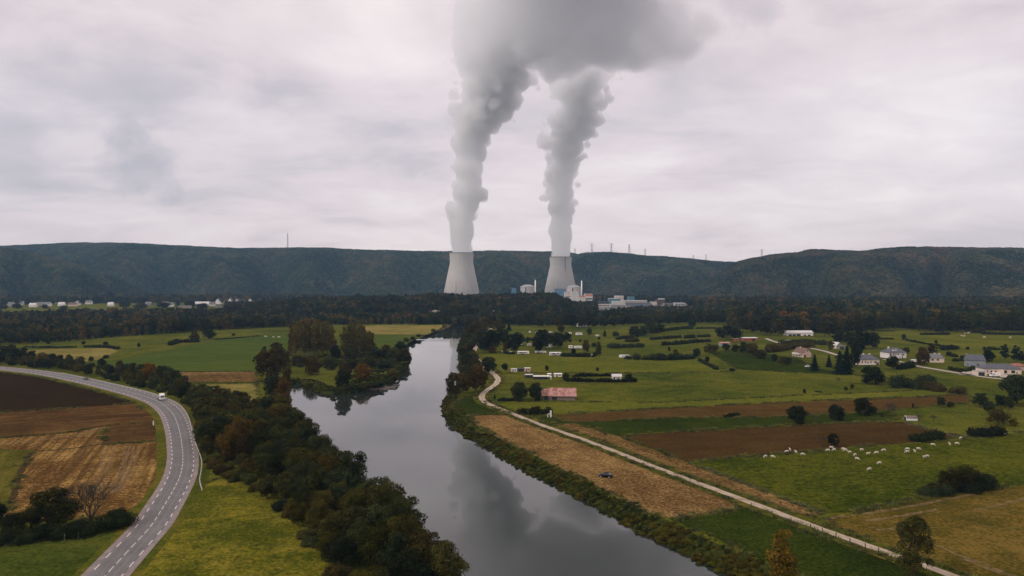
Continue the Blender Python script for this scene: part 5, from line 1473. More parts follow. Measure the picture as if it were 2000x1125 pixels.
scatter("border_grass", P_, np.stack([s_ * 1.3, s_ * 1.3, s_], 1), r_.integers(0, 3, n_), [proto("border_grass_kind_0", rough(3, M_rough), (1, 1, 1)), proto("border_grass_kind_1", rough(4, M_tuft), (1, 1, 1)), proto("border_grass_kind_2", rough(5, plain("dark_grass", (.035, .045, .012), .95, var=.4)), (1, 1, 1))], label="rough grass left standing along field borders and track")
# ================================================================== cooling towers
mc, cn, cb = new_mat("tower_concrete")
tcx = cn.node("ShaderNodeTexCoord").outputs["Object"]
sp = cn.node("ShaderNodeSeparateXYZ", {0: tcx})
angn = cn.math('ARCTAN2', sp.outputs[1], sp.outputs[0])
rib = cn.math('SINE', cn.math('MULTIPLY', angn, 96.0))
st = cn.node("ShaderNodeCombineXYZ", {0: cn.math('MULTIPLY', angn, 14.0), 1: cn.math('MULTIPLY', sp.outputs[2], .012), 2: 0.0}).outputs[0]
streak = cn.noise(st, 1.0, 5, .65)
lift = cn.math('FRACT', cn.math('MULTIPLY', sp.outputs[2], 1 / 8.6))
blot = cn.noise(tcx, .02, 5, .6)
c = cn.ramp(cn.math('ADD', cn.math('MULTIPLY', streak, .6), cn.math('MULTIPLY', blot, .4)), [(.3, (.42, .395, .375)), (.7, (.61, .575, .54))])
c = cn.mix(cn.rng(lift, 0, .10, .22, 0), c, (.22, .2, .19))
c = cn.mix(cn.rng(rib, .75, 1.0, 0, .25), c, (.24, .22, .21))
# darker lower part, its edge broken by the streaks
c = cn.mix(cn.math('MULTIPLY', cn.rng(cn.math('ADD', sp.outputs[2], cn.math('MULTIPLY', streak, 40)), 30, 100, 1, 0), .55), c, (.21, .19, .185))
cn.l.new(c, cb.inputs["Base Color"]); cb.inputs["Roughness"].default_value = .9
cn.l.new(cn.node("ShaderNodeBump", {"Strength": .3, "Distance": .5, "Height": rib}).outputs[0], cb.inputs["Normal"])
M_ladder = plain("dark_ladder", (.06, .06, .065), .8)


def tower(px, dist, topy, half_top, label, ladder_az, ladder_z):
    c = W(px, 552, dist); H = W(px, topy, dist)[2]; rt = half_top * dist / FPX
    root = empty("cooling_tower", (c[0], c[1], 0)); tag(root, label, "cooling tower")
    prof = [(0, 1.63), (.06, 1.55), (.14, 1.44), (.24, 1.355), (.34, 1.27), (.45, 1.18), (.55, 1.10), (.65, 1.025), (.75, .97), (.83, .962), (.9, .97), (.95, .988), (1, 1.005)]
    zs = np.linspace(0, 1, 40); rs = np.interp(zs, [p[0] for p in prof], [p[1] for p in prof])
    rs = np.convolve(np.pad(rs, 2, mode='edge'), np.ones(5) / 5, 'valid'); rs[-1] = 1.005; rs[0] = 1.63
    n = 96; V = []; F = []
    for k, (z, r) in enumerate(list(zip(zs, rs)) + [(1.0, .985), (.80, .95), (.0, 1.58)]):
        for i in range(n):
            a = 2 * math.pi * i / n; V.append((math.cos(a) * r * rt, math.sin(a) * r * rt, z * H))
    m = len(zs) + 3
    for k in range(m - 1):
        for i in range(n): F.append((k * n + i, k * n + (i + 1) % n, (k + 1) * n + (i + 1) % n, (k + 1) * n + i))
    link("shell", mesh_np("shell", V, F, mc, True), root)
    V, F = [], []
    for (r, z) in ((1.006, H - 1.6), (1.03, H - 1.6), (1.03, H + .4), (.99, H + .4)):
        for i in range(n):
            a = 2 * math.pi * i / n; V.append((math.cos(a) * r * rt, math.sin(a) * r * rt, z))
    for k in range(3):
        for i in range(n): F.append((k * n + i, k * n + (i + 1) % n, (k + 1) * n + (i + 1) % n, (k + 1) * n + i))
    link("rim", mesh_np("rim", V, F, plain("rim_walkway", (.20, .185, .175), .9)), root)
    az = ladder_az; mb = MB()
    zz = np.linspace(ladder_z[0], ladder_z[1], 24)
    for a, b in zip(zz[:-1], zz[1:]):
        ra, rb2 = (np.interp(t, zs, rs) * rt + .8 for t in (a, b))
        mb.tube((math.cos(az) * ra, math.sin(az) * ra, a * H), (math.cos(az) * rb2, math.sin(az) * rb2, b * H), 1.1, None, 5)
    mb.build("ladder", M_ladder, root)
    return root


tower(901.5, D1, 494, 23.6, "nearer and larger cooling tower on the west", R(-104), (.0, .36))
tower(1095, D2, 502, 21.6, "cooling tower behind the reactor buildings with a long dark ladder line", R(-70), (.12, 1.0))

# ================================================================== power plant
M_pale = plain("pale_cladding", (.52, .49, .465), .6, var=.08, scale=.05)
M_cream = plain("cream_cladding", (.58, .50, .44), .7, var=.08, scale=.05)
M_grey = plain("grey_cladding", (.33, .32, .32), .7, var=.12, scale=.05)
M_darkg = plain("dark_grey_cladding", (.15, .145, .145), .7, var=.15, scale=.05)
M_blue = plain("blue_cladding", (.10, .20, .28), .6, var=.1, scale=.05)
M_teal = plain("teal_cladding", (.07, .17, .19), .6, var=.1, scale=.05)
M_orange = plain("orange_cladding", (.55, .19, .07), .6, var=.12, scale=.1)
M_brownc = plain("brown_cladding", (.10, .065, .05), .8, var=.1)
M_blackr = plain("black_roofing", (.05, .052, .058), .8, var=.2, scale=.1)
M_glassd = plain("window_glass", (.03, .035, .04), .15, var=.2, spec=.6)
M_conc = plain("plant_concrete", (.45, .42, .40), .9, var=.1, scale=.05)


def block(x0, x1, ytop, dist, dep, wm, rm, label, bands=(), door=True, zb=0.0, name="plant_building"):
    a, b = W(x0, 552, dist)[0], W(x1, 552, dist)[0]; h = W(x0, ytop, dist)[2]
    root = empty(name, ((a + b) / 2, dist, zb)); tag(root, label, "building")
    w = (b - a) / 2; h -= zb
    MB().box(-w, w, 0, dep, -1, h).build("wall", wm, root)
    MB().box(-w - .4, w + .4, -.4, dep + .4, h, h + .9).build("roof", rm, root)
    for (z0, z1, m) in bands:
        MB().box(-w * .94, w * .94, -.25, 0.0, z0 * h, z1 * h).build("window_band" if m is M_glassd else "panel", m, root)
    if door and h > 8: MB().box(w * .3, w * .3 + min(5, w * .5), -.2, 0, 0, min(5, h * .4)).build("door", M_grey, root)
    return root


def reactor(px, dist, half, ywall, ytop, label):
    c = W(px, 552, dist); r = half * dist / FPX; hw_ = W(px, ywall, dist)[2]; ht_ = W(px, ytop, dist)[2]
    root = empty("reactor_building", (c[0], c[1], 0)); tag(root, label, "reactor building")
    V, F = [], []; n = 48
    pr = [(r, -1), (r, hw_)]
    for k, (q, z) in enumerate(pr):
        for i in range(n): V.append((math.cos(6.2832 * i / n) * q, math.sin(6.2832 * i / n) * q, z))
    for i in range(n): F.append((i, (i + 1) % n, n + (i + 1) % n, n + i))
    link("wall", mesh_np("wall", V, F, M_conc, True), root)
    V, F = [], []
    for q, z in ((r * 1.04, hw_), (r * 1.04, hw_ + 1.2), (r * .72, hw_ + (ht_ - hw_) * .6), (r * .36, hw_ + (ht_ - hw_) * .9), (.3, ht_)):
        for i in range(n): V.append((math.cos(6.2832 * i / n) * q, math.sin(6.2832 * i / n) * q, z))
    for k in range(4):
        for i in range(n): F.append((k * n + i, k * n + (i + 1) % n, (k + 1) * n + (i + 1) % n, (k + 1) * n + i))
    link("roof", mesh_np("roof", V, F, M_grey, True), root)
    MB().box(-r * .28 - 1.5, -r * .28 + 1.5, -r * 1.0 - .6, -r * .9, 0, hw_ * .97).build("vertical_duct", M_ladder, root)


def stack(px, dist, ytop, half, label):
    c = W(px, 552, dist); h = W(px, ytop, dist)[2]; r = half * dist / FPX
    root = empty("chimney_stack", (c[0], c[1], 0)); tag(root, label, "chimney")
    m = MB(); m.tube((0, 0, 0), (0, 0, h), r, r * .92, 16); m.build("shaft", plain("white_stack", (.82, .80, .79), .5, var=.05), root, True)
    MB().tube((0, 0, h - 2.5), (0, 0, h + .3), r * 1.08, r * 1.08, 16).build("cap_ring", M_grey, root)


reactor(1030.5, 2360, 14, 560.5, 555.5, "pale round reactor building half hidden by the wooded knoll")
stack(1045.5, 2330, 546, 1.25, "slim white chimney beside the half-hidden reactor building")
reactor(1121, 2080, 13.5, 562, 556.5, "pale round reactor building in front of the farther cooling tower")
stack(1136, 2050, 547, 1.25, "slim white chimney beside the reactor building in front of the tower")
block(999, 1008, 562.5, 2300, 30, M_blue, M_blackr, "small bluish building rising over the knoll west of the round reactor building")
block(1084, 1105, 565, 2180, 40, M_blue, M_blackr, "dark blue hall at the foot of the farther cooling tower", [(.2, .35, M_pale)])
block(1104, 1117, 571, 2010, 40, M_cream, M_grey, "cream block left of the tall white one at the round reactor building", [(.55, .62, M_glassd)])
block(1116.3, 1130, 570.5, 1960, 45, M_pale, M_pale, "tall white windowless block below the round reactor building")
block(1130.3, 1143, 578, 1955, 40, M_pale, M_grey, "white block with an orange strip beside the tall white one", [(.84, .99, M_orange)])
block(1143.3, 1157.5, 574.5, 1950, 40, M_pale, M_grey, "white block with a broad orange upper storey", [(.80, .985, M_orange), (.46, .58, M_glassd)])
block(1128, 1141, 589, 1800, 25, M_pale, M_pale, "low white annex at the edge of the wooded knoll")
block(1142, 1190, 590, 1790, 30, M_blackr, M_blackr, "long low building with a black roof in the plant yard", [(.3, .5, M_grey)])
block(1137, 1165, 596, 1690, 14, M_pale, M_pale, "long low white building before the black-roofed one", [(.45, .7, M_glassd)])
block(1166, 1192, 595, 1695, 14, M_cream, M_pale, "cream low building before the black-roofed one", [(.45, .7, M_glassd)])
block(1150, 1180, 600.5, 1610, 10, M_pale, M_grey, "white flat shed next to the trees at the plant fence", [(.3, .6, M_grey)])
block(1190, 1212, 583.5, 1900, 30, M_teal, M_pale, "teal workshop with a white roof in the plant yard")
block(1202.5, 1218, 578, 1960, 30, M_cream, M_grey, "cream cube behind the teal workshop", [(.7, .76, M_glassd)])
block(1197, 1221, 589, 1800, 26, M_pale, M_pale, "white hall below the cream cube", [(.3, .45, M_glassd)])
block(1228, 1239.5, 580, 1930, 26, M_teal, M_teal, "bright teal cube standing alone in the plant yard")
block(1221, 1264, 587.5, 1850, 30, M_grey, M_pale, "long grey hall with a bright white roof")
block(1223, 1272, 592, 1730, 16, M_darkg, M_darkg, "long grey hall in front of the white-roofed one", [(.4, .6, M_blue)])
block(1192, 1222, 594.5, 1680, 12, M_pale, M_pale, "white office row with dark windows in the plant yard", [(.25, .4, M_glassd), (.6, .75, M_glassd)])
block(1196, 1216, 600, 1600, 9, M_pale, M_grey, "white cabin row at the plant fence", [(.4, .7, M_glassd)])
block(1224, 1240, 598.5, 1620, 9, M_cream, M_grey, "cream cabin row at the plant fence", [(.4, .7, M_glassd)])
block(1283, 1299.5, 586, 1850, 26, M_brownc, M_brownc, "dark brown hall at the eastern end of the plant")
block(1288, 1298, 583.5, 1880, 16, M_pale, M_pale, "white roof house peeping over the dark brown hall")
block(1272, 1283, 590, 1840, 20, M_cream, M_grey, "pinkish low building next to the dark brown hall")
block(1300, 1317, 593, 1800, 18, M_darkg, M_darkg, "grey low building east of the dark brown hall")
block(1318, 1338, 592, 1780, 16, M_pale, M_pale, "last pale low building at the eastern end of the plant", [(.4, .6, M_glassd)])
# pale wall below the knoll
a, b = W(838, 552, 1158), W(966, 552, 1158)
mw = MB(); zb_ = 7.8
for i in range(16):
    x0 = a[0] + (b[0] - a[0]) * i / 16; x1 = a[0] + (b[0] - a[0]) * (i + 1) / 16
    mw.box(x0, x1 - .5, 1158 + .3 * (i % 2), 1160 + .3 * (i % 2), -.5, zb_ + 5.2 + 1.0 * math.sin(i * 1.7))
tag(mw.build("retaining_wall", plain("pale_wall", (.50, .42, .37), .9, var=.2, scale=.1)), "long pale wall showing between the trees below the wooded knoll", "wall")

# ================================================================== pylons and mast
M_steel = plain("lattice_steel", (.16, .165, .175), .7, var=.1)


def lattice(px, ytop, ybase, dist, label, name="power_pylon", arms=(.72, .97), armw=.32, foot=.11, rad=.55, cat="pylon", group=None):
    p = W(px, ybase, dist); top = W(px, ytop, dist)[2]; z0 = p[2] - 12; H = top - p[2]
    root = empty(name, (p[0], p[1], z0)); tag(root, label, cat, group)
    m = MB(); T = H + 12; f = foot * T
    def w(z): return f * (1 - z / T) ** 1.0 * .92 + .012 * T
    for sx_, sy_ in ((1, 1), (1, -1), (-1, 1), (-1, -1)): m.tube((sx_ * w(0), sy_ * w(0), 0), (sx_ * w(T), sy_ * w(T), T), rad, rad * .7, 4)
    k = 9
    for i in range(k):
        za, zb = T * i / k, T * (i + 1) / k
        for sy_ in (1, -1):
            m.tube((-w(za), sy_ * w(za), za), (w(zb), sy_ * w(zb), zb), rad * .5, None, 3); m.tube((w(za), sy_ * w(za), za), (-w(zb), sy_ * w(zb), zb), rad * .5, None, 3)
    m.build("lattice_body", M_steel, root)
    for t in arms:
        q = MB(); z = 12 + H * t; a = armw * H
        q.tube((-a, 0, z), (a, 0, z), rad * .8, None, 4); q.tube((-a, 0, z), (0, 0, z + H * .07), rad * .5, None, 3); q.tube((a, 0, z), (0, 0, z + H * .07), rad * .5, None, 3)
        for s in (-1, -.55, .55, 1): q.tube((a * s, 0, z), (a * s, 0, z - H * .07), rad * .5, None, 3)
        q.build("cross_arm", M_steel, root)


GP = "power pylons on the ridge"
lattice(1123, 486, 494, 3700, "short-looking power pylon right beside the farther steam plume", group=GP)
lattice(1156, 475.5, 493, 3700, "tallest power pylon on the ridge east of the farther plume", group=GP)
lattice(1194, 475.5, 493, 3720, "power pylon on the ridge, second after the tallest", arms=(.62, .85, .98), armw=.22, group=GP)
lattice(1229, 477, 496, 3740, "narrow power pylon on the ridge with three short arms", arms=(.5, .72, .93), armw=.14, group=GP)
lattice(1260, 486, 500, 3760, "thin power pylon where the ridge starts to fall", armw=.24, rad=.4, group=GP)
lattice(1354, 498, 505, 3800, "tiny distant power pylon halfway down the falling ridge", rad=.35, group=GP)
lattice(1379, 497, 508, 3820, "faint distant power pylon lower down the falling ridge", rad=.35, armw=.2, group=GP)
lattice(1488, 487, 499, 2850, "small power pylon on the western shoulder of the nearer hill", rad=.35, group=GP)
lattice(562, 455, 484, 3750, "tall red and grey radio mast on the long ridge", name="radio_mast", arms=(.36,), armw=.03, foot=.016, rad=.5, cat="mast")

# ================================================================== houses
W_white = plain("white_render", (.72, .67, .63), .85, var=.06, scale=.6)
W_cream = plain("cream_render", (.66, .54, .44), .85, var=.07, scale=.6)
W_pink = plain("pink_render", (.62, .44, .36), .85, var=.07, scale=.6)
W_greyb = plain("grey_boards", (.22, .24, .26), .85, var=.15, scale=.8)
W_stone = plain("stone_wall", (.36, .33, .30), .9, var=.2, scale=.8)
R_slate = plain("slate_roof", (.075, .078, .09), .55, var=.25, scale=.8)
R_slate2 = plain("weathered_slate", (.13, .13, .135), .6, var=.25, scale=.8)
R_brown = plain("brown_tiles", (.15, .095, .07), .8, var=.25, scale=.8)
R_red = plain("red_tiles", (.27, .11, .07), .8, var=.25, scale=.8)
R_pale = plain("pale_sheet_roof", (.55, .52, .50), .6, var=.1, scale=.5)
M_frame = plain("window_frame", (.7, .68, .66), .6, var=.05)
M_doorw = plain("door_wood", (.10, .07, .05), .6)
M_green = plain("green_door", (.02, .05, .045), .5)


def rust_roof():
    m, n, b = new_mat("rusty_red_roof")
    p = n.pos(obj=True)
    a = n.noise(p, .5, 5, .65, .5); st_ = n.noise(n.pos((3.0, .25, .25), obj=True), 1, 3)
    c = n.ramp(a, [(.3, (.33, .16, .14)), (.46, (.40, .20, .18)), (.52, (.27, .10, .055)), (.66, (.13, .05, .03))])
    c = n.mix(n.rng(st_, .4, .6, 0, .3), c, (.5, .34, .32))
    n.l.new(c, b.inputs["Base Color"]); b.inputs["Roughness"].default_value = .8
    return m
R_rust = rust_roof()


def house(px, py, L, D, eave, ridge, deg, wm, rm, label, hip=0.0, wins=(), doors=(), chim=(), name="house", cat="house", over=.45, pos=None, simple=False):
    g = pos or G(px, py); rz = R(deg)
    # (px,py) marks the foot of the wall nearest to the viewer; move the centre back
    back = abs(math.cos(rz)) * D / 2 + abs(math.sin(rz)) * L / 2
    root = empty(name, (g[0], g[1] + back * .9, 0), rz); tag(root, label, cat)
    l, d = L / 2, D / 2
    if hip == 0:
        MB().prism([(-d, -.3), (d, -.3), (d, eave), (0, ridge - .12), (-d, eave)], 'x', -l, l).build("wall", wm, root)
        k = (ridge - eave) / d; o = over
        m = MB()
        for s in (1, -1):
            m.add([(-l - o, 0, ridge), (l + o, 0, ridge), (l + o, s * (d + o), eave - k * o), (-l - o, s * (d + o), eave - k * o),
                   (-l - o, 0, ridge + .2), (l + o, 0, ridge + .2), (l + o, s * (d + o), eave - k * o + .2), (-l - o, s * (d + o), eave - k * o + .2)],
                  [(0, 1, 2, 3), (7, 6, 5, 4), (0, 4, 5, 1), (1, 5, 6, 2), (2, 6, 7, 3), (3, 7, 4, 0)])
        roof = m.build("roof", rm, root)
    else:
        MB().box(-l, l, -d, d, -.3, eave).build("wall", wm, root)
        o = over; h = min(hip * L, l - .2)
        m = MB()
        m.add([(-l - o, -d - o, eave + .003), (l + o, -d - o, eave + .003), (l + o, d + o, eave + .003), (-l - o, d + o, eave + .003), (-l - o, -d - o, eave + .2), (l + o, -d - o, eave + .2), (l + o, d + o, eave + .2), (-l - o, d + o, eave + .2), (-l + h, 0, ridge), (l - h, 0, ridge)],
              [(3, 2, 1, 0), (0, 1, 5, 4), (1, 2, 6, 5), (2, 3, 7, 6), (3, 0, 4, 7), (4, 5, 9, 8), (5, 6, 9), (6, 7, 8, 9), (7, 4, 8)])
        roof = m.build("roof", rm, root)
    for (u, z) in chim:
        MB().box(u - .45, u + .45, -.45, .45, ridge - 1.2, z).build("chimney", wm, roof)
    def opening(face, u, z, w, h, nm, mat):
        e = .05
        if face == 'f': bx = (u - w / 2, u + w / 2, -d - e, -d + .02)
        elif face == 'b': bx = (u - w / 2, u + w / 2, d - .02, d + e)
        elif face == 'r': bx = (l - .02, l + e, u - w / 2, u + w / 2)
        else: bx = (-l - e, -l + .02, u - w / 2, u + w / 2)
        f = MB().box(*bx, z, z + h).build(nm, mat, root)
        if nm == "window":
            q = .07; g_ = .02
            if face in 'fb': b2 = (bx[0] + q, bx[1] - q, bx[2] - (g_ if face == 'f' else 0), bx[3] + (g_ if face == 'b' else 0))
            else: b2 = (bx[0] - (g_ if face == 'l' else 0), bx[1] + (g_ if face == 'r' else 0), bx[2] + q, bx[3] - q)
            MB().box(*b2, z + q, z + h - q).build("pane", M_glassd, f)
    for (face, u, z, w, h) in wins: opening(face, u, z, w, h, "window", M_frame)
    for dr in doors: opening(*dr[:5], "door", dr[5] if len(dr) > 5 else M_doorw)
    return root


h1 = house(1573, 698, 11, 8.2, 3.6, 7.2, -72, W_pink, R_brown, "pink gabled house with a white balcony alone in its garden",
      wins=[('r', 0.3, 4.6, 1.2, 1.3), ('r', .6, 1.9, .9, .9), ('r', 2.6, .9, .9, .9), ('f', -3, 1.2, 1.4, 1.5), ('f', 1, 1.2, 1.4, 1.5), ('f', 3.8, 1.2, 1.2, 1.5)], doors=[('r', -2.2, 0, 2.4, 1.9)], chim=[(-2, 7.9)])
bl = MB(); bl.box(-4.5, 3.0, -6.4, -4.15, 2.2, 2.4); bl.box(-4.5, 3.0, -6.4, -6.25, 2.4, 3.4)
for u in (-4.3, -.7, 2.8): bl.box(u - .12, u + .12, -6.35, -6.1, -.2, 2.2)
bl.build("balcony", W_white, h1)
h2 = house(1636, 681, 9, 6.4, 3.2, 5.6, -68, W_cream, R_pale, "small grey house with a pale roof and garage near the dense dark trees", wins=[('r', 0, 2.6, 1.0, 1.1), ('r', -1.9, .8, .9, .9), ('f', 1.5, 1, 1.1, 1.1)], doors=[('f', -1, 0, 1, 2)])
house(1646, 682, 6, 5, 2.4, 3.2, -20, W_greyb, R_slate2, "grey garage with a dark open front attached to the small grey house", hip=.12, doors=[('f', .6, 0, 3.6, 2.1, M_glassd)], name="garage", cat="garage")
h3 = house(1697, 713, 15.5, 10, 3.9, 7.4, 6, W_cream, R_slate, "cream bungalow with a dark slate hip roof behind the very large dark tree", hip=.30, wins=[('f', -5.5, 1.4, 1.2, 1.6), ('f', -3.2, 1.4, 1.0, 1.6), ('f', 1.2, 1.4, 1.0, 1.6), ('f', 4.5, 1.4, 1.6, 1.4)],
      doors=[('f', -1.2, .2, 1.1, 2.2), ('f', 6.3, 0, 2.2, 1.9)], chim=[(-1.5, 8.0), (3.2, 7.9)])
tr_ = MB(); tr_.box(-6.5, 3, -7, -5.05, .4, .6); tr_.box(-6.5, 3, -7, -6.85, .6, 1.4); tr_.build("terrace", W_white, h3)
h4 = house(1752, 700, 15.5, 10, 4.4, 8.0, 10, W_white, R_slate, "white two-storey villa with slate roof and a tall white chimney", hip=.26, wins=[('f', -6.2, 2.6, 1.6, 1.3), ('f', -1.6, 2.6, 1.3, 1.2), ('f', .6, 2.6, 1.3, 1.2), ('f', 4.8, 2.2, 2.2, 1.2), ('f', 2.0, .6, .9, .8)],
      doors=[('f', -3.6, 2.2, 1.0, 1.9), ('f', 4.2, 0, .9, 1.8)], chim=[(-4.2, 8.9)])
mb = MB()
for u in (-2.6, -.2):
    mb.box(u - .5, u + .5, -3.6, -2.2, 5.3, 6.5)
mb.build("dormer", W_white, h4)
h5 = house(1829, 708, 12, 8.5, 3.3, 6.3, -6, W_cream, R_slate2, "cream bungalow with a grey half-hipped roof east of the reddish-brown tree", hip=.16, wins=[('f', -2.2, 1.3, 1.8, 1.4), ('f', 1.5, 1.3, 1.8, 1.4)], doors=[('f', -5, 0, 1, 2)], chim=[(4.6, 6.6), (1.2, 6.8)])
h6 = house(1916, 717, 12.5, 9.5, 4.4, 8.4, -32, W_greyb, R_slate, "grey boarded barn house with a slate roof and pale skylight", hip=.10, wins=[('r', -1.8, 3.0, .7, 1.0), ('r', -.4, 3.0, .7, 1.0), ('r', 1.0, 3.0, .7, 1.0), ('f', -4.3, .9, 1.2, 1.2)], doors=[('f', 1.8, 0, 1.6, 2.3)], chim=[(-5.0, 8.6)])
sk = MB(); sk.box(-.7, .7, -.05, .05, -.5, .5); o = sk.build("skylight", R_pale, h6); o.location = (.3, -2.55, 6.40); o.rotation_euler = (R(-51), 0, 0)
h7 = house(1961, 731, 23, 10, 3.3, 6.4, -5, W_cream, R_slate, "long cream bungalow with a wide slate roof at the end of the lane", hip=.22, wins=[('f', -9.6, 1.0, 1.0, 1.4), ('f', -7.2, 1.0, 1.2, 1.4), ('f', 1.5, .6, 2.2, 2.0), ('f', 6.3, .6, 2.4, 2.0)], doors=[('f', -4.6, 0, 1.1, 2.1)])
MB().box(-3.6, -.2, -6.6, -5.05, -.2, 3.0).build("porch", W_cream, h7)
house(1992, 724, 8, 6, 3.0, 4.8, 12, W_pink, R_red, "pinkish house with a red roof behind the long cream bungalow", hip=.2, wins=[('f', -1, 1, 1.2, 1.2)])
house(1919, 734, 6, 5.5, 2.9, 3.25, -5, W_cream, M_grey, "small cream garage with a black gate beside the lane", hip=.02, doors=[('f', -.4, 0, 3.8, 2.4, M_glassd)], name="garage", cat="garage", over=.15)
h10 = house(1562, 656, 30, 10, 3.6, 5.6, 1, W_white, R_pale, "long white shed with open bays at the edge of the eastern wood", doors=[('f', -11, 0, 3.6, 1.9, M_glassd), ('f', -6.5, 0, 3.6, 1.9, M_glassd), ('f', -1.5, 0, 4.6, 2.2, M_glassd), ('f', 5.6, 0, 2.4, 1.4, M_glassd), ('f', 10.5, 0, 3.0, 1.4, M_glassd)], name="shed", cat="shed")
M_redw = plain("red_sheet", (.30, .075, .05), .7, var=.2, scale=.5)
house(1466, 666, 14.5, 7, 2.9, 3.7, 6, M_redw, R_pale, "long low red shed with a pale roof", hip=.02, doors=[('f', 3, 0, 3, 2.2, M_glassd)], name="shed", cat="shed")
house(1439, 667, 5, 4, 2.3, 3.0, 0, M_redw, R_brown, "little red hut west of the long low red shed", name="hut", cat="hut", doors=[('f', 0, 0, 1, 1.9)])
house(1417, 676, 9, 6, 2.6, 3.8, 4, plain("blue_grey_sheet", (.20, .25, .28), .7), R_rust, "blue-grey shed with a pinkish rusty roof", hip=.05, name="shed", cat="shed", doors=[('f', -2, 0, 2, 2)])
house(1539, 669, 7, 4, 2.0, 2.5, 2, M_grey, M_pale, "small low shelter in the thicket below the long white shed", hip=.02, name="shelter", cat="shelter", doors=[('f', 0, 0, 4, 1.6, M_glassd)])
hb_ = house(1099, 782, 13.2, 8.5, 2.6, 5.6, -3, plain("barn_boards", (.19, .15, .125), .9, var=.3), R_rust, "old barn with a rusty red sheet-metal roof", name="barn", cat="barn", over=.7, doors=[('f', -4, 0, 2.6, 2.1, M_glassd)])
house(1067, 781, 4.6, 6.5, 2.5, 5.0, -3, plain("lean_to_boards", (.15, .12, .10), .9, var=.3), R_rust, "lower rusty-roofed annex between the barn and the dark tree", name="barn_annex", cat="barn annex", over=.5, doors=[('f', 0, 0, 1.6, 2, M_glassd)])
M_wrap = plain("white_wrap", (.78, .76, .74), .4, var=.06)
g0 = G(1086, 780.5)
for i in range(9):
    root = empty("wrapped_bale", (g0[0] + i * 1.02, g0[1] - .6 - .05 * i, 0), R(90)); tag(root, "round white-wrapped hay bale in the row before the barn", "hay bale", "white bales before the barn")
    m = MB(); prof = [(.0, -.55), (.5, -.55), (.6, -.45), (.6, .45), (.5, .55), (.0, .55)]; n = 14
    vs = [(x, math.cos(6.2832 * k / n) * r, .6 + math.sin(6.2832 * k / n) * r) for r, x in prof for k in range(n)]
    m.add(vs, [(j * n + k, j * n + (k + 1) % n, (j + 1) * n + (k + 1) % n, (j + 1) * n + k) for j in range(5) for k in range(n)])
    m.build("bale_roll", M_wrap, root, True)
    MB().tube((-.57, 0, .6), (.57, 0, .6), .62, .62, 14, cap=False).build("wrap_band", M_grey if i % 3 == 0 else M_wrap, root).scale = (.18, 1.005, 1.0)
house(1205, 742, 5.4, 4, 2.2, 3.3, 0, W_white, M_pale, "white hut at the end of the long narrow garden", name="hut", cat="hut", doors=[('f', -1.6, 0, .9, 1.8)], wins=[('f', .6, 1.0, .8, .7)])
# tunnel shed
g = G(1782, 821.5); root = empty("tunnel_shed", (g[0], g[1] + 1.2, 0), R(-8)); tag(root, "white tunnel-shaped shed with a dark open end in the paddock", "shed")
arc = [(1.3 * math.cos(math.pi * k / 12), 1.0 * math.sin(math.pi * k / 12) + .9) for k in range(13)]
MB().prism([(-1.3, -.2), (1.3, -.2)] + arc, 'x', -2.3, 2.3).build("wall", plain("white_tarp", (.66, .68, .70), .5, var=.08), root)
MB().prism([(1.33 * math.cos(math.pi * k / 12), 1.04 * math.sin(math.pi * k / 12) + .9) for k in range(13)] + [(-1.15, .92), (0, 1.75), (1.15, .92)], 'x', -2.2, 2.25).build("roof", plain("brown_tarp", (.16, .12, .10), .7), root)
MB().box(-2.36, -2.29, -1.0, 1.0, -.1, 1.5).build("door", M_glassd, root)
# white post beside the dark hedge
g = G(1074, 815); root = empty("well_stand", (g[0], g[1], 0)); tag(root, "white upright post with a low white frame beside the clipped hedge", "post")
MB().box(.05, .75, -.2, .2, 0, 3.0).build("upright", W_white, root)
MB().box(-1.0, 0.0, -.4, .4, 1.1, 1.7).build("crossbeam", W_stone, root)
MB().box(-1.1, -.75, -.3, .3, 0, 1.1).build("leg", W_white, root); MB().box(.25, .6, -.9, -.4, 0, .8).build("leg", W_white, root)

# ---------------------------------------------------------------- caravans and garden sheds of the camping meadow
M_cwhite = plain("caravan_white", (.78, .75, .72), .45, var=.05)
M_tyre = plain("tyre_rubber", (.02, .02, .021), .9)


def caravan(px, py, wpx, hpx, label, deg=0, awning=False):
    g = G(px, py); s = g[1] / FPX; L, H = wpx * s, hpx * s; D = min(2.6, max(2.0, L * .4))
    root = empty("caravan", (g[0], g[1] + D / 2, 0), R(deg)); tag(root, label, "caravan")
    l = L / 2; z0 = H * .14
    MB().prism([(-l, z0), (l, z0), (l, H * .8), (l - .35, H), (-l + .35, H), (-l, H * .75)], 'y', -D / 2, D / 2).build("body", M_cwhite, root)
    for u in ((-.5, -.1), (.15, .55)):
        MB().box(l * u[0], l * u[1], -D / 2 - .03, -D / 2 + .02, H * .5, H * .76).build("window", M_glassd, root)
    MB().box(l * .65, l * .65 + .6, -D / 2 - .025, -D / 2 + .02, z0, H * .78).build("door", M_grey, root)
    for u in (-.12, .12): MB().tube((l * u, -D / 2 - .04, z0), (l * u, -D / 2 + .2, z0), z0, None, 12).build("wheel", M_tyre, root)
    if awning:
        a = MB(); a.box(-l, l * .3, -D / 2 - 2.2, -D / 2 - .05, H * .86, H * .92)
        for u in (-l + .1, l * .3 - .1): a.box(u - .06, u + .06, -D / 2 - 2.15, -D / 2 - 2.0, 0, H * .86)
        a.build("awning", M_cwhite, root)


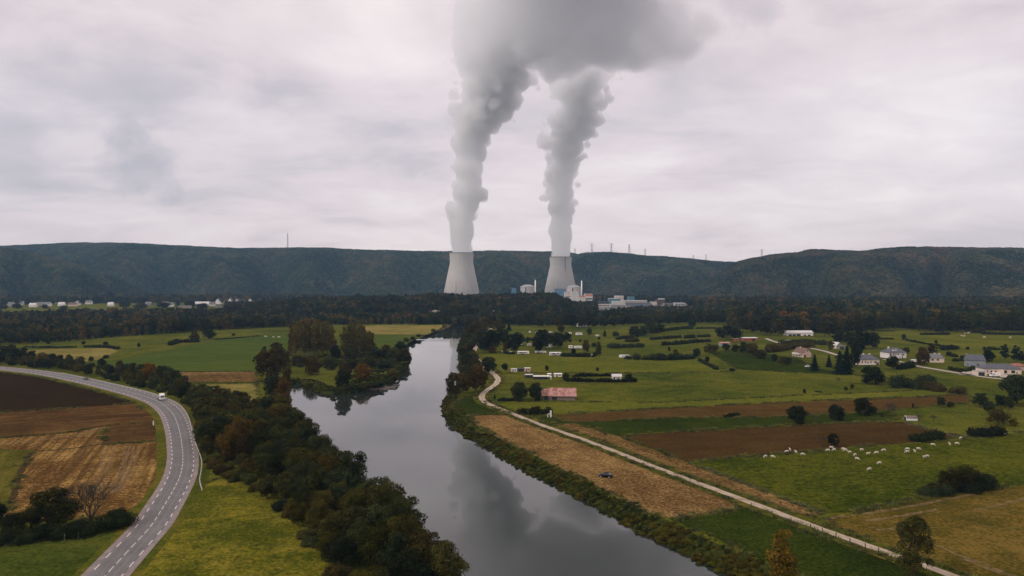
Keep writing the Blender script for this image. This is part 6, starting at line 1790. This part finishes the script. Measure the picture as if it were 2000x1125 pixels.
for a in [(1022, 692, 23, 6.0, "white caravan with a long awning before the dark trees of the caravan meadow", 0, True), (999, 690, 9, 4, "small white caravan under the trees nearest the track"), (983, 688, 7, 3, "tiny white caravan half hidden beside the reddish tree"),
          (1017, 674.5, 6, 5, "narrow white caravan beside the slim column tree", 60), (1034, 675.5, 10, 4, "white caravan right of the slim column tree"), (1073, 679, 12, 5, "pinkish-white caravan below the dark trees"), (1056, 690, 22, 4.2, "long flat white caravan between two dark trees", 0, True),
          (1085, 695, 24, 7, "long white caravan with porch posts at the edge of the yellow-green meadow", 0, True), (1115, 681, 9, 6, "upright white caravan behind the dark bush"), (1129, 681, 15, 5, "white caravan with reddish stripe at the eastern end of the lower row"), (1115, 696, 9, 3, "low white caravan in front of the dark bush"),
          (1152, 695, 13, 2.6, "flat pinkish caravan beside the dark closing hedge"), (1035, 650, 4, 3, "tiny white caravan at the western end of the upper row"), (1050, 650.5, 8, 3.4, "white caravan second in the upper row"), (1075, 651, 7, 3, "small white caravan tilted in the middle of the upper row", 20),
          (1112, 653, 9, 4, "white caravan with dark end in the upper row"), (1131, 655, 13, 5, "largest white caravan of the upper row"), (1167, 657, 7, 3, "white caravan beside the pointed tree in the upper row"), (1220, 699, 20, 5.5, "grey-white trailer alone at the end of the long ragged hedge"),
          (1182, 634.5, 5, 3, "tiny white caravan at the edge of the wood")]:
    caravan(*a)
house(1137, 638.5, 11, 8, 3.0, 6.5, 25, W_white, R_slate, "white house with dark roof at the edge of the wood above the caravans", wins=[('f', -2, 1, 1.4, 1.3), ('f', 2, 1, 1.4, 1.3)], doors=[('f', 0, 0, 1, 2)])


def shed(px, py, wpx, hpx, wm, rm, label, D=3.0, open_=False, name="garden_shed"):
    g = G(px, py); s = g[1] / FPX; L, H = wpx * s / 2, hpx * s
    root = empty(name, (g[0], g[1] + D / 2, 0)); tag(root, label, "shed")
    MB().box(-L, L, -D / 2, D / 2, -.1, H * .86).build("wall", wm, root)
    MB().prism([(-D / 2 - .3, H * .86), (D / 2 + .3, H * .90), (D / 2 + .3, H), (-D / 2 - .3, H * .95)], 'x', -L - .2, L + .2).build("roof", rm, root)
    MB().box(-L * .5, L * (.7 if open_ else -.1), -D / 2 - .04, -D / 2 + .02, 0, H * .7).build("door", M_glassd if open_ else M_doorw, root)
    if not open_: MB().box(L * .2, L * .7, -D / 2 - .04, -D / 2 + .02, H * .35, H * .65).build("window", M_glassd, root)


M_dkw = plain("dark_boards", (.035, .03, .028), .85, var=.3)
shed(1004, 726, 12, 5.6, W_white, M_pale, "white garden shed at the western end of the dark shed row")
shed(1017, 726, 13, 6.2, M_dkw, M_blackr, "black boarded shed between the two white ones", open_=True)
shed(1030, 726, 11, 7.4, W_pink, M_pale, "pinkish-white shed at the eastern end of the dark shed row")
shed(1033, 738, 15, 6.5, M_dkw, M_pale, "dark hut with a pale roof west of the long white trailer", open_=True)
shed(1058, 741, 32, 6.5, M_dkw, M_cwhite, "long dark trailer hut with a white roof", open_=True)
shed(1073, 741, 8, 5, W_white, M_cwhite, "white cabin at the end of the long dark trailer hut")
shed(1073, 735, 7, 5, W_white, M_cwhite, "small white cabin behind the long dark trailer hut")
shed(1090, 736, 15, 6.2, W_white, M_cwhite, "white cabin with one small window next to the round garden bush")

# ---------------------------------------------------------------- village under the ridge
for px, py, wpx, wm, rm, deg, l in [(34, 594, 12, W_white, R_slate, 20, "white village house at the western end below the spur"), (44, 596, 10, W_stone, R_slate2, -20, "stone village house beside the western white one"), (63, 600, 14, W_white, R_pale, 0, "low white village house at the meadow"),
                                    (79, 597, 16, W_stone, R_slate2, 10, "grey village house with a broad roof"), (92, 598, 12, W_white, R_slate2, -10, "whitish village house with a grey roof"), (104, 593, 9, W_white, R_slate, 60, "white gable-fronted village house west of the dark tree"), (119, 598, 13, W_white, R_pale, 0, "flat white village house beside the dark tree"),
                                    (141, 598, 17, W_cream, R_brown, 0, "wide cream village house facing the meadow"), (150, 596, 9, W_white, R_slate, 70, "white gable house attached to the wide cream one"), (172, 594, 12, W_white, R_slate2, 5, "white village house before the two dark trees"), (176, 591, 3.0, W_white, R_slate2, 5, "narrow white tower-like house above the village"),
                                    (215, 598, 11, W_white, R_pale, 0, "low white building under the dark trees"), (289, 597, 12, W_greyb, R_slate2, 0, "grey village house behind the hedge"), (322, 596, 14, W_stone, R_brown, 0, "stone village house at the start of the eastern hamlet"), (332, 599, 11, W_white, R_slate2, 10, "white village house below the stone one"),
                                    (354, 590, 18, W_cream, R_red, 5, "village house with a large red roof"), (363, 591, 6, W_white, R_slate, 70, "white gable next to the large red roof"), (388, 596, 16, W_cream, R_pale, 0, "long pale village house with a flat roof"), (402, 596, 14, W_white, R_pale, 0, "long white village building beside the pale one"),
                                    (413, 598, 9, W_white, R_slate2, 15, "small white village house at the end of the long building"), (425, 594, 11, W_white, R_slate, 65, "white gable house with a slate roof, westernmost of the gable row"), (440, 595, 7, W_white, R_slate, 70, "narrow white gable house in the gable row"), (449, 594, 12, W_white, R_slate, 62, "broad white gable house in the middle of the gable row"),
                                    (463, 593, 8, W_white, R_slate, 50, "white village house east of the broad gable"), (471, 592, 8, W_white, R_slate, 20, "white village house with a dark slope"), (488, 594, 11, W_white, R_slate, 72, "isolated white gable house with a steep roof"), (489, 588, 12, W_pink, R_slate2, 15, "pinkish house above the isolated gable house"),
                                    (500, 588, 9, W_white, R_slate, 10, "white house above the eastern end of the village"), (527, 587, 7, W_white, R_slate, 60, "last white house of the village before the wood"), (540, 585, 7, W_stone, R_slate2, 0, "grey house at the edge of the wood"), (20, 598, 12, W_stone, R_slate2, 5, "stone house at the western edge of the village"), (8, 594, 10, W_white, R_slate2, -8, "white house cut by the western edge of the village")]:
    g = G(px, py); s = g[1] / FPX; L = max(6, wpx * s * (1.15 if px > 410 else .95))
    gable = abs(deg) > 45
    Lh, Dh = (9.0, L) if gable else (L, 8.0)
    ev = 5.2 if L < 18 else 4.4
    rg = ev + Dh * .62
    f = 'r' if not gable else 'f'
    wl = [('f', u * Lh * .3, 1.2, 1.3, 1.4) for u in (-1, 0, 1)] if not gable else [('l', -Dh * .2, 1.2, 1.3, 1.4), ('l', Dh * .2, 1.2, 1.3, 1.4), ('l', 0, ev + .2, 1.1, 1.2)]
    house(px, py, Lh, Dh, ev, rg, deg if not gable else deg + 20, wm, rm, l, wins=wl, chim=[(Lh * .2, rg + .8)], pos=g)


def longwall(x0, y0, x1, y1, h, label, mat):
    a, b = G(x0, y0), G(x1, y1); a, b = np.array(a), np.array(b); n = 14; m = MB()
    d = (b - a); L = np.linalg.norm(d); rz = math.atan2(d[1], d[0])
    for i in range(n):
        m.box(L * i / n, L * (i + 1) / n - .12, -.3 - .05 * (i % 2), .3, -.3, h * (1 + .06 * math.sin(i * 2.1)))
    tag(m.build("stone_wall", mat, None, loc=(a[0], a[1], 0), rz=rz), label, "wall")
longwall(146, 616, 234, 611, 8.0, "long stone wall at the near edge of the village meadow", plain("stone", (.33, .29, .26), .9, var=.3, scale=.3))
longwall(350, 603, 374, 602, 7.0, "pale garden wall below the house with the red roof", W_stone)
longwall(420, 601, 448, 600, 5.0, "pale garden wall below the white gable row", W_stone)

# ================================================================== vehicles
M_glassc = plain("car_glass", (.015, .018, .022), .1, spec=.7)
M_lamp = plain("lamp_glass", (.75, .75, .72), .2, var=.02)
M_lampr = plain("tail_lamp", (.3, .02, .02), .3)


def car(loc, rz, col, label, L=4.3, W_=1.78, H=1.5, z=0.0, estate=False):
    root = empty("parked_car" if "parked" in label else "car", (loc[0], loc[1], z), rz); tag(root, label, "car")
    pm = plain("car_paint", col, .5, var=.03, spec=.15)
    l, w = L / 2, W_ / 2
    # body: cross sections along x
    secs = [(-l, .72, .42, .80), (-l * .93, .80, .30, .95), (-l * .5, .98, .28, .98), (0, 1.0, .28, .96), (l * .45, 1.0, .28, .93), (l * .8, .95, .28, .80), (l * .97, .84, .34, .66), (l, .72, .42, .58)]
    V, F = [], []
    for x, k, zb, zt in secs:
        for yy, zz in ((-w * k * .92, zb), (-w * k, zb + .15), (-w * k, zt - .12), (-w * k * .9, zt), (w * k * .9, zt), (w * k, zt - .12), (w * k, zb + .15), (w * k * .92, zb)): V.append((x, yy, zz))
    for i in range(len(secs) - 1):
        for j in range(8): F.append((i * 8 + j, i * 8 + (j + 1) % 8, (i + 1) * 8 + (j + 1) % 8, (i + 1) * 8 + j))
    F += [tuple(range(7, -1, -1)), tuple(range((len(secs) - 1) * 8, len(secs) * 8))]
    b = MB(); b.add(V, F); b.build("body", pm, root, True)
    x0, x1, x2, x3 = (-l * .88, -l * .62, l * .12, l * .52) if estate else (-l * .8, -l * .42, l * .12, l * .52)
    cab = MB(); k1, k2 = w * .88, w * .70
    cab.add([(x0, -k1, .93), (x3, -k1, .9), (x3, k1, .9), (x0, k1, .93), (x1, -k2, H - .05), (x2, -k2, H - .05), (x2, k2, H - .05), (x1, k2, H - .05)], [(0, 3, 2, 1), (4, 5, 6, 7), (0, 1, 5, 4), (1, 2, 6, 5), (2, 3, 7, 6), (3, 0, 4, 7)])
    cab.build("window_glass", M_glassc, root)
    MB().box(x1 - .05, x2 + .05, -k2 - .02, k2 + .02, H - .05, H + .01).build("roof", pm, root)
    for sx_ in (-.62, .62):
        for sy_ in (-1, 1):
            wh = MB().tube((l * sx_, sy_ * (w - .2), .32), (l * sx_, sy_ * (w + .01), .32), .32, None, 16).build("wheel", M_tyre, root)
            MB().tube((l * sx_, sy_ * (w - .1), .32), (l * sx_, sy_ * (w + .025), .32), .19, None, 12).build("rim", M_grey, wh)
    for sy_ in (-1, 1):
        MB().box(l * .93, l * .985, sy_ * w * .62 - .18, sy_ * w * .62 + .18, .58, .72).build("headlight", M_lamp, root)
        MB().box(-l * .985, -l * .93, sy_ * w * .62 - .16, sy_ * w * .62 + .16, .70, .86).build("tail_light", M_lampr, root)
    return root


def on_road(px, py, off):
    g = np.array(G(px, py)[:2]); i = int(np.argmin(np.linalg.norm(RC - g, axis=1)))
    t = RC[min(i + 3, len(RC) - 1)] - RC[max(i - 3, 0)]
    return RC[i] + RN[i] * off, math.atan2(t[1], t[0])


p, a = on_road(161, 743, -2.6)
car(p, a + math.pi, (.10, .12, .13), "dark grey car driving along the road at the top of the ploughed field", L=4.6, z=.305)
p, a = on_road(307, 783, -2.5)
root = empty("truck", (p[0], p[1], .305), a); tag(root, "white truck cab without a trailer driving down the road", "truck"); root.scale = (.9, .9, .9)
M_tw = plain("truck_white", (.80, .79, .77), .35, var=.03, spec=.5)
MB().prism([(.9, .55), (3.1, .55), (3.15, 1.6), (2.95, 2.6), (2.7, 3.15), (1.6, 3.75), (1.0, 3.75), (.9, 3.0)], 'y', -1.22, 1.22).build("cab", M_tw, root)
MB().add([(3.19, -1.05, 1.75), (3.19, 1.05, 1.75), (3.0, 1.05, 2.6), (3.0, -1.05, 2.6)], [(0, 1, 2, 3)]).add([(3.12, -1.05, 1.75), (3.12, 1.05, 1.75), (2.94, 1.05, 2.6), (2.94, -1.05, 2.6)], [(3, 2, 1, 0)]).build("windscreen", M_glassc, root)
for s in (-1, 1):
    MB().box(1.9, 2.75, s * 1.235 - .015, s * 1.235 + .015, 1.75, 2.5).build("side_window", M_glassc, root)
    MB().box(2.9, 3.05, s * 1.45 - .12, s * 1.45 + .12, 1.7, 2.4).build("mirror", M_tyre, root)
    MB().box(3.08, 3.2, s * .9 - .22, s * .9 + .22, .65, .9).build("headlight", M_lamp, root)
    for x in (2.2, -1.9): MB().tube((x, s * .85, .5), (x, s * 1.22, .5), .5, None, 18).build("wheel", M_tyre, root)
MB().box(-3.0, 1.0, -.5, .5, .6, .95).build("chassis", M_dkw, root)
MB().box(-2.3, -1.3, -.55, .55, .95, 1.15).build("fifth_wheel", M_dkw, root)
MB().box(-.3, .6, -1.2, -.55, .45, 1.0).build("fuel_tank", M_grey, root)
g = G(1183, 932)
car(g, R(157), (.006, .006, .006), "black car parked in the stubble field by the river", z=.03)
car(G(1578, 717), R(20), (.75, .74, .72), "white car parked beside the pointed conifer", z=.03)
car(G(1906, 730), R(-8), (.70, .71, .72), "silver car parked in front of the small cream garage", z=.2)
car(G(1586, 679), R(10), (.72, .70, .68), "white car parked by the driveway above the pink house", z=.03)


def van(loc, rz, label, z=.02, L=5.2, H=2.3):
    root = empty("van", (loc[0], loc[1], z), rz); tag(root, label, "van"); l = L / 2
    MB().prism([(-l, .35), (l, .35), (l, .95), (l - .7, 1.25), (l - 1.35, H - .1), (l - 1.6, H), (-l + .1, H), (-l, H - .2)], 'y', -.95, .95).build("body", M_cwhite, root)
    MB().add([(l - .62, -.8, 1.3), (l - .62, .8, 1.3), (l - 1.24, .75, H - .15), (l - 1.24, -.75, H - .15), (l - .72, -.8, 1.26), (l - .72, .8, 1.26), (l - 1.34, .75, H - .17), (l - 1.34, -.75, H - .17)], [(0, 1, 2, 3), (7, 6, 5, 4), (0, 4, 5, 1), (2, 6, 7, 3), (1, 5, 6, 2), (3, 7, 4, 0)]).build("windscreen", M_glassc, root)
    for s in (-1, 1):
        MB().box(l - 2.3, l - 1.5, s * .955 - .015, s * .955 + .015, 1.3, 1.95).build("side_window", M_glassc, root)
        for x in (-.62, .6): MB().tube((l * x, s * .75, .35), (l * x, s * .98, .35), .35, None, 14).build("wheel", M_tyre, root)


van(G(1783, 708), R(185), "white van parked beside the large reddish-brown tree")
van(G(1943, 736), R(178), "long white van parked before the long cream bungalow", z=.2, L=6.0, H=2.5)

# ================================================================== cattle
M_cow = plain("cream_hide", (.55, .475, .39), .85, var=.08, scale=3)


def cow_mesh(head_down, seed, lying=False):
    """one continuous body: skin grown over a skeleton of joints, facing +x"""
    me = bpy.data.meshes.new("cow"); V, E, Rd = [], [], []
    def v(p, r, par=None):
        V.append(p); Rd.append(r)
        if par is not None: E.append((par, len(V) - 1))
        return len(V) - 1
    b0 = v((0, 0, 1.02), (.36, .42)); b1 = v((-.45, 0, 1.06), (.35, .40), b0); b2 = v((-.80, 0, 1.12), (.29, .32), b1); b3 = v((-.98, 0, 1.12), (.17, .20), b2)
    f1 = v((.40, 0, 1.02), (.33, .41), b0); f2 = v((.70, 0, 1.08), (.24, .34), f1)
    if head_down:
        n1 = v((1.02, .02, .92), (.15, .22), f2); n2 = v((1.22, .05, .55), (.12, .15), n1); h1_ = v((1.36, .08, .30), (.12, .13), n2); h2_ = v((1.52, .10, .10), (.08, .08), h1_)
    else:
        n1 = v((1.00, .02, 1.25), (.15, .22), f2); n2 = v((1.24, .06, 1.42), (.12, .15), n1); h1_ = v((1.46, .10, 1.36), (.12, .13), n2); h2_ = v((1.68, .14, 1.22), (.08, .08), h1_)
    e = V[n2]
    v((e[0], e[1] + .26, e[2] + .08), (.03, .06), n2); v((e[0], e[1] - .26, e[2] + .08), (.03, .06), n2)
    t = v((-1.06, 0, .95), (.04, .04), b3); v((-1.10, 0, .5), (.04, .05), t)
    for s in (1, -1):
        a = v((.52, .20 * s, .70), (.12, .14), f1); a2 = v((.55, .20 * s, .42), (.075, .085), a); v((.54 + .06 * s, .20 * s, .03), (.06, .065), a2)
        c_ = v((-.72, .20 * s, .78), (.14, .19), b2); k = v((-.62, .21 * s, .62), (.10, .12), c_); hk = v((-.84, .21 * s, .45), (.065, .075), k); v((-.80 + .05 * s, .21 * s, .03), (.06, .065), hk)
    me.from_pydata(V, E, []); o = bpy.data.objects.new("cow", me); COL.objects.link(o)
    sk = o.modifiers.new("skin", 'SKIN'); 
    for i, d in enumerate(me.skin_vertices[0].data): d.radius = Rd[i]; d.use_root = (i == 0)
    ss = o.modifiers.new("sub", 'SUBSURF'); ss.levels = 1; ss.render_levels = 1
    dg = bpy.context.evaluated_depsgraph_get(); m2 = bpy.data.meshes.new_from_object(o.evaluated_get(dg))
    bpy.data.objects.remove(o); m2.name = "cow"; m2.materials.clear(); m2.materials.append(M_cow)
    m2.polygons.foreach_set("use_smooth", [True] * len(m2.polygons))
    return m2


def _skin_ok(me): return len(me.skin_vertices) > 0
COWS = None
try:
    COWS = [cow_mesh(True, 1), cow_mesh(False, 2)]
except Exception as ex:
    print("skin failed", ex)


def cow(px, py, kind, deg, label, group=None, s=.65):
    g = G(px, py + 3); o = link("cow", COWS[kind], None, (g[0], g[1], .05), R(deg)); o.scale = (s, s, s)
    tag(o, label, "cow", group)


rc_ = random.Random(8)
CL = [("white cow grazing in the loose herd along the top of the green pasture", "grazing cows of the herd"), ("white cow standing with raised head in the herd along the top of the green pasture", "standing cows of the herd")]
for i, (x, y) in enumerate([(1617, 879), (1629, 878), (1647, 876.5), (1651, 878.6), (1659, 882.8), (1669.6, 888), (1683, 878), (1695.6, 885.6), (1712, 883.6), (1726, 878.8), (1772.6, 876.5), (1772, 881.6), (1786.6, 881), (1794, 876), (1805, 892), (1811, 890.6), (1822, 868), (1855, 867), (1869, 865.6), (1623.6, 873.6)]):
    k = 1 if i in (7, 12, 17, 4) else 0
    cow(x, y, k, rc_.choice([8, 175, 190, -15, 160, 25]) if i not in (12, 17) else 80, *CL[k])
for x, y, k, d, l in [(1495, 891, 0, 200, "westernmost white cow of the pasture"), (1509.4, 891.6, 0, -35, "white cow grazing right next to the westernmost one"), (1536.6, 881.6, 0, 185, "white cow grazing at the edge of the ploughed field, west of a white calf"), (1543, 878, 1, 85, "small white cow standing end-on at the edge of the ploughed field"),
                      (1554.6, 882.5, 1, 95, "upright white cow seen from behind between two grazing ones"), (1567.6, 887, 0, -5, "broad white cow east of the one seen from behind"), (1674, 895.6, 0, -50, "white cow grazing below the main row of the herd"), (1717.6, 904, 0, 185, "white cow grazing alone in the middle of the pasture"),
                      (1698, 916, 0, 190, "white cow grazing nearest to the thicket, apart from the herd"), (1876.4, 855, 0, 205, "white cow walking by the corner of the ploughed field"), (1963.6, 847.6, 1, 5, "white cow beside the dark hedge on the fence line")]:
    cow(x, y, k, d, l)
for x, y, d in [(1882, 645.4, 0), (1885, 649.6, 40), (1891.6, 649, 180), (1878, 654.4, 10), (1883, 655, 190), (1922.6, 657.4, 170), (1973, 658, 0)]:
    cow(x, y, 0, d, "tiny white cow in the far eastern pasture", "cows of the far eastern pasture", 1.25)
for x, y, d in [(519, 656, 0), (534, 657, 60), (545, 657, 180)]:
    cow(x, y, 0, d, "tiny white cow on the meadow beside the broad poplar clump", "cows beside the poplars", 1.25)

# ================================================================== rails, fences, posts, stones
gr_px = [(120, 728), (160, 736), (240, 753), (300, 768), (330, 779), (350, 789.5), (366, 809), (376, 843), (384, 870), (391, 888), (394, 900), (392.5, 920), (390, 936), (395, 957)]
GR = catmull([G(x, y, 1.0) for x, y in gr_px], 1.0); GN = normals2(GR)
M_galv = plain("galvanised_steel", (.36, .37, .33), .45, metal=.0, var=.1)
root = empty("guard_rail", (GR[0][0], GR[0][1], 0)); tag(root, "galvanised guard rail along the outer side of the road bend", "guard rail")
o0 = GR[0]; V, F = [], []
prof = [(0, .62), (.09, .70), (0, .80), (.09, .90), (0, 1.0), (-.05, 1.0), (-.05, .62)]
for i in range(len(GR)):
    for q, z in prof:
        p = GR[i] - o0 + GN[i] * q * 1.4; V.append((p[0], p[1], z))
n = len(prof)
for i in range(len(GR) - 1):
    for j in range(n): F.append((i * n + j, i * n + (j + 1) % n, (i + 1) * n + (j + 1) % n, (i + 1) * n + j))
link("rail", mesh_np("rail", V, F, M_galv), root)
pm_ = mesh("post", *(lambda m: (m.v, m.f))(MB().box(-.06, .06, -.08, .08, -.2, .95)), M_galv)
for i in range(0, len(GR), 4):
    p = GR[i] - o0 - GN[i] * .14; link("post", pm_, root, (p[0], p[1], 0))


def fence(px, label, every, h=1.25, r=.09, wires=(.5, 1.0), col=(.05, .04, .032), off=0.0):
    pts_ = [np.array(G(*p)[:2]) for p in px]; o0 = pts_[0]
    root = empty("wire_fence", (o0[0], o0[1], 0)); tag(root, label, "fence"); wm_ = plain("post_wood", col, .9, var=.3)
    m0 = MB().tube((0, 0, -.2), (0, 0, h), r, r * .9, 6); me = mesh("post", m0.v, m0.f, wm_)
    P = []
    if every is None: P = pts_
    else:
        for a, b in zip(pts_[:-1], pts_[1:]):
            k = max(1, int(np.linalg.norm(b - a) / every)); P += [a + (b - a) * j / k for j in range(k)]
        P.append(pts_[-1])
    for p in P: link("post", me, root, (p[0] - o0[0], p[1] - o0[1], 0))
    w = MB()
    for a, b in zip(P[:-1], P[1:]):
        for z in wires: w.tube((*(a - o0), z), (*(b - o0), z), .012, None, 3, cap=False)
    w.build("wire", M_steel, root)


fence([(1467, 991), (1545, 1021), (1583, 1034), (1606, 1042), (1633, 1051), (1660, 1062), (1690, 1072), (1716, 1081)], "wire fence with dark posts along the lower side of the track", None, h=1.3, r=.11)
fence([(1795, 719), (1850, 728), (1885, 734)], "fence of thin pale posts beside the lane", 4, h=1.5, r=.07, col=(.35, .32, .28))
fence([(1768, 828), (1830, 842), (1880, 855), (1990, 847)], "wire fence dividing the paddock from the ploughed field", 6, h=1.3)
fence([(1345, 906), (1480, 957), (1600, 1003)], "wire fence between the cow pasture and the stubble strip", 8, h=1.2, r=.06)
for x, y, h, l in [(126, 1056, 1.5, "grey wooden fence post in front of the dark hedge, nearer the bare tree's left"), (153, 1052, 1.6, "pale wooden fence post in front of the dark hedge below the bare tree")]:
    g = G(x, y); m = MB().tube((0, 0, -.2), (0, 0, h), .13, .11, 8); m.tube((0, 0, h), (0, 0, h + .08), .11, .03, 8)
    tag(m.build("fence_post", plain("old_post", (.22, .19, .15), .9, var=.3), None, loc=(g[0], g[1], 0)), l, "post")
g = G(299.5, 832); root = empty("marker_board", (g[0], g[1], 0), R(10)); tag(root, "narrow white marker board at the road edge of the ploughed field", "sign")
MB().box(-.22, .22, -.03, .03, .3, 2.2).build("board", W_white, root); MB().tube((0, .06, -.2), (0, .06, 2.2), .05, None, 8).build("post", M_steel, root)
M_rock = plain("river_stone", (.07, .062, .05), .8, var=.4)
rs = random.Random(3)
for i, (x, y, s) in enumerate([(652, 762, .9), (664, 763, 1.1), (678, 763, .8), (700, 762, 1.0), (716, 762, 1.3), (728, 761, 1.8), (739, 760, 1.5), (748, 761, 1.9), (757, 758, 2.6), (763, 758, 2.2), (769, 756, 1.6), (775, 752, 1.2)]):
    import bmesh
    bm_ = bmesh.new(); bmesh.ops.create_icosphere(bm_, subdivisions=2, radius=1)
    for v_ in bm_.verts:
        v_.co *= 1 + .35 * mnoise.noise(v_.co * 1.4 + Vector((i * 3, 0, 0))); v_.co = Vector((v_.co.x * s * 1.7, v_.co.y * s, v_.co.z * s * .45))
    me = bpy.data.meshes.new("boulder"); bm_.to_mesh(me); bm_.free(); me.materials.append(M_rock)
    g = G(x, y, WZ); tag(link("boulder", me, None, (g[0], g[1], WZ + .05), rs.uniform(-.4, .4)), "dark wet stone breaking the water off the islet tip", "rock", "stones of the rapids")
